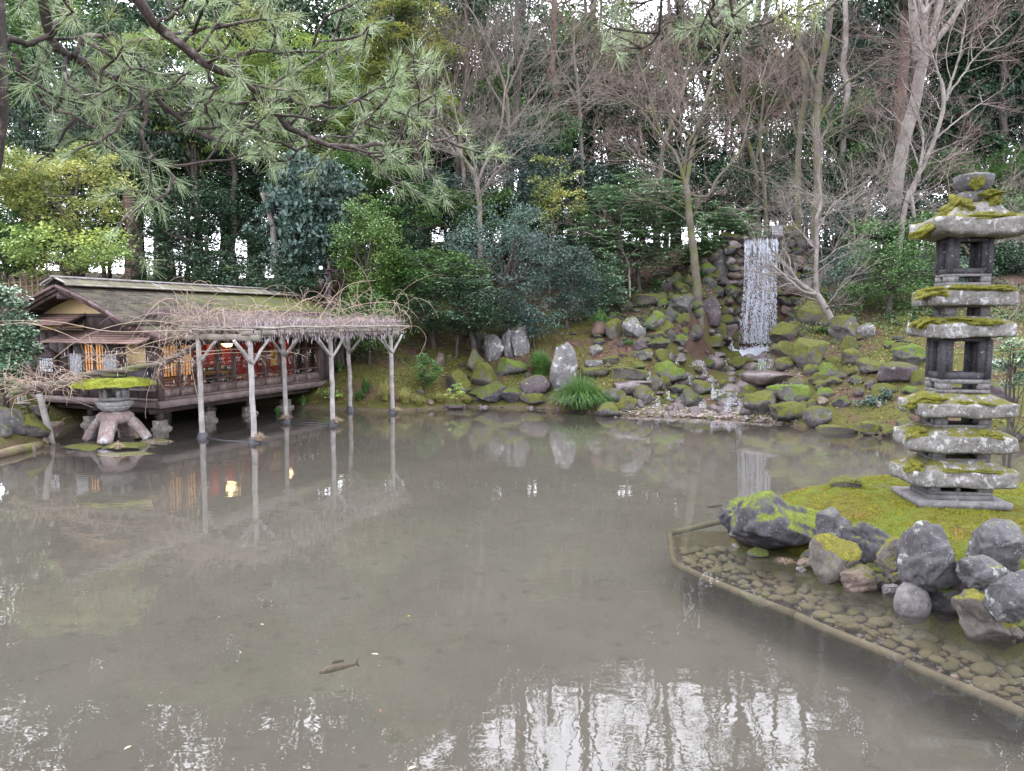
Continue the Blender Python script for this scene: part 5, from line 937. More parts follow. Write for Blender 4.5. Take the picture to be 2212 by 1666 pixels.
TREES = [
 # name, label, category, cx, cy, rx, ry, Y, leaf, options
 ('camellia_bush','glossy round leaved bush at the left edge beside the tea house','bush',8,728,58,108,16.6,'gloss',dict(L=.08,dens=1.9,wr=.75,nl=14,tr=.05,shell=.2)),
 ('camellia_bush','drooping glossy branches at the left edge below the bush','bush',4,800,40,48,16.3,'gloss',dict(L=.075,dens=1.9,wr=.75,tr=.03,shell=.2)),
 ('broadleaf_tree','yellow green broadleaf tree at the left with a forked dark trunk','tree',90,392,118,92,25.5,'yellow',dict(L=.13,dens=1.5,trunk=(168,[(165,540),(150,470)]),tr=.2,wr=.42,R0=.5,nl=14)),
 ('broadleaf_tree','small fresh green tree in front of the bamboo fence','tree',120,535,125,52,24.5,'fresh',dict(L=.12,dens=1.2,trunk=(175,[]),tr=.07,shell=.3)),
 ('broadleaf_tree','dark green leafy branches at the left edge over the fence','tree',10,530,70,70,25,'mid',dict(L=.13,dens=1.3,tr=.08)),
 ('evergreen_tree','dark evergreen with flat layered branches above the tea house ridge','tree',445,500,140,100,28,'dark',dict(L=.11,dens=1.6,tr=.15,flat=.15,up=2.,nl=18)),
 ('evergreen_tree','dark layered evergreen just behind the middle of the tea house roof','tree',400,580,120,45,25.5,'dark',dict(L=.10,dens=1.5,tr=.08,flat=.15,up=2.)),
 ('climber_covered_tree','tree hung with large blue green leaves right of the pale bent trunk','tree',668,455,92,112,26.5,'blue',dict(L=.17,dens=1.8,wr=.72,trunk=(606,[(596,560),(585,470),(562,400)]),bark='pale',tr=.14,up=.5,droop=.4,shell=.3)),
 ('evergreen_shrub','dark shrubs behind the right half of the tea house roof','shrub',560,600,100,45,25.6,'dark',dict(L=.10,dens=1.5,tr=.05)),
 ('bamboo_grass','thicket of narrow leaved bamboo grass behind the roof','bamboo grass',500,600,70,32,26.2,'pale',dict(L=.20,dens=.8,wr=.12,tr=.02)),
 ('holly_tree','column shaped holly with yellow leaf patches beside the dark pole','tree',800,560,68,130,25,'holly',dict(L=.085,dens=2.1,R0=.45,tr=.1,wr=.6,nl=16)),
 ('evergreen_shrub','low green shrub between the holly and the wisteria trellis end','shrub',800,690,80,44,24,'mid',dict(L=.08,dens=1.6,tr=.05)),
 ('evergreen_tree','fresh green evergreen with broad flat layers right of the holly','tree',925,592,92,50,25.5,'mid',dict(L=.12,dens=1.9,flat=.14,up=2.4,tr=.09,R0=.55)),
 ('evergreen_tree','bright topped flat branch of evergreen low beside the trellis','tree',990,600,60,30,25,'rhodo',dict(L=.12,dens=1.5,flat=.14,up=2.4,tr=.05,rosette=True)),
 ('evergreen_tree','dark green evergreen filling the slope behind the layered tree','tree',905,480,110,60,31,'mid',dict(L=.12,dens=1.5,flat=.16,up=2.,tr=.12)),
 ('evergreen_tree','low dark evergreen with branches over the standing rocks','tree',1000,655,112,52,25,'dark',dict(L=.09,dens=1.9,flat=.16,up=2.,tr=.1,trunk=(1032,[]))),
 ('oak_tree','large blue green evergreen oak in the middle of the bank','tree',1092,560,104,112,26.5,'blue',dict(L=.10,dens=2.1,wr=.35,R0=.5,tr=.14,nl=18,up=.7)),
 ('oak_tree','upper blue green oak behind a bare maple','tree',1120,385,98,74,34,'blue',dict(L=.13,dens=1.6,tr=.16,R0=.7)),
 ('oak_tree','narrow blue green young oak right of the large oak','tree',1222,605,56,78,27,'blue',dict(L=.10,dens=1.7,wr=.35,tr=.06)),
 ('evergreen_shrub','small blue green shrub above the tallest pale standing rock','shrub',1150,688,44,36,25.5,'blue',dict(L=.08,dens=1.9,tr=.04)),
 ('evergreen_shrub','light green bush beside the thin pale trunk on the slope','shrub',1302,618,44,50,28,'gloss',dict(L=.10,dens=1.6,wr=.65,tr=.05)),
 ('deciduous_shrub','thin shrub with scattered yellow leaves right of the upper oak','shrub',1192,445,52,74,31,'yellow',dict(L=.12,dens=.45,tr=.04,bark='grey',holes=.9)),
 ('rhododendron','large rhododendron with radiating leaves left of the mossy bare tree','rhododendron',1372,462,112,78,30,'rhodo',dict(L=.30,dens=3.2,rosette=True,R0=.7,tr=.08,nl=16)),
 ('rhododendron','rhododendron between the mossy bare tree and the waterfall','rhododendron',1562,492,62,50,31.5,'rhodo',dict(L=.28,dens=3.2,rosette=True,R0=.6,tr=.06)),
 ('evergreen_shrub','dark green shrub hanging beside the top of the waterfall','shrub',1530,545,50,26,31.6,'mid',dict(L=.11,dens=1.5,tr=.04)),
 ('evergreen_shrub','fine leaved green shrub left of the pagoda top','shrub',1925,560,110,92,25,'mid',dict(L=.085,dens=1.35,tr=.08,R0=.42,nl=22,shell=.3,holes=.5)),
 ('evergreen_shrub','low spreading shrub right of the waterfall','shrub',1830,590,66,52,27,'blue',dict(L=.085,dens=1.2,tr=.06,holes=.5)),
 ('evergreen_shrub','dark blue green little shrub at the water edge by the steps','shrub',1876,884,34,30,18.2,'blue',dict(L=.055,dens=2.3,tr=.02,seed=5)),
 ('evergreen_shrub','small upright shoot beside the dark little shrub','shrub',1908,860,14,22,18.2,'blue',dict(L=.055,dens=1.8,tr=.015)),
 ('laurel_bush','pale leaved bush at the right edge beside the pagoda','bush',2192,792,44,38,13.5,'gloss',dict(L=.07,dens=1.6,wr=.6,tr=.03)),
 ('rhododendron','drooping rhododendron branch at the right edge beside the pagoda','rhododendron',2190,745,36,26,13.2,'rhodo',dict(L=.13,dens=1.6,rosette=True,tr=.03,R0=.2)),
 ('evergreen_tree','dense green layered tree between the pale trunks and the pagoda top','tree',2085,370,118,48,36,'mid',dict(L=.14,dens=1.8,flat=.15,up=2.4,tr=.12,R0=.8)),
 ('evergreen_shrub','green shrub behind the pagoda finial','shrub',2180,480,80,70,33,'mid',dict(L=.12,dens=1.5,tr=.07)),
 ('evergreen_shrub','dark shrub mass behind the leaning pale trunks','shrub',1990,440,90,60,37,'dark',dict(L=.13,dens=1.6,tr=.07)),
 ('evergreen_shrub','small bushy seedling on the slope left of the mossy mound','shrub',920,800,32,42,22.6,'mid',dict(L=.06,dens=1.7,tr=.02)),
 ('evergreen_shrub','low bright green seedling left of the mossy boulder','shrub',984,842,18,18,21.8,'fresh',dict(L=.05,dens=1.6,tr=.012)),
 ('evergreen_shrub','leafy seedling on the right bank near the lichen spotted boulder','shrub',1893,745,24,22,23,'blue',dict(L=.06,dens=1.5,tr=.012)),
 ('evergreen_shrub','green leaved sprig under the far end of the tea house','shrub',712,868,36,22,22.4,'fresh',dict(L=.07,dens=1.3,tr=.012)),
 ('layered_tree','bright yellow green layered tree high at the upper left','tree',405,165,140,110,33,'fresh',dict(L=.15,dens=1.5,flat=.12,up=2.6,R0=.85,tr=.2,nl=16)),
 ('layered_tree','bright yellow green layered tree left of the bare pink maples','tree',860,140,92,120,33,'yellow',dict(L=.15,dens=1.6,flat=.12,up=2.6,R0=.8,tr=.18,nl=16)),
 ('layered_tree','bright green layered tree in the middle of the upper left','tree',640,225,130,130,35,'fresh',dict(L=.15,dens=1.5,flat=.14,up=2.4,R0=.9,tr=.2,nl=16)),
 ('layered_tree','light green branch layer at the end of the long pine limb','tree',905,235,80,34,32,'fresh',dict(L=.14,dens=1.4,flat=.12,up=2.6,tr=.1)),
 ('layered_tree','mid green flat topped tree above the holly','tree',775,375,95,46,31,'mid',dict(L=.13,dens=1.7,flat=.12,up=2.4,tr=.12,R0=.7)),
 ('camphor_tree','tall mid green camphor crown at the upper left corner','tree',150,170,190,180,36,'mid',dict(L=.16,dens=1.4,tr=.3,R0=.95,nl=16)),
 ('camphor_tree','feathery drooping green crown behind the pine needles','tree',300,260,150,110,34,'fresh',dict(L=.15,dens=1.2,tr=.2,R0=.8,droop=.5,up=.6)),
 ('cypress_tree','green cypress spray hanging in the middle of the picture','tree',1190,255,46,60,36,'hang',dict(L=.13,dens=1.8,up=.1,droop=1.,R0=.5,tr=.2)),
 ('cypress_tree','tall cypress at the top left of centre','tree',905,30,160,70,42,'hang',dict(L=.18,dens=1.5,up=.2,droop=.9,R0=.9,tr=.25)),
 ('evergreen_tree','dark undergrowth tree right of the upper oak','tree',1290,470,80,66,36,'dark',dict(L=.13,dens=1.5,tr=.1)),
 ('evergreen_tree','dark blue undergrowth tree left of the large rhododendron','tree',1255,400,56,50,38,'blue',dict(L=.14,dens=1.3,tr=.1)),
 ('evergreen_tree','dark undergrowth left of the fresh layered evergreen','tree',870,420,90,70,35,'dark',dict(L=.13,dens=1.6,tr=.1)),
 ('evergreen_tree','dark tree filling behind the climber covered tree','tree',560,420,110,80,36,'dark',dict(L=.14,dens=1.5,tr=.12)),
 ('evergreen_tree','dark tree behind the yellow green broadleaf tree','tree',60,450,100,100,33,'dark',dict(L=.14,dens=1.5,tr=.12)),
 ('evergreen_tree','dark low tree between the two big cedar trunks and the fence','tree',215,470,56,80,34,'dark',dict(L=.13,dens=.8,tr=.1,holes=.6)),
]
for (nm, lab, cat, cx, cy, rx, ry, Y, lm, kw) in TREES: plant(nm, lab, cat, cx, cy, rx, ry, Y, lm, **kw)
# ---- back rows of the wood
BACK = [
 # label, cx, cy, rx, ry, Y, leaf, dens, trunk radius
 ('dark evergreen at the far left of the wood',-60,250,150,220,42,'dark',1.,.35),
 ('tall dark evergreen with a thick trunk behind the camphor crown',130,90,150,160,44,'dark',1.,.35),
 ('thick trunked cedar with roots on the slope left of the tea house ridge',268,250,140,150,33,'conifer',1.2,.42),
 ('second thick cedar trunk right of the first on the slope',340,260,120,140,36,'conifer',1.1,.36),
 ('dark evergreen behind the left layered tree',470,120,150,170,44,'dark',1.,.3),
 ('dark evergreen behind the middle layered tree',640,110,140,180,46,'dark',1.,.3),
 ('dark crown behind the long pine limb',760,230,120,150,44,'dark',1.1,.28),
 ('dark crown behind the pale bent trunk',540,300,130,110,42,'dark',1.,.28),
 ('dark crown behind the yellow layered tree',880,260,120,150,45,'mid',1.,.28),
 ('dark evergreen behind the left bare maple',990,190,110,150,46,'dark',.9,.26),
 ('tall straight trunk with a dark crown in the middle of the wood',1110,170,95,130,46,'dark',.9,.3),
 ('ivy covered trunk with a dark crown in the middle of the wood',1165,180,80,100,43,'dark',1.,.34),
 ('tall trunk with a knotted pale stripe right of the middle',1320,190,90,120,45,'dark',.62,.36),
 ('thin crowned evergreen above the rhododendron',1230,90,100,90,50,'mid',.5,.25),
 ('loose crowned tree right of the knotted trunk',1420,200,95,130,50,'mid',.42,.22),
 ('loose crowned tree behind the pink maples on the right',1530,110,90,110,52,'mid',.42,.22),
 ('loose green tree behind the waterfall',1600,290,90,120,48,'mid',.5,.22),
 ('small leaved tree behind the twin tall trunks',1700,230,90,150,52,'mid',.30,.2),
 ('tall cedar right of the twin tall trunks',1850,120,85,170,46,'conifer',1.1,.38),
 ('dark conifer right of the twin trunks, lower branches',1870,260,80,90,43,'conifer',1.,.3),
 ('dark conifer behind the leaning pale trunk',1990,180,120,190,45,'conifer',1.3,.34),
 ('dark conifer above the pagoda',2110,160,120,200,44,'conifer',1.5,.36),
 ('dark conifer at the right edge of the wood',2230,200,120,230,43,'conifer',1.6,.38),
 ('dark bushy evergreen low behind the waterfall head',1740,430,100,70,40,'dark',1.2,.14),
 ('dark bushy evergreen low left of the waterfall head',1640,420,70,60,42,'dark',.9,.14),
 ('dark bushy evergreen behind the rhododendrons',1440,400,90,60,42,'dark',.9,.14),
 ('dark evergreen low behind the middle trunks',1180,370,90,60,42,'dark',.9,.14),
 ('dark low crown behind the right leaning trunks',1880,390,90,70,42,'dark',1.3,.14),
 ('dark low crown right of the leaning maple',2110,430,110,60,41,'dark',1.3,.14),
 ('dark low crown behind the bare pink maples',990,360,90,70,42,'dark',1.2,.14),
 ('dark low crown behind the holly',720,460,90,80,38,'dark',1.4,.14),
 ('dark low crown at the foot of the second cedar',400,420,70,60,40,'dark',1.,.14),
]
TALL = [('tall crown over the left end of the wood',0,-260,230,260,50,'mid',1.),('tall crown above the tea house end of the wood',300,-260,230,250,51,'dark',1.),('tall crown above the layered trees',600,-280,220,250,52,'mid',1.),('tall crown above the pinkish maples',880,-250,150,190,54,'dark',.8),('tall thin crown above the middle of the wood',1130,-330,110,110,52,'mid',.5),('tall thin crown above the tan twigged tree',1480,-300,120,130,52,'mid',.5),('tall crown above the waterfall trees',1650,-320,120,150,53,'mid',.8),('tall crown above the cypress spray',1290,-420,110,110,53,'mid',.8),('tall dark conifer crown above the leaning pale trunk',1990,-200,170,220,45,'conifer',1.),('tall dark conifer crown above the right edge',2260,-240,190,260,44,'conifer',1.1)]
BACK += [(a, b, c, d, e, f, h, i_*.8, .3) for (a, b, c, d, e, f, h, i_) in TALL]
for i, (lab, cx, cy, rx, ry, Y, lm, dn, tr) in enumerate(BACK):
    plant('forest_tree', lab, 'tree', cx, cy, rx, ry, Y, lm, L=.19 if Y > 40 else .16, dens=dn*1.25, tr=tr, bark='red' if 'cedar' in lab or i % 4 == 3 else 'dark', R0=.95, seed=2000+i, nl=10, shell=.25, trunk=(cx+((i*37) % 41-20)*.8, []), up=.6 if lm == 'conifer' else 1.2, droop=.5 if lm == 'conifer' else .15, flat=.3)
UNDER = [('loose dark crown left of the twin tall trunks at the top',1670,130,80,90,48),('loose green crown between the twin trunks at the top',1760,90,80,80,50),('dark crown right of the twin trunks at the top',1850,60,80,90,46),('loose green crown above the waterfall',1590,60,80,80,51),('loose green crown behind the twin trunks halfway up',1720,230,80,70,47),('dark crown behind the twin trunks lower down',1790,190,70,70,46),
('low dark crown on the crest behind the holly',900,455,90,50,45),('low dark crown on the crest behind the spreading oak',1010,450,80,50,46),('low dark crown on the crest below the cypress spray',1110,445,80,50,45),('low dark crown on the crest left of the knotted trunk',1215,440,80,50,47),('low dark crown on the crest right of the knotted trunk',1330,430,80,55,46),('low dark crown on the crest behind the mossy bare tree',1450,440,90,55,47),('low dark crown on the crest left of the falls',1560,450,70,50,46),('low dark crown on the crest behind the gable',150,500,110,40,38),('low dark crown on the crest behind the ridge',560,480,90,50,38),('low dark crown on the crest behind the dark lamp pole',800,470,80,50,40),
('dark green crown filling the wood above the upper oak',1090,230,100,80,43),('dark green crown left of the cypress spray',1020,110,100,80,46),('mid green crown in the upper middle of the wood',1210,150,90,80,46),('dark crown in the upper middle right of the wood',1330,80,100,60,50),('dark crown behind the tan twigged tree',1270,220,80,60,45),('dark crown behind the mossy bare tree',1440,280,90,70,46),('dark crown right of the mossy bare tree',1540,330,80,70,45),('mid green crown over the waterfall',1620,200,80,60,48),
 ('dark crown at the top right of the middle',1500,60,90,60,52),('dark small crown between the twin tall trunks',1740,330,60,80,44),('mid green crown right of the second tall trunk',1820,300,70,80,42),('dark green crown low behind the twin tall trunks',1700,420,70,50,40),('mid green crown above the right leaning trunks',1930,330,80,60,41),('dark conifer mass behind the maple and the pagoda top',2060,270,100,90,42),('dark mass at the upper right corner',2190,80,100,110,42),('dark mass at the top right of the leaning trunk',2080,60,90,90,42),
 ('dark understory tree left of the cedars',180,500,90,60,33),('dark understory tree right of the cedars',400,470,90,60,33),('dark understory tree behind the climber covered tree foot',620,540,90,60,30),('dark understory tree right of the dark lamp pole',740,500,70,70,29),('shaded evergreen between the holly and the layered trees',860,540,60,60,29),('shaded evergreen under the pinkish maples',960,440,90,60,33),
 ('shaded evergreen under the upper oak',1060,470,80,50,32),('shaded evergreen right of the upper oak',1180,500,70,50,33),('shaded evergreen in the middle of the wood floor',1130,300,90,70,42),('shaded evergreen left of the rhododendron',1290,540,50,40,32),('dark evergreen behind the rhododendron crown',1400,400,100,70,38),('shaded evergreen right of the mossy bare tree',1580,420,70,60,38),
 ('dark evergreen behind the waterfall head',1680,350,70,70,44),('blue green evergreen right of the waterfall head',1800,500,80,60,34),('dark evergreen behind the fine leaved shrub',1900,470,90,60,34),('dark evergreen behind the pagoda finial shrub',2090,500,100,60,32),('mid green evergreen at the right edge of the slope',2200,560,80,70,29),('shaded green shrub behind the pagoda fire box',2040,600,70,50,28),
 ('dark evergreen low at the left edge of the wood',20,480,80,70,35),('dark crown above the left cedars',230,380,110,80,38),('dark crown left of the climber covered tree',480,380,110,80,37),('dark crown above the climber covered tree',700,330,90,70,38),('green crown between the bare maples',1040,250,90,80,40),('dark crown right of the cypress spray',1300,300,80,90,44),('dark upper crown left of the mossy bare tree crown',1400,130,100,110,52),('loose upper crown in the middle',1150,80,90,80,52)]
for i, (lab, cx, cy, rx, ry, Y) in enumerate(UNDER): plant('understory_tree', lab, 'tree', cx, cy, rx, ry, Y, ['dark', 'blue', 'mid', 'dark'][i % 4] if 'dark' not in lab else 'dark', L=.15, dens=1.5 if 'loose' not in lab else .6, tr=.1, R0=.7, seed=4000+i, nl=10, shell=.3)
# plain trunks of trees whose crowns are lost in the wood
for lab, px, py0, px1, Y, r, bk in [('slim dark trunk left of the pale bent trunk',505,560,500,34,.12,'dark'),('slim trunk behind the mid green flat topped tree',905,430,890,34,.13,'red'),('slim brown trunk below the fresh layered evergreen',985,430,1010,38,.14,'dark'),
   ('dark trunk behind the upper oak',1095,480,1120,36,.17,'dark'),('brown trunk right of the upper oak',1205,400,1195,38,.19,'red'),('thin dark trunk right of the cypress spray',1270,400,1262,44,.12,'dark'),('trunk with stubs behind the rhododendron',1455,440,1448,44,.15,'dark'),
   ('dark trunk left of the waterfall head',1602,450,1610,42,.16,'dark'),('pale straight trunk behind the twin tall trunks',1822,330,1830,42,.18,'pale'),('slim grey trunk far behind the waterfall',1660,440,1655,50,.13,'grey'),('slim dark trunk between the cedars and the waterfall',1550,430,1590,48,.12,'dark'),
   ('reddish trunk behind the shrubs left of the pagoda finial',1945,470,1955,40,.30,'red'),('dark trunk near the right edge',2165,430,2170,41,.22,'dark')]:
    b = at(px, py0, Y); b[2] = min(b[2], hz1(b[0], Y)); t = thing('forest_tree', lab, 'tree', b); top = at(px1, -40, Y); g = np.random.default_rng(int(px)); P = b+(top-b)*np.linspace(0, 1, 14)[:, None]; P[1:-1] += g.normal(size=(12, 3))*.07; mb = MB(); mb.tubes(P, np.linspace(r*1.2, r*.7, 14), 9)
    for j in range(9): k = g.integers(4, 13); limb(mb, P[k], P[k]+np.array([g.uniform(-1.6, 1.6), g.uniform(-.5, .5), g.uniform(.1, .9)]), r*.3, .015, g, 5)
    mb.build('trunk', BK[bk], t, b, True)
    if 1000 < px < 1850: continue
    me, Pc = crown_mesh('crown', 1.6, 1.3, 2.2, 2600, .18, LM['dark'], int(px)+5, R0=.8, shell=.3); o = link('crown', me, None, t, (top-b)+np.array([0, 0, -1.5]))
# ================================================================== bare trees
class Bare:
    def __init__(s, seed): s.g = np.random.default_rng(seed); s.big = {}; s.tw = {}
    def put(s, P, r0, r1):
        n = len(P); d = s.big if r0 > .016 else s.tw; d.setdefault((n, 6 if r0 > .016 else 3), []).append((P, np.linspace(r0, r1, n)))
    def grow(s, p, d, L, r, depth, up=.12, spread=.6, crook=.16, kids=(3, 5), minr=.0032, flat=1., lo=.25):
        g = s.g; n = 5 if depth > 1 else 4 if depth else 3; P = [p]; dd = d/np.linalg.norm(d); step = L/(n-1)
        for i in range(n-1):
            dd = dd+g.normal(size=3)*crook+np.array([0, 0, up*.15]); dd /= np.linalg.norm(dd); P.append(P[-1]+dd*step)
        P = np.array(P); s.put(P, r, max(r*.5, minr*.7))
        if depth == 0: return
        nk = g.integers(kids[0], kids[1]+1)-(1 if depth == 1 and g.random() < .5 else 0)
        for j in range(nk):
            t = g.uniform(lo, .98) if j else 1.; k = min(int(t*(n-1)), n-2); f = t*(n-1)-k; q = P[k]*(1-f)+P[k+1]*f; base = (P[k+1]-P[k])/step; a = g.normal(size=3); a -= (a@base)*base; a /= np.linalg.norm(a); a[2] *= flat
            sp = spread*g.uniform(.6, 1.3)*(0.5 if j == 0 else 1); nd = base+a*sp+np.array([0, 0, up]); s.grow(q, nd, L*g.uniform(.52, .80), max(r*(.68 if j == 0 else g.uniform(.36, .56)), minr), depth-1, up, spread, crook, kids, minr, flat, lo)
    def trace(s, pts, r0, r1, n=22, wob=.01):
        P = np.array(pts, float); l = np.concatenate([[0], np.cumsum(np.linalg.norm(np.diff(P, axis=0), axis=1))]); u = np.linspace(0, l[-1], n)
        Q = np.stack([np.interp(u, l, P[:, i]) for i in range(3)], 1); Q[1:-1] = (Q[:-2]+Q[1:-1]*2+Q[2:])/4; Q[1:-1] = (Q[:-2]+Q[1:-1]*2+Q[2:])/4; Q[1:-1] += s.g.normal(size=(n-2, 3))*wob; s.big.setdefault((n, 9), []).append((Q, np.linspace(r0, r1, n))); return Q
    def build(s, name, label, cat, org, mb_, mt, group=None):
        t = thing(name, label, cat, org, 0, group)
        for nm, dct, m in (('trunk', s.big, mb_), ('twigs', s.tw, mt)):
            mb = MB()
            for (n, k), l in dct.items(): mb.tubes(np.array([a for a, _ in l]), np.array([b for _, b in l]), k, cap=False)
            if mb.V: o = mb.build(nm, m, t, org, True); 
            if mb.V and nm == 'twigs': o['kind'] = 'stuff'
        return t
def bare(name, label, Y, traces, bark, twig, seed, start=.35, n=9, L=1.6, depth=3, up=.15, spread=.65, r=.03, flat=.8, kids=(3, 5), cat='tree', Yd=.6, crook=.16, ground=True, minr=.0032):
    """traces: [(list of photograph points, r0, r1)], every one hangs on the first point's distance Y"""
    b = Bare(seed); g = b.g; first = None
    for i, (pts, r0, r1) in enumerate(traces):
        dy = 0 if i == 0 else g.uniform(-Yd, Yd); m_ = len(pts)
        P = [at(px, py, Y+dy*(j/(m_-1))) for j, (px, py) in enumerate(pts)]
        if i == 0 and ground: P[0][2] = min(P[0][2], hz1(P[0][0], Y)-.05); first = P[0].copy()
        if first is None: first = P[0].copy()
        Q = b.trace(P, r0, r1)
        for j in range(n):
            t = g.uniform(start if i == 0 else .15, 1.); k = min(int(t*20), 20); d = Q[k+1]-Q[k]; d /= np.linalg.norm(d); a = g.normal(size=3); a -= (a@d)*d; a /= np.linalg.norm(a); a[2] *= .5
            b.grow(Q[k], d*.7+a*spread*1.3, L*g.uniform(.6, 1.15)*(1-.35*t), max(min(r, r0*.5)*g.uniform(.6, 1.1), .012), depth, up, spread, crook, kids, flat=flat, minr=minr)
        b.grow(Q[-1], Q[-1]-Q[-3], L*.8, r1*.9, depth, up, spread, crook, kids, flat=flat, minr=minr)
    return b.build(name, label, cat, first, BK[bark], BK[twig])
bare('bare_tree', 'bare mossy trunked tree left of the waterfall with a wide crown', 27.5, [([(1512,712),(1505,600),(1490,480),(1482,400)],.17,.12), ([(1482,400),(1500,300),(1518,240),(1545,150),(1570,90)],.09,.04), ([(1482,400),(1460,330),(1430,300),(1400,200),(1380,130)],.07,.03), ([(1490,420),(1530,430),(1545,390),(1600,330),(1620,250)],.055,.025), ([(1482,390),(1440,370),(1380,350),(1330,330)],.04,.015), ([(1500,300),(1440,240),(1400,245),(1330,200)],.05,.02)], 'mossy', 'twig', 11, .7, 7, 1.9, 3, .06, .85, .026)
bare('bare_tree', 'leaning bare tree growing from the mossy rocks right of the stream', 23.5, [([(1806,770),(1800,700),(1780,660),(1763,635)],.14,.095), ([(1763,635),(1762,580),(1765,520),(1762,480),(1775,440),(1770,400)],.075,.04), ([(1763,635),(1735,632),(1710,610),(1690,590),(1655,560)],.06,.02), ([(1762,540),(1730,500),(1700,480)],.03,.012), ([(1764,500),(1800,440),(1840,410)],.03,.012)], 'pale', 'twig2', 13, .75, 7, 1.3, 3, .08, .75, .022, .5)
bare('maple_tree', 'bare maple with a forked pale trunk left of the pagoda top', 31, [([(1942,470),(1958,420),(1985,380),(2020,300),(2042,220),(2035,180)],.12,.075), ([(2042,220),(2070,130),(2085,60)],.06,.025), ([(2035,180),(2010,110),(1990,60)],.05,.02), ([(1975,470),(1968,420),(1985,385)],.08,.08), ([(2020,300),(2080,250),(2140,210)],.04,.015), ([(1990,370),(1960,290),(1930,240)],.045,.015), ([(2045,210),(2110,120),(2180,60)],.045,.015)], 'pale', 'twig', 17, .35, 8, 2.2, 3, .02, .75, .028, .35, (3, 5))
bare('pale_trunk_tree', 'thick pale leaning trunk forking high above the right bank', 35, [([(1925,400),(1945,330),(1975,230),(1992,140),(1995,110)],.33,.24), ([(1985,130),(1975,60),(1968,-20)],.22,.16), ([(1990,150),(2020,60),(2035,-20)],.22,.14), ([(2005,110),(2060,40),(2090,-20)],.15,.10)], 'pale', 'twig', 19, .9, 2, 2., 2, .1, .6, .05)
bare('tall_tree', 'tall mossy trunk rising from beside the waterfall head to the top of the picture', 32, [([(1755,520),(1768,400),(1762,260),(1772,150),(1790,60),(1800,-30)],.20,.13), ([(1765,200),(1740,130),(1715,90),(1690,20)],.10,.05), ([(1762,270),(1810,190),(1870,150),(1930,110)],.07,.03), ([(1755,330),(1800,260),(1860,230)],.06,.02)], 'mossy', 'twig', 23, .45, 6, 2.2, 3, .06, .8, .022)
bare('tall_tree', 'second tall trunk left of the waterfall head, curving', 33, [([(1728,500),(1722,400),(1725,300),(1745,180),(1722,90),(1728,-20)],.15,.10), ([(1722,300),(1700,220),(1670,150)],.06,.02)], 'mossy', 'twig', 29, .4, 6, 2., 3, .06, .8, .022)
bare('tall_tree', 'far tall trunk behind the falls with upright limbs', 38, [([(1640,460),(1632,350),(1600,270),(1570,200),(1560,100)],.16,.09), ([(1632,350),(1650,260),(1680,190)],.08,.03)], 'mossy', 'twig', 31, .35, 8, 2.4, 3, .1, .7, .022)
bare('maple_tree', 'bare grey maple with spreading limbs above the blue green oak', 29, [([(1040,545),(1036,470),(1035,420),(1028,385)],.13,.09), ([(1028,385),(1000,340),(965,290),(940,250)],.075,.03), ([(1030,395),(1060,330),(1085,270),(1090,200)],.07,.03), ([(1028,390),(1020,320),(990,270),(975,200)],.05,.02), ([(1035,420),(1090,350),(1140,310)],.05,.02)], 'grey', 'twig2', 37, .8, 7, 1.7, 3, .08, .8, .021)
bare('maple_tree', 'bare maple with pinkish twigs right of the yellow layered tree', 33, [([(1010,440),(1000,340),(985,260),(960,180)],.13,.07), ([(985,260),(1010,170),(1030,100)],.06,.025), ([(990,290),(930,210),(895,140)],.06,.025), ([(975,200),(955,130),(940,80)],.05,.02)], 'grey', 'twig', 41, .5, 9, 2.2, 3, .12, .7, .022)
bare('maple_tree', 'tall bare maple with pinkish twigs in the upper middle', 34, [([(1110,400),(1100,290),(1095,200),(1070,130)],.14,.07), ([(1095,200),(1130,120),(1150,50)],.06,.03), ([(1098,250),(1050,170),(1020,60)],.06,.025), ([(1100,280),(1160,200),(1200,120)],.06,.025)], 'grey', 'twig2', 43, .45, 9, 2.3, 3, .12, .7, .022)
bare('maple_tree', 'bare tan twigged tree in the upper middle right', 38, [([(1262,400),(1255,290),(1250,200),(1240,120)],.15,.07), ([(1250,200),(1300,120),(1340,60)],.07,.03), ([(1252,230),(1210,150),(1190,60)],.06,.025), ([(1250,240),(1320,190),(1370,150)],.05,.02)], 'grey', 'twig3', 47, .4, 10, 2.7, 3, .10, .75, .022)
bare('maple_tree', 'bare pink twigged tree at the top right of the middle', 36, [([(1420,420),(1430,320),(1470,220),(1490,120)],.15,.07), ([(1470,220),(1430,140),(1400,60)],.07,.03), ([(1480,180),(1540,110),(1580,40)],.06,.025), ([(1430,300),(1380,230),(1340,160)],.06,.02)], 'mossy', 'twig', 53, .4, 10, 2.6, 3, .10, .75, .022)
bare('maple_tree', 'bare brown tree behind the waterfall with dense fine twigs', 37, [([(1660,470),(1650,390),(1640,300),(1650,200)],.13,.06), ([(1640,300),(1600,230),(1570,150)],.06,.025), ([(1645,270),(1690,200),(1720,120)],.05,.02)], 'mossy', 'twig3', 59, .35, 10, 2.3, 3, .08, .8, .02)
bare('bare_shrub', 'low bare brown twigged shrub behind the pagoda', 26, [([(2100,560),(2120,500),(2160,440)],.05,.02), ([(2100,560),(2060,500),(2050,430)],.04,.02), ([(2110,540),(2170,520),(2220,480)],.04,.015)], 'grey', 'twig2', 61, .2, 8, 1.7, 3, .05, .8, .018, .5, cat='shrub')
bare('bare_shrub', 'fan of thin bare twigs above the waterfall on the right', 29, [([(1860,520),(1840,450),(1820,380)],.05,.02), ([(1860,520),(1880,430),(1910,370)],.05,.02), ([(1850,500),(1790,430),(1740,390)],.04,.015)], 'grey', 'twig2', 67, .2, 8, 1.9, 3, .08, .7, .018, .6, cat='shrub')
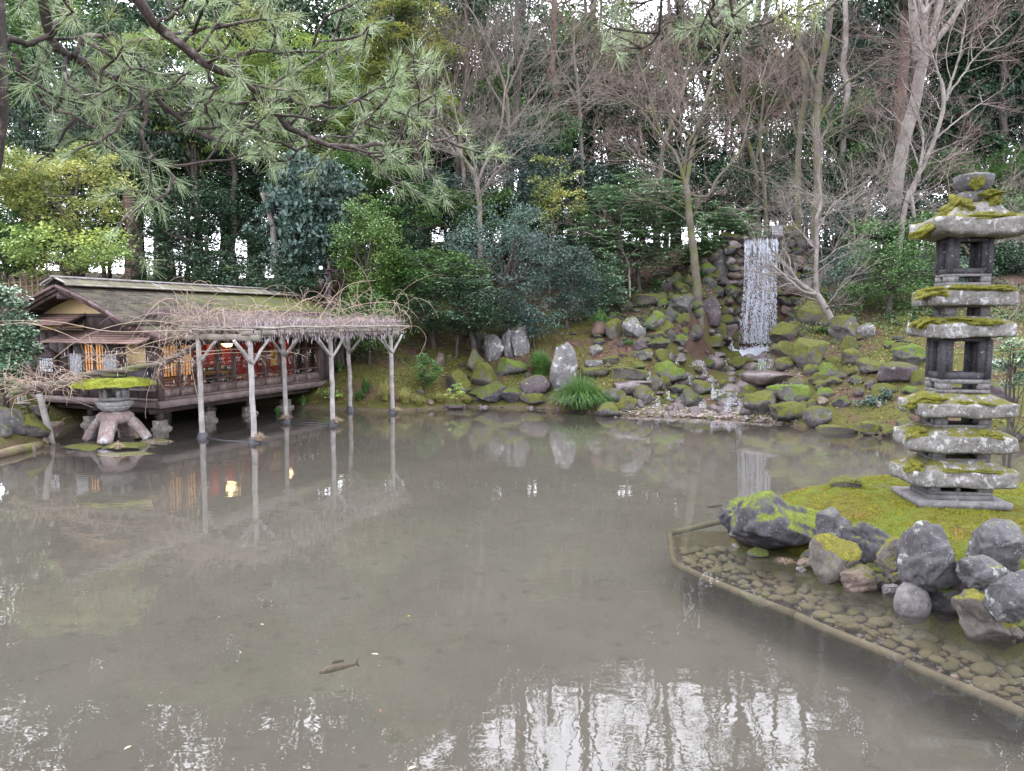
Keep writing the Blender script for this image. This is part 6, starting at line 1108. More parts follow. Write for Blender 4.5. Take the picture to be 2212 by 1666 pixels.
bare('bare_shrub', 'thin crooked bare tree above the mossy flat boulder', 29, [([(1362,640),(1358,570),(1345,540)],.05,.03), ([(1345,540),(1310,520),(1260,500)],.025,.012), ([(1345,540),(1330,500),(1300,470)],.025,.012), ([(1355,560),(1390,520),(1420,500)],.022,.01)], 'pale', 'twig', 71, .5, 5, 1.1, 2, .05, .7, .014, .5, cat='shrub')
bare('bare_shrub', 'bare reddish shrub behind the right edge bush', 15.5, [([(2130,800),(2150,740),(2180,690)],.02,.01), ([(2130,800),(2110,740),(2100,700)],.02,.01)], 'grey', 'twig', 73, .2, 5, .6, 2, .1, .7, .008, .8, cat='shrub')
bare('bare_shrub', 'low bare twigs on the bank above the stone steps', 30, [([(1790,560),(1770,520),(1740,480)],.03,.012), ([(1790,560),(1820,510),(1860,480)],.03,.012)], 'grey', 'twig2', 79, .2, 7, 1.6, 3, .05, .7, .014, .6, cat='shrub')
# ================================================================== black pine in the foreground
NM = leaf_mat('pine_needles', (.17, .25, .11), (.36, .45, .25), (.26, .30, .09), .3, .4, .56, 2.5, .6)
PB = wood_mat('pine_bark', (.03, .022, .02), (.085, .062, .056), 14, (1, 1, .5), stain=(.22, .19, .17), bump=1.)
Z8 = lambda x, y: (x*.4657, y*.4657)
def pine(label, trunk, limbs, seed, spacing=.11, tw=.30, dens=44, dir0=(.35, -.1, -.05)):
    g = np.random.default_rng(seed); mb = MB(); tufts = []; org = np.array(trunk[0][0], float)
    P = np.array([p for p, _ in trunk]); r = np.array([q for _, q in trunk]); l = np.arange(len(P)); u = np.linspace(0, len(P)-1, 26); Q = np.stack([np.interp(u, l, P[:, i]) for i in range(3)], 1); Q[1:-1] = (Q[:-2]+2*Q[1:-1]+Q[2:])/4; nn = mknoise(seed, 18, 4, 20, .6)
    mb.tubes(Q, np.interp(u, l, r)*(1+.06*nn(Q)), 16)
    for (pts, r0, r1) in limbs:
        P = np.array(pts, float); L_ = np.concatenate([[0], np.cumsum(np.linalg.norm(np.diff(P, axis=0), axis=1))]); n = max(14, int(L_[-1]/.05)); u = np.linspace(0, L_[-1], n); Q = np.stack([np.interp(u, L_, P[:, i]) for i in range(3)], 1); Q[1:-1] += g.normal(size=(n-2, 3))*.006
        rr = np.linspace(r0, r1, n)*(1+.12*g.normal(size=n)); mb.tubes(Q, rr*.72, 8)
        for s_ in np.arange(.25 if L_[-1] > 1 else .08, L_[-1], spacing):
            k = min(int(s_/L_[-1]*(n-1)), n-2); d = Q[k+1]-Q[k]; d /= np.linalg.norm(d); a = g.normal(size=3); a -= (a@d)*d; a /= np.linalg.norm(a); a[1] *= .8; dd = d*.6+a*.9+np.array([0, 0, .12]); dd /= np.linalg.norm(dd); p = Q[k]; Lt = tw*g.uniform(.5, 1.5)
            for step in range(2):
                pts_ = [p]; e_ = dd.copy()
                for _ in range(4): e_ = e_+g.normal(size=3)*.3; e_ /= np.linalg.norm(e_); pts_.append(pts_[-1]+e_*Lt/4)
                T = np.array(pts_); mb.tubes(T, np.linspace(.005, .0025, 5)*(1.3 if step == 0 else .9), 5); tufts.append((T[-1], e_)); 
                if g.random() < .75: tufts.append((T[2], e_+g.normal(size=3)*.8))
                p = T[g.integers(2, 4)]; dd = e_+g.normal(size=3)*.9; dd /= np.linalg.norm(dd); Lt *= .7
        tufts.append((Q[-1], Q[-1]-Q[-3]))
    t = thing('pine_tree', label, 'tree', org); mb.build('trunk', PB, t, org, True)
    C = np.array([a for a, _ in tufts]); D = np.array([b for _, b in tufts]); D /= np.linalg.norm(D, axis=1)[:, None]; m_ = dens; C2 = np.repeat(C, m_, 0); D2 = np.repeat(D, m_, 0); C2 = C2-D2*g.uniform(0, .05, (len(C2), 1)); dv = D2*.75+g.normal(size=C2.shape)*.42; dv /= np.linalg.norm(dv, axis=1)[:, None]
    ln = g.uniform(.045, .088, (len(C2), 1)); side = np.cross(dv, g.normal(size=dv.shape)); side /= np.linalg.norm(side, axis=1)[:, None]; w = .0007; tip = C2+dv*ln; tip[:, 2] -= ln[:, 0]*.08
    V = np.stack([C2-side*w, C2+side*w, tip+side*w*.6, tip-side*w*.6], 1).reshape(-1, 3)-org; N = len(C2); o = link('needles', mkmesh('needles', V, np.arange(4*N), np.full(N, 4), NM), None, t); o['kind'] = 'stuff'; print('needles', N); return t
def pl(pts, Y0, Y1): m_ = len(pts); return [at(*Z8(x, y), Y0+(Y1-Y0)*j/(m_-1)) for j, (x, y) in enumerate(pts)]
trk = [((-2.9, 1.9, .75), .17), ((-2.45, 2.2, 1.6), .14), ((-2.03, 2.42, 2.6), .125), ((-1.83, 2.5, 3.25), .118), ((-1.80, 2.52, 4.0), .115), ((-1.5, 2.5, 5.2), .09)]
LB = [(pl([(560,-120),(640,10),(730,120),(830,210),(960,300),(1080,350),(1190,410),(1260,500),(1330,590),(1440,640),(1600,675),(1740,680),(1900,665),(2060,650),(2150,610)],2.5,3.3),.026,.006),
 (pl([(190,-150),(200,10),(215,130),(250,210),(340,260),(450,320),(570,380),(640,400),(720,430),(790,520),(870,580),(960,640),(1050,670),(1150,640)],2.5,2.9),.027,.007),
 (pl([(650,410),(690,520),(655,610),(690,700),(760,790),(840,850)],2.7,2.7),.012,.005), (pl([(60,250),(100,370),(180,470),(330,540),(480,620),(560,720)],2.5,2.7),.013,.005),
 (pl([(40,180),(130,210),(260,150),(300,60),(310,-30)],2.4,2.6),.014,.006), (pl([(340,260),(400,170),(540,160),(600,230),(650,300),(740,360),(860,370)],2.6,2.9),.015,.005),
 (pl([(1080,345),(1110,250),(1240,230),(1400,240),(1540,180),(1570,100)],2.9,3.0),.014,.005), (pl([(1270,480),(1350,460),(1430,500),(1640,490),(1740,440)],3.0,3.1),.012,.005), (pl([(1330,480),(1370,400),(1360,300),(1300,200)],3.0,3.1),.009,.004),
 (pl([(830,210),(930,140),(1060,120),(1200,60)],2.7,2.8),.011,.004), (pl([(960,320),(1000,400),(960,500),(900,560)],2.8,2.8),.010,.004), (pl([(450,320),(420,420),(480,500),(600,540)],2.6,2.6),.010,.004), (pl([(1600,675),(1680,560),(1750,500),(1860,420)],3.1,3.2),.009,.004),
 (pl([(1900,665),(1940,560),(1950,470)],3.2,3.2),.008,.004), (pl([(700,120),(820,60),(900,-40)],2.6,2.6),.010,.005), (pl([(250,210),(150,330),(130,430)],2.6,2.5),.009,.004), (pl([(1190,410),(1120,520),(1150,600),(1250,680)],2.9,2.9),.009,.004), (pl([(1440,640),(1380,720),(1300,770)],3.0,3.0),.008,.004), (pl([(1740,680),(1800,740),(1850,760)],3.1,3.2),.006,.004)]
pine('old pine with dark crooked limbs reaching in from the left edge over the pond', trk, LB, 83, .075, .22, 40)
q = lambda pts, Y0, Y1: [at(x, y, Y0+(Y1-Y0)*j/(len(pts)-1)) for j, (x, y) in enumerate(pts)]
trk2 = [((3.4, -.6, .7), .2), ((3.3, -.3, 2.5), .17), ((3.0, .3, 4.2), .13), ((2.7, .9, 5.6), .10)]
up = np.array([2.8, .8, 5.2])
LB2 = [([up]+q([(1760,-260),(1640,-120),(1535,-20),(1533,40),(1542,52),(1556,45),(1557,5)],2.6,3.2),.03,.006), (q([(1556,46),(1590,58),(1620,62),(1650,50),(1684,34),(1672,-10)],3.2,3.3),.010,.005),
 (q([(1640,-120),(1520,-90),(1440,-40),(1431,30),(1424,75),(1385,108),(1341,96)],2.9,3.3),.014,.005), (q([(1431,60),(1470,30),(1500,-20)],3.2,3.2),.008,.004), (q([(1440,-40),(1380,-20),(1340,10)],3.0,3.2),.008,.004), (q([(1684,34),(1740,40),(1790,20),(1830,-10)],3.3,3.3),.008,.004)]
pine('second pine whose thin branches hang into the top of the picture right of centre', trk2, LB2, 89, .16, .2, 34)
# ================================================================== falling water
def water_white(name, c, a, rough=.25):
    m = M(name); m.col(c); m.rough(rough, .6); t = _n(m.t, 'ShaderNodeBsdfTransparent'); x = _n(m.t, 'ShaderNodeMixShader'); x.inputs[0].default_value = a; tl = _n(m.t, 'ShaderNodeBsdfTranslucent'); tl.inputs[0].default_value = C4(c); y = _n(m.t, 'ShaderNodeMixShader'); y.inputs[0].default_value = .3
    m.L(m.b.outputs[0], y.inputs[1]); m.L(tl.outputs[0], y.inputs[2]); m.L(t.outputs[0], x.inputs[1]); m.L(y.outputs[0], x.inputs[2]); m.L(x.outputs[0], m.out.inputs[0]); return m.m
WW = water_white('white_water', (.80, .83, .90), .9); WR = water_white('rivulet_water', (.72, .76, .84), .5, .12); WV = water_white('water_veil', (.62, .66, .74), .13, .1)
def streaks(mb, C, L, w, g):
    """thin eight sided drops hanging from C"""
    N = len(C); a = np.arange(3)*2*pi/3; ring = np.stack([np.cos(a), np.sin(a), 0*a], 1)
    top = C+np.c_[np.zeros((N, 2)), L*.5]; bot = C-np.c_[np.zeros((N, 2)), L*.5]; mid = C[:, None]+ring[None]*w[:, None, None]-np.array([0, 0, 1.])*(L*.15)[:, None, None]
    V = np.concatenate([top[:, None], mid, bot[:, None]], 1).reshape(-1, 3); f = np.array([(0, 1, 2), (0, 2, 3), (0, 3, 1), (4, 2, 1), (4, 3, 2), (4, 1, 3)]); mb.add(V, (f[None]+5*np.arange(N)[:, None, None]).reshape(-1, 3))
wf = thing('waterfall', 'tall white waterfall breaking into drops over the dark stone wall', 'waterfall', (10.2, 29.95, 1.5)); worg = np.array(wf.location); g = np.random.default_rng(21)
ZTp, ZBt = at(1640, 517, 30.0)[2], at(1625, 742, 29.6)[2]; xl = at(1608, 517, 30.0)[0]; xr = at(1679, 517, 30.0)[0]
mb = MB(); N = 7000; u = g.random(N)**.85; lane = g.uniform(0, 1, 26); x = np.where(g.random(N) < .7, lane[g.integers(0, 26, N)]+g.normal(size=N)*(.006+.018*u), g.random(N)); thin = g.random(N) > .35*np.exp(-((x-.45)/.14)**2)*(u > .15)*(u < .6); x, u = x[thin], u[thin]; N = len(x)
x = .5+(x-.5)*(1+.04*np.sin(u*9+x*7)); X = xl+(xr-xl)*x+(-.12*u+.035*g.normal(size=N)*u**2)+.14*(x-.5)*u*u+.02*np.sin(x*31+u*6); Yy = 30.02-.42*np.sqrt(u)+g.normal(size=N)*.05*(.3+u); Z = ZTp-(ZTp-ZBt)*u; L = np.where(u < .15, g.uniform(.12, .34, N), g.uniform(.02, .10, N)); wd = np.where(u < .15, g.uniform(.003, .009, N), g.uniform(.003, .013, N))
streaks(mb, np.c_[X, Yy, Z], L, wd, g); mb.build('falling_drops', WW, wf, worg, kind='stuff')
st_ = WV.node_tree; mx_ = [n_ for n_ in st_.nodes if n_.type == 'MIX_SHADER' and n_.outputs[0].links and n_.outputs[0].links[0].to_node.type == 'OUTPUT_MATERIAL'][0]; nz_ = _n(st_, 'ShaderNodeTexNoise'); nz_.inputs['Scale'].default_value = 1.; nz_.inputs['Detail'].default_value = 5; mp_ = _n(st_, 'ShaderNodeMapping'); mp_.inputs['Scale'].default_value = (22, 6, 2.2); tc_ = _n(st_, 'ShaderNodeTexCoord'); rp_ = _n(st_, 'ShaderNodeValToRGB'); rp_.color_ramp.elements[0].position = .46; rp_.color_ramp.elements[1].position = .66; rp_.color_ramp.elements[0].color = (.02, .02, .02, 1); rp_.color_ramp.elements[1].color = (.62, .62, .62, 1)
st_.links.new(tc_.outputs['Object'], mp_.inputs[0]); st_.links.new(mp_.outputs[0], nz_.inputs['Vector']); st_.links.new(nz_.outputs['Fac'], rp_.inputs[0]); st_.links.new(rp_.outputs[0], mx_.inputs[0])
mb = MB(); n, m_ = 30, 24; uu, vv = np.meshgrid(np.linspace(0, 1, n), np.linspace(0, 1, m_)); Xs = xl+(xr-xl)*uu-.1*vv; Ys = 30.03-.40*np.sqrt(vv)+.02*np.sin(uu*60); Zs = ZTp+.01-(ZTp-ZBt)*vv; a = np.arange(n*m_).reshape(m_, n); mb.add(np.stack([Xs, Ys, Zs], -1).reshape(-1, 3), np.stack([a[:-1, :-1], a[:-1, 1:], a[1:, 1:], a[1:, :-1]], -1).reshape(-1, 4)); mb.build('veil', WV, wf, worg, True)
mb = MB(); N = 2600; C = np.c_[at(1625, 745, 29.4)[0]+g.normal(size=N)*.42-.3*np.abs(g.normal(size=N))*.7, 29.3+g.normal(size=N)*.22, 0*g.random(N)]; C[:, 2] = hz(C[:, 0], C[:, 1])+.04+np.abs(g.normal(size=N))*.10*np.exp(-((C[:, 0]-10)/.5)**2); streaks(mb, C, g.uniform(.02, .08, N), g.uniform(.01, .035, N), g); mb.build('foam', WW, wf, worg, kind='stuff')
uf = thing('waterfall', 'small upper fall feeding the head of the tall waterfall', 'waterfall', at(1679, 510, 31.4)); o_ = np.array(uf.location); mb = MB(); N = 260; x = g.uniform(1668, 1691, N); y = g.uniform(488, 508, N); r_ = np.array([at(a, b, 31.4) for a, b in zip(x, y)]); streaks(mb, r_, g.uniform(.06, .2, N), g.uniform(.004, .011, N), g); mb.build('falling_drops', WW, uf, o_, kind='stuff')
mb = MB(); a = at(1666, 509, 31.35); b = at(1692, 509, 31.35); mb.box(a[0], b[0], 31.2, 31.5, a[2]-.12, a[2]-.08); mb.box(a[0], b[0], 31.42, 31.6, a[2]-.4, at(1680, 487, 31.4)[2]); mb.build('ledge', RK['wet'], uf, o_)
cw = thing('stream_water', 'thin white rivulets stepping down between the stream rocks to the pond', 'stream', hit(1540, 860)); co = np.array(cw.location)
for (px, y0, y1, w) in [(1463,774,785,6),(1507,779,790,24),(1565,774,790,24),(1656,775,801,36),(1488,811,830,14),(1401,803,836,6),(1522,794,811,10),(1553,842,861,30),(1540,825,858,6),(1445,846,861,8),(1420,856,876,6),(1516,868,879,16),(1587,849,873,30),(1600,862,889,12),(1572,871,889,14),(1620,776,786,10),(1535,812,822,12),(1478,846,856,8),(1600,765,772,40),(1540,768,774,30)]:
    b = hit(px, y1); Y = b[1]-.14; nr = max(3, int(w/2.2)); K = 9; t = np.linspace(0, 1, K); mb = MB(); PP_ = []; RR_ = []; sl = g.uniform(-.12, .12)
    for j in range(nr):
        xo = px+w*((j+.5)/nr-.5)+g.normal()*.7; ph = g.uniform(0, 6); P = np.array([at(xo+sl*(y1-y0)*u+.9*sin(ph+u*5)+g.normal()*.25, y0-1+(y1-y0+1)*u**1.15, Y-.22*u) for u in t]); PP_.append(P); RR_.append(g.uniform(.003, .009)*(.3+.9*t+.6*np.abs(g.normal(size=K))))
    Nd = int(14+w*(y1-y0)*.5); u = g.random(Nd)**.8; j = g.integers(0, nr, Nd); A = np.array(PP_); kk = np.minimum((u*(K-1)).astype(int), K-2); fr = (u*(K-1)-kk)[:, None]; Pd = A[j, kk]*(1-fr)+A[j, kk+1]*fr+g.normal(size=(Nd, 3))*.018; streaks(mb, Pd, g.uniform(.01, .05, Nd), g.uniform(.0025, .0065, Nd), g)
    Nf = int(8+w*1.2); Pf = np.array([at(p, y1+q_, Y-.3) for p, q_ in zip(px+sl*(y1-y0)+g.normal(size=Nf)*w*.5, g.uniform(-1.5, 2.5, Nf))]); streaks(mb, Pf, g.uniform(.005, .014, Nf), g.uniform(.006, .022, Nf), g); mb.build('rivulet', WW, cw, co, True)
# thin sheet of water running over the stream bed
mb = MB(); 
# ================================================================== grass clumps
def grass(label, px, py, w, h, mat, n, seed, cat='grass clump', name='grass_clump', base=None, droop=1., wid=.006, parent=None, Lr=(.6, 1.1)):
    g = np.random.default_rng(seed); p = hit(px, py) if base is None else np.array(base, float); Y = p[1]; W = w*Y/FPX/2; Hh = h*Y/FPX
    a = g.uniform(0, 6.28, n); r = np.sqrt(g.random(n)); B = np.c_[r*np.cos(a)*W*.35, r*np.sin(a)*W*.35, 0*a]; a2 = a+g.normal(size=n)*.6; out = np.c_[np.cos(a2), np.sin(a2)]; sp = g.uniform(.02, 1, n)**.8*W*.95; L = g.uniform(*Lr, n)*Hh*1.15*(1-.25*sp/W)
    K = 5; t = np.linspace(0, 1, K); P = B[:, None]+np.concatenate([out[:, None]*sp[:, None, None]*(t**1.35)[None, :, None], (L[:, None]*(t*1.55-(.55+.55*droop*(sp/W)[:, None])*t**2.2))[..., None]], 2)
    sd_ = np.c_[-out[:, 1], out[:, 0], 0*a]; ww = wid*(1-t**2*.9)[None, :, None]; A = P-sd_[:, None]*ww; C = P+sd_[:, None]*ww; V = np.stack([A, C], 2).reshape(-1, 3); base_ = (np.arange(n)*K*2)[:, None]; k = np.arange(K-1)[None]*2+base_
    q = np.stack([k, k+1, k+3, k+2], -1).reshape(-1, 4); me = mkmesh(name, V, q.ravel(), np.full(len(q), 4), LM[mat]); 
    if parent is not None: return link('straw_tuft', me, None, parent, p-np.array(parent.location))
    o = link(name, me, None, None, p); return tag(o, label, cat)
grass('big dark green grass clump arching over the water edge in front of the pointed stone', 1254, 884, 158, 74, 'grass', 1900, 1, wid=.008, droop=1.55)
grass('upright dark green grass clump between the pale standing rocks and the pointed stone', 1168, 812, 74, 56, 'grass', 800, 2, droop=.9, wid=.008)
grass('small green grass tuft at the left of the upright clump', 1158, 782, 40, 24, 'grass', 260, 3)
for i, (px, py, w, h, lab) in enumerate([(832,866,44,42,'pale yellow grass tuft below the trellis end, left of two'),(874,872,48,34,'pale yellow grass tuft below the trellis end, right of two'),(905,876,34,20,'small straw coloured tuft at the waterline right of the trellis'),(790,850,30,34,'dark green tuft behind the trellis posts'),(775,868,30,26,'grass tuft beside the rear trellis post'),(950,868,40,20,'low pale tuft left of the mossy mound'),(1010,872,36,16,'low pale tuft below the mossy mound')]):
    grass(lab, px, py, w, h, 'pale' if i not in (3, 4) else 'grass', 320, 20+i, wid=.006)
for i, (px, py, w, h, lab) in enumerate([(1545,735,40,12,'thin ochre grass left of the foot of the falls'),(1660,852,30,14,'green tuft beside the wet brown slab'),(1720,905,50,14,'grass fringe under the large oval boulder'),(1612,810,22,10,'rusty tuft in the middle of the cascade'),(1402,872,34,10,'straw tuft at the left of the lower cascade'),(1360,745,46,14,'low green weeds under the dark angular boulder'),(1500,722,60,12,'low weeds left of the falls')]):
    grass(lab, px, py, w, h, ['pale', 'grass', 'grass', 'straw', 'straw', 'mid', 'mid'][i], 160, 40+i, wid=.005)
sp_ = thing('tree_stump', 'short reddish stump crowned with hanging green grass on the slope', 'stump', hit(1297, 726)); so = np.array(sp_.location); mb = MB(); a = so; top = at(1297, 696, so[1]+.1); P = a+(top-a)*np.linspace(0, 1, 8)[:, None]; mb.tubes(P, np.linspace(.36, .24, 8), 14); mb.build('stump', BK['red'], sp_, so, True)
o = grass('x', 1297, 700, 64, 34, 'grass', 520, 60, base=top+np.array([0, 0, -.12]), droop=1.6); o.parent = sp_; o.location = [float(v) for v in (top+np.array([0, 0, -.12])-so)]; o.name = 'grass'; del o['label']; del o['category']
o = grass('x', 1297, 716, 40, 20, 'straw', 320, 61, base=top, droop=2.4); o.parent = sp_; o.location = [float(v) for v in (top+np.array([0, 0, -.3])-so)]; o.name = 'dry_grass'; del o['label']; del o['category']
for i, (px, py, w, h, m_) in enumerate([(1470,620,50,20,'mid'),(1520,600,44,18,'grass'),(1585,640,40,18,'mid'),(1500,668,40,14,'mid'),(1560,712,34,14,'grass'),(1420,620,60,18,'mid'),(1730,690,50,16,'mid'),(1780,720,46,14,'grass'),(1850,650,60,18,'mid'),(1330,660,50,16,'mid')]):
    grass(['fern tuft on the upper rocky face left of the falls','grass tuft beside the top of the lichen slab','fern tuft hanging beside the falls on the left','small fern right of the smooth grey boulder','grass tuft by the purplish split rock','fern tuft above the flat mossy boulder','fern tuft right of the falls','grass tuft on the slope below the leaning tree','fern tuft above the white spotted boulder','fern tuft above the cream patched rock'][i], px, py, w, h, m_, 150, 140+i, 'fern', 'fern', wid=.012, droop=1.3)
# ================================================================== litter and ground cover
g = np.random.default_rng(91)
def ground_pts(N, x0, x1, y0, y1, zmin=.12):
    P = np.c_[g.uniform(x0, x1, N), g.uniform(y0, y1, N)]; h = hz(P[:, 0], P[:, 1]); k = h > zmin
    e_ = FALL-SH0; L_ = np.linalg.norm(e_); e_ = e_/L_; w_ = P-SH0; lat = np.abs(w_@np.array([-e_[1], e_[0]])); t_ = (w_@e_)/L_; k &= ~((lat < 1.7) & (t_ > -.1) & (t_ < 1.05)); return np.c_[P, h][k]
P = np.r_[ground_pts(30000, -14, 16, 15, 33), ground_pts(9000, -6, 9, 21, 27)]; V = leafquads(P+np.array([0, 0, .02]), 3., .065, .6, g); lm = leaf_mat('fallen_leaf', (.10, .045, .03), (.26, .15, .11), (.38, .30, .10), .1, .7, .55, 1.2, .2)
mb = MB(); mb.add(V, np.arange(len(V)).reshape(-1, 4)); tag(mb.build('fallen_leaves', lm), 'reddish brown leaf litter over the banks and the hill', None, None, 'stuff')
P = ground_pts(30000, -5, 16, 16, 30); nn = mknoise(77, 12, .5, 2.5, .6); P = P[nn(P) > -.2]; P = np.repeat(P, 2, 0)+g.normal(size=(2*len(P), 3))*np.array([.05, .05, .025]); V = leafquads(P+np.array([0, 0, .05]), 1.2, .055, .55, g); mb = MB(); mb.add(V, np.arange(len(V)).reshape(-1, 4)); tag(mb.build('ground_cover', leaf_mat('ground_cover_leaf', (.07, .11, .02), (.22, .25, .06), (.33, .28, .08), .25, .6, .6)), 'low yellow green weeds and moss sprigs over the bank', None, None, 'stuff')
# low dark undergrowth over the wooded slope: nobody could count it
P = ground_pts(5200, -16, 18, 22, 44, 1.2); P = P[(P[:, 2] > 2.2) | (P[:, 0] < -3)]; C = np.repeat(P, 14, 0); q_ = g.normal(size=C.shape)*np.array([.16, .16, .10]); q_[:, 2] = np.abs(q_[:, 2])+.06; V = leafquads(C+q_, 1.1, .12, .5, g); mb = MB(); mb.add(V, np.arange(len(V)).reshape(-1, 4)); tag(mb.build('undergrowth', leaf_mat('undergrowth_leaf', (.02, .045, .02), (.07, .12, .04), (.12, .13, .03), .15, .5, .62)), 'low dark green undergrowth over the wooded slope', None, None, 'stuff')
# ================================================================== wisteria trellis
PP = [gnd(439, 946), gnd(550, 956), gnd(619, 912), gnd(720, 918), gnd(758, 887), gnd(849, 892)]; ZB = 2.28
tl = thing('wisteria_trellis', 'grey log trellis on six posts standing in the pond in front of the tea house', 'trellis', (PP[2][0], PP[2][1], 0)); to = np.array(tl.location); g = np.random.default_rng(17)
def logp(name, a, b, r0, r1, mat, parent, org, n=9, k=10, wob=.008, ends=True):
    a = np.array(a, float); b = np.array(b, float); t = np.linspace(0, 1, n)[:, None]; P = a+(b-a)*t; P[1:-1] += g.normal(size=(n-2, 3))*wob; mb = MB(); mb.tubes(P, np.linspace(r0, r1, n)*(1+.03*g.normal(size=n)), k); return mb.build(name, mat, parent, org, True)
RUB = plain('black_rubber', (.02, .02, .024), .5, .5)
for i, p in enumerate(PP):
    po = logp('post', (p[0], p[1], -.5), (p[0]-.03, p[1], ZB-.02), .066, .056, WD['post'], tl, to, 12)
    mb = MB(); mb.tubes(np.array([(p[0], p[1], -.1), (p[0], p[1], .02), (p[0], p[1], .03), (p[0], p[1], .11), (p[0], p[1], .13)]), [.14, .145, .12, .115, .10], 14); mb.build('post_boot', RUB, po, to*0+to, True).location = (0, 0, 0)
# children of posts share the trellis origin, posts themselves sit at it
U = (PP[4]-PP[0]); U[2] = 0; U /= np.linalg.norm(U); Cx = (PP[1]-PP[0]); Cx[2] = 0; cl = np.linalg.norm(Cx); Cx /= cl
for i in (0, 2, 4):
    a, b = PP[i], PP[i+1]; logp('cross_beam', a-Cx*.35+[0, 0, ZB+.02], b+Cx*.22+[0, 0, ZB+.02], .078, .072, WD['pole'], tl, to)
    for s_, p, q_ in ((1, a, b), (-1, b, a)):
        logp('brace', p+np.array([0, 0, 1.72]), p+Cx*s_*.52+[0, 0, ZB-.03], .042, .036, WD['post'], tl, to, 5)
    for s_, p in ((1, a), (-1, a), (1, b), (-1, b)):
        if (i == 0 and s_ == -1) or (i == 4 and s_ == 1 and p is a): continue
        logp('brace', p+np.array([0, 0, 1.72]), p+U*s_*.52+[0, 0, ZB-.03], .036, .032, WD['post'], tl, to, 5)
logp('brace', PP[1]+np.array([0, 0, 1.72]), PP[1]-U*.5+[0, 0, ZB-.03], .042, .036, WD['post'], tl, to, 5)
A0, B0 = PP[0]-U*.25, PP[4]+U*.42; A1, B1 = PP[1]-U*.25, PP[5]+U*.42
for (a, b) in ((A0, B0), (A1, B1)):
    m_ = (a+b)/2; logp('long_beam', a+[0, 0, ZB+.13], m_+[0, 0, ZB+.12], .065, .06, WD['pole'], tl, to); logp('long_beam', m_+U*.02+[0, 0, ZB+.13], b+[0, 0, ZB+.13], .062, .055, WD['pole'], tl, to)
for k in range(8):
    f = -.22+1.44*k/7; a = A0*(1-f)+A1*f; b = B0*(1-f)+B1*f; logp('bamboo_pole', a+[0, 0, ZB+.235+.01*(k % 2)], b+[0, 0, ZB+.235], .024, .02, WD['pole'], tl, to, 12, 7, .014)
for k in range(13):
    f = k/12; a = A0*(1-f)+B0*f; b = A1*(1-f)+B1*f; logp('bamboo_pole', a-Cx*.32+[0, 0, ZB+.195], b+Cx*.32+[0, 0, ZB+.195], .022, .02, WD['pole'], tl, to, 7, 7, .01)
BLK = plain('black_cord', (.015, .015, .015), .7)
for k in range(26):
    f = k/25; p = (A1 if k % 3 else A0)*(1-f)+(B1 if k % 3 else B0)*f+np.array([0, 0, ZB+.15]); mb = MB(); a = np.arange(9)*2*pi/8; mb.tubes(np.stack([p+np.array([0, 0, .075])*sin(v)+Cx*.075*cos(v) for v in a]), np.full(9, .008), 4); mb.build('lashing', BLK, tl, to)
mb = MB(); mb.tubes(np.array([PP[0]+[0, 0, .02], (PP[0]+PP[1])/2+[.0, -.1, -.005], PP[1]+[.3, 0, .01]]), np.full(3, .016), 6); mb.build('pipe', RUB, tl, to); mb = MB(); mb.tubes(np.array([PP[2]+[0, 0, .02], PP[3]+[0, 0, .01]]), np.full(2, .016), 6); mb.build('pipe', RUB, tl, to)
for i, (k, dx) in enumerate([(1, .10), (2, 0), (3, .09), (5, .12)]):
    o = grass('x', 0, 0, [44, 32, 32, 26][i], [20, 18, 16, 10][i], 'straw', 230, 80+i, base=PP[k]+np.array([dx, -.03, .05]), droop=1.4, wid=.004); o.parent = tl; o.location = [float(v) for v in PP[k]+np.array([dx, -.03, .05])-to]; o.name = 'straw_tuft'; del o['label']; del o['category']
for i, (px, py, w, h, lab) in enumerate([(297,946,32,24,'dry straw tuft on the rocks right of the stone lantern'),(255,970,34,18,'dry straw tuft hanging from the slab under the lantern'),(95,958,40,14,'dry straw heap at the foot of the leaning pole')]): grass(lab, px, py, w, h, 'straw', 220, 90+i, base=gnd(px, py, .05), droop=1.5, wid=.004)
# ---- the vine
VT = plain('vine_twig', (.25, .19, .145), .8, .2, .35, 3); VG = plain('vine_grey', (.22, .175, .165), .8, .2, .3, 3); VB = wood_mat('vine_bark', (.07, .055, .045), (.15, .12, .10), 8, (1, 1, 1), moss=(.10, .12, .03), mossamt=.6, bump=1.); POD = plain('seed_pod', (.30, .26, .28), .8, .2, .25, 3)
vn = thing('wisteria_vine', 'leafless wisteria with a gnarled trunk, curling twigs and hanging seed pods over the trellis', 'vine', (PP[0][0], PP[0][1], 0)); vo = np.array(vn.location)
def curls(P0, D0, L, r, K, g, curl=.5, grav=-.25, bias=.3):
    N = len(P0); P = [P0]; d = D0/np.linalg.norm(D0, axis=1)[:, None]; ax = g.normal(size=(N, 3)); ax /= np.linalg.norm(ax, axis=1)[:, None]; w = g.normal(size=N)*curl
    for k in range(K-1):
        d = d+np.cross(ax, d)*w[:, None]+g.normal(size=(N, 3))*.13+np.array([0, 0, grav])*(k/K); d /= np.linalg.norm(d, axis=1)[:, None]; P.append(P[-1]+d*(L/(K-1))[:, None])
    P = np.stack(P, 1); return P, r[:, None]*np.linspace(1, .55, K)[None]
tw = MB(); f = g.random(2300); c = g.uniform(-.12, 1.12, 2300); P0 = A0*(1-f)[:, None]+B0*f[:, None]; P1 = A1*(1-f)[:, None]+B1*f[:, None]; P0 = P0*(1-c)[:, None]+P1*c[:, None]; P0[:, 2] = ZB+.22+g.uniform(0, .12, 2300)*(1+.5*np.sin(f*9)); D = g.normal(size=(2300, 3)); D[:, 2] = np.abs(D[:, 2])*.6+.15
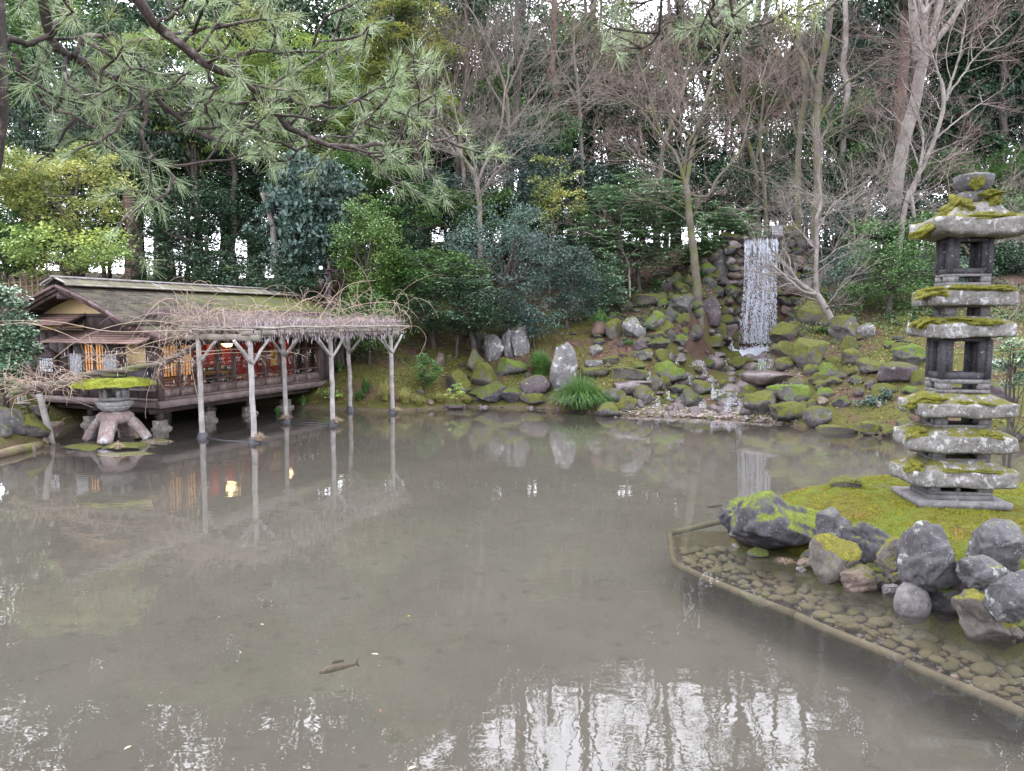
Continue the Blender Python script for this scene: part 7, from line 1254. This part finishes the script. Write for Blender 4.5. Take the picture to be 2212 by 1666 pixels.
a, b = curls(P0, D, g.uniform(.18, .55, 2300), g.uniform(.0035, .008, 2300), 9, g, .30, -.5); tw.tubes(a, b, 3, False); tips = a[:, -1]
tw.build('twigs', VG, vn, vo, kind='stuff')
tw = MB()
def px_pts(N, x0, x1, y0, y1, Y0, Y1): return np.array([at(g.uniform(x0, x1), g.uniform(y0, y1), g.uniform(Y0, Y1)) for _ in range(N)])
for (N, box_, L, up_, r) in [(85, (395, 560, 680, 720, 15.9, 17.2), (.6, 1.7), .9, (.004, .008)), (48, (350, 470, 680, 740, 15.6, 16.8), (.7, 2.0), .5, (.004, .007)), (46, (190, 430, 760, 800, 15.6, 16.6), (.5, 1.5), .8, (.005, .008)), (130, (10, 190, 815, 850, 14.9, 15.8), (.3, .9), .6, (.005, .008)), (60, (560, 870, 660, 700, 16.5, 20), (.6, 1.4), .9, (.005, .007)), (26, (640, 880, 650, 690, 18, 20.5), (1., 2.2), 1.0, (.004, .006))]:
    P0 = px_pts(N, *box_); D = g.normal(size=(N, 3)); D[:, 2] = D[:, 2]*.5+up_; D[:, 0] -= .25; a, b = curls(P0, D, g.uniform(*L, N), g.uniform(*r, N), 14, g, .16, -.30); tw.tubes(a, b, 4, False)
for pts, r in [([(400,705),(330,690),(250,700),(170,730),(110,780)],.009),([(405,715),(330,715),(230,720),(120,690),(0,694)],.009),([(395,725),(320,740),(260,770),(200,762),(150,800)],.008),([(420,760),(470,758),(520,752),(560,768),(575,790)],.008),([(420,770),(480,762),(540,762),(590,775)],.008),([(415,700),(380,640),(340,650),(300,700),(270,760)],.008),([(410,690),(400,630),(430,600),(470,630)],.007),
               ([(600,690),(650,650),(690,640),(705,610)],.006),([(690,690),(720,640),(760,610),(810,606)],.007),([(700,690),(760,660),(830,650),(880,660),(905,690)],.007),([(860,715),(900,700),(925,730),(905,770)],.006),([(410,745),(415,800),(425,850),(433,868)],.007),([(560,760),(610,758),(650,765),(665,775)],.007),([(0,702),(60,696),(130,716),(200,750)],.008),([(0,830),(60,842),(120,838),(165,826)],.012),([(40,870),(90,858),(150,862),(200,880)],.009)]:
    P = np.array([at(x, y, 15.6 if x < 350 else 16.2+max(0, x-560)*.012) for x, y in pts]); l = np.linspace(0, 1, len(P)); u = np.linspace(0, 1, 18); Q = np.stack([np.interp(u, l, P[:, i]) for i in range(3)], 1)
    for _ in range(3): Q[1:-1] = (Q[:-2]+Q[1:-1]+Q[2:])/3
    tw.tubes(Q, np.linspace(r*1.3, r*.7, 18), 5, False)
tw.build('long_shoots', VT, vn, vo, kind='stuff')
def vine(pts, Ys, rs, name='vine_trunk'):
    P = np.array([at(x, y, Y) for (x, y), Y in zip(pts, Ys)]); l = np.linspace(0, 1, len(P)); u = np.linspace(0, 1, 40); Q = np.stack([np.interp(u, l, P[:, i]) for i in range(3)], 1)
    for _ in range(2): Q[1:-1] = (Q[:-2]+Q[1:-1]+Q[2:])/3
    rr = np.interp(u, l, rs); nn = mknoise(int(pts[0][0])+3, 14, 3, 20, .6)
    for j in range(2): mb = MB(); off = np.stack([0*u, np.cos(u*22+j*pi), np.sin(u*22+j*pi)], 1)*rr[:, None]*.45; mb.tubes(Q+off, rr*(.75+.12*nn(Q+j)), 10); mb.build(name, VB, vn, vo, True)
vine([(182,808),(240,803),(293,797),(348,785),(385,768),(419,750),(445,735),(475,716),(520,706),(600,702)], [15.9,16,16.1,16.3,16.4,16.5,16.6,16.7,16.9,17.3], [.05,.065,.07,.075,.075,.075,.065,.055,.045,.03])
vine([(15,858),(60,838),(110,834),(150,828),(182,806)], [15.3,15.3,15.4,15.6,15.9], [.05,.075,.08,.06,.05]); vine([(60,838),(20,825),(-20,840)], [15.3,15.3,15.2], [.05,.04,.03])
# pods
N = 620; k = g.integers(0, len(tips), N); C = a0 = P0 = None
f = g.random(N); c = np.where(g.random(N) < .65, g.uniform(.92, 1.16, N), g.uniform(-.1, 1.1, N)); C = (A0*(1-f)[:, None]+B0*f[:, None])*(1-c)[:, None]+(A1*(1-f)[:, None]+B1*f[:, None])*c[:, None]; C[:, 2] = ZB+g.uniform(-.12, .42, N); C2 = px_pts(60, 120, 440, 760, 830, 15.7, 16.6); C = np.r_[C, C2]
mb = MB(); streaks(mb, C, np.random.default_rng(3).uniform(.10, .20, len(C)), np.full(len(C), .011), g); mb.build('seed_pods', POD, vn, vo, kind='stuff')
# ================================================================== left bank: poles, log, bamboo
lp = thing('leaning_pole', 'grey pole leaning under the wisteria at the left of the stone lantern', 'pole', gnd(114, 968)); mb = MB(); a = gnd(115, 968, -.1); b = at(85, 852, 15.3); mb.tubes(a+(b-a)*np.linspace(0, 1, 9)[:, None], np.linspace(.075, .06, 9), 10); mb.build('pole', WD['post'], lp, np.array(lp.location), True)
mb = MB(); b_ = gnd(54, 902, .3); mb.tubes(np.array([b_+[0, 0, -.2], b_+[0, 0, .1], at(54, 856, b_[1])]), [.085, .08, .078], 12); bb = thing('bamboo_post', 'thick cut green bamboo post with a pale pole beside it on the left bank', 'post', b_); mb.build('stem', plain('dark_bamboo', (.07, .08, .035), .5), bb, b_, True); mb = MB(); q0 = b_+[-.12, 0, -.1]; mb.tubes(np.array([q0, q0+[0, 0, .62]]), [.035, .035], 8); mb.build('pale_pole', WD['post'], bb, b_, True); mb = MB(); q0 = at(30, 872, b_[1]-.1); mb.tubes(np.array([q0, at(66, 871, b_[1]-.1)]), [.022, .022], 8); mb.build('crossbar', WD['pole'], bb, b_, True)
mb = MB(); a = gnd(-30, 990, .06); b = gnd(84, 962, .05); mb.tubes(a+(b-a)*np.linspace(0, 1, 10)[:, None]+g.normal(size=(10, 3))*.008, np.full(10, .10), 12); o = mb.build('bank_log', wood_mat('bank_log_bark', (.08, .055, .04), (.16, .12, .09), 6, (.2, 1, 1), moss=(.11, .12, .03), mossamt=.55), None, a, True); tag(o, 'dark rotting log lying along the left bank at the waterline', 'log')
for i, (x, y, h) in enumerate([(74, 975, 12), (8, 978, 6)]): 
    p = gnd(x, y); mb = MB(); mb.tubes(np.array([p+[0, 0, -.2], p+[0, 0, h*.0098]]), [.035, .032], 8); o = mb.build('wooden_stake', VB, None, p, True); tag(o, ['short stake standing in the water before the bank log', 'very short stake at the left edge of the pond'][i], 'stake')
# bamboo fences on the hill at the left
BF = wood_mat('fence_bamboo', (.22, .17, .10), (.36, .29, .19), 6, (.2, .2, .2))
def fence(label, pts, Y0, Y1, h, npost, rails):
    A = at(pts[0][0], pts[0][1], Y0); B = at(pts[1][0], pts[1][1], Y1); t = thing('bamboo_fence', label, 'fence', A); 
    for r_ in rails: mb = MB(); mb.tubes(np.array([A+[0, 0, -h*r_], (A+B)/2+[0, 0, -h*r_+.01], B+[0, 0, -h*r_]]), [.035]*3, 7); mb.build('rail', BF, t, A, True)
    for k in range(npost): f = (k+.3)/npost; p = A*(1-f)+B*f; mb = MB(); mb.tubes(np.array([p+[0, -.04, -h-.3], p+[0, -.04, .10+.05*(k % 2)]]), [.032, .03], 7); mb.build('post', BF, t, A, True)
fence('upper bamboo fence on the slope behind the gable', [(-20,572),(112,566)], 27, 27.5, .42, 9, (0, .9)); fence('bamboo fence section on the slope right of the upper fence', [(128,580),(182,560)], 27, 28, .30, 6, (0, .45, .95))
fence('sloping bamboo railing below the upper fence', [(-10,628),(106,588)], 25.6, 26.4, .30, 9, (0, .6)); fence('lowest bamboo railing left of the gable roof', [(-20,618),(92,604)], 24.8, 25.2, .35, 9, (0, .5, 1.)); fence('short length of bamboo fence behind the first cedar trunk', [(300,566),(400,560)], 30.5, 31, .35, 6, (0, .8))
# dark pole with spotlight
LPc = at(710, 640, 25.5); LPc[2] = hz1(LPc[0], 25.5); lpo = thing('lamp_pole', 'dark brown pole with a small round spotlight and cable box behind the trellis', 'lamp pole', LPc); BRN = plain('brown_metal', (.055, .038, .040), .55, .4, .15)
def lpp(x, y, dy=0): return at(x, y, 25.5+dy)
mb = MB(); mb.beam(LPc+[0, 0, -.2], lpp(710, 584), .17, .17); mb.build('pole', BRN, lpo, LPc); mb = MB(); mb.tubes(np.array([lpp(711, 584), lpp(711, 578), lpp(711, 570), lpp(711, 566)]), [.09, .075, .05, .07], 12); mb.build('insulator', BRN, lpo, LPc, True)
mb = MB(); a = np.arange(13)*2*pi/12; mb.tubes(np.stack([lpp(711.5+5*cos(v), 563+5*sin(v)) for v in a]), np.full(13, .02), 6); mb.build('ring', BRN, lpo, LPc, True)
mb = MB(); mb.beam(lpp(704, 583, -.1), lpp(724, 583, -.1), .14, .03); mb.beam(lpp(716, 586, -.12), lpp(731, 586, -.12), .05, .05); mb.build('bracket', BRN, lpo, LPc); mb = MB(); mb.beam(lpp(686, 591, -.1), lpp(710, 592, -.1), .12, .03); mb.build('bracket', BRN, lpo, LPc)
mb = MB(); c_ = lpp(693, 579, -.16); mb.tubes(np.array([c_+[0, .14, 0], c_+[0, .03, 0], c_+[0, 0, 0]]), [.05, .075, .08], 16); sl = mb.build('spotlight', BRN, lpo, LPc, True); V, F = ICO[2]; mb = MB(); mb.add(V*np.array([.068, .02, .068])+c_, F); mb.build('lens', plain('pale_lens', (.75, .74, .80), .2, .6, .1), sl, LPc, True)
mb = MB(); [mb.beam(lpp(x, 585, -.12), lpp(x, 591, -.12), .014, .014) for x in (689, 697)]; mb.build('stand', BRN, lpo, LPc)
mb = MB(); p0, p1 = lpp(689, 602, -.1), lpp(697.5, 628, -.1); mb.box(p0[0], p1[0], p0[1]-.08, p0[1]+.1, p1[2], p0[2]); mb.build('cable_box', BRN, lpo, LPc)
mb = MB(); mb.tubes(np.array([lpp(701, 595, -.1), lpp(706, 602, -.12), lpp(706, 640, -.12)]), [.02]*3, 6); mb.build('conduit', plain('grey_conduit', (.12, .11, .12), .5), lpo, LPc, True)
for y in (601, 607, 622): mb = MB(); mb.beam(lpp(703.5, y, -.1), lpp(718, y, -.1), .02, .02); mb.build('clamp', BRN, lpo, LPc)
# shed with a blue green roof far right
sh = at(2178, 668, 33); sh[2] = hz1(sh[0], 33); shd = thing('garden_shed', 'small shed with a pale blue green metal roof on the slope behind the pagoda', 'shed', sh)
a, b = at(2135, 664, 33), at(2208, 664, 33); mb = MB(); mb.box(a[0]+.1, b[0]-.1, 33.1, 34.2, sh[2]-.4, a[2]-.08); mb.build('wall', WD['dark'], shd, sh); mb = MB(); mb.beam(np.array([(a[0]+b[0])/2, 32.7, a[2]-.02]), np.array([(a[0]+b[0])/2, 34.3, a[2]+.22]), b[0]-a[0], .05); mb.build('roof', plain('copper_green_roof', (.25, .40, .42), .5, .4, .1), shd, sh)
# ================================================================== koi and floating bits
kp0, kp1 = gnd(690, 1453, -.14), gnd(778, 1431, -.14); d = kp1-kp0; Lk = np.linalg.norm(d); ko = thing('carp', 'dark brown carp swimming just under the surface', 'fish', kp0, math.atan2(d[1], d[0])); KM = plain('carp_skin', (.085, .06, .04), .5, .4, .4, 40)
rings = []
for t, w, h in [(0, .012, .014), (.05, .018, .02), (.15, .028, .032), (.3, .034, .038), (.5, .030, .034), (.68, .02, .024), (.82, .010, .015), (.88, .006, .018)]:
    a = np.arange(12)*2*pi/12; rings.append(np.c_[np.full(12, t*Lk), w*np.cos(a)*.8+.012*sin(t*5), h*np.sin(a)*.8])
mb = MB(); mb.loft(rings); mb.build('body', KM, ko, None, True)
for nm, v in (('tail_fin', [(.86*Lk, 0, 0), (1.*Lk, .012, .05), (.95*Lk, .01, 0), (1.*Lk, .012, -.045)]), ('dorsal_fin', [(.3*Lk, 0, .045), (.36*Lk, .002, .075), (.6*Lk, .006, .055), (.6*Lk, .006, .04)]), ('pectoral_fin', [(.2*Lk, .04, -.02), (.3*Lk, .10, -.03), (.32*Lk, .09, -.03), (.25*Lk, .04, -.02)]), ('pectoral_fin', [(.2*Lk, -.04, -.02), (.3*Lk, -.10, -.03), (.32*Lk, -.09, -.03), (.25*Lk, -.04, -.02)])):
    v = np.array(v); mb = MB(); mb.add(np.r_[v+[0, .002, .001], v-[0, .002, .001]], [(0,1,2,3),(7,6,5,4),(0,4,5,1),(1,5,6,2),(2,6,7,3),(3,7,4,0)]); mb.build(nm, KM, ko)
kd = gnd(1528, 1095, -.12); mb = MB(); rings2 = [r*np.array([.9, 1, 1]) for r in rings]; mb.loft(rings2); o = mb.build('carp', KM, None, None, True); o.location = kd; o.rotation_euler = (0, 0, .4); tag(o, 'distant dark carp near the tip of the submerged shelf', 'fish')
YL = plain('yellow_leaf', (.65, .45, .02), .6); TN = plain('tan_leaf', (.45, .35, .22), .7); ORG = plain('pine_needle_dry', (.40, .16, .06), .7)
for (x, y, w, ang, m_, lab) in [(883,1331,.022,.3,YL,'tiny yellow leaf floating in the middle of the pond'),(890,1659,.05,.6,TN,'pale tan leaf floating at the bottom edge of the picture'),(276,1615,.04,.9,TN,'thin tan leaf floating at the lower left'),(566,1349,.03,-.1,TN,'small straw piece floating left of the carp'),(810,1413,.05,-.2,TN,'thin straw piece floating right of the carp'),(822,1535,.04,1.9,ORG,'pair of dry orange pine needles floating below the carp'),(1008,1180,.02,.2,TN,'tiny tan leaf floating near the centre of the pond'),(1120,1580,.035,2.2,ORG,'dry orange pine needle floating at the lower middle')]:
    p = gnd(x, y, .003); t = np.linspace(0, 1, 7); w *= .6; ww = np.sin(pi*t)*w*(.3 if m_ is not ORG else .05)+.0006; V = np.r_[np.c_[(t-.5)*w*2, ww, .004*np.sin(t*3)], np.c_[(t-.5)*w*2, -ww, .004*np.sin(t*3)]]; i = np.arange(6); mb = MB(); mb.add(V, np.stack([i, i+1, i+8, i+7], 1)); mb.add(V-[0, 0, .0015], np.stack([i+7, i+8, i+1, i], 1)); o = mb.build('floating_leaf', m_); o.location = p; o.rotation_euler = (0, 0, ang); tag(o, lab, 'leaf')
o = grass('heap of orange pine needles caught in the shallows by the ridged rock', 0, 0, 60, 6, 'straw', 160, 99, 'pine needles', 'needle_heap', base=gnd(*z7(790, 580), .0), droop=1.2, wid=.0012)
# weeds under the far end of the tea house
for i, (px, py, w, h) in enumerate([(600, 893, 20, 14), (655, 880, 30, 22), (735, 868, 34, 24)]): grass(['green sprigs by a stone pier under the tea house', 'green fern leaves beside the far stone pier', 'bright green weeds at the far corner of the tea house'][i], px, py, w, h, 'mid', 90, 120+i, wid=.02, base=(*gnd(px, py)[:2], max(.0, hz1(*gnd(px, py)[:2]))))
print('TRIS', sum(len(m.loops)-2*len(m.polygons) for m in bpy.data.meshes)); print('OBJS', len(bpy.data.objects))
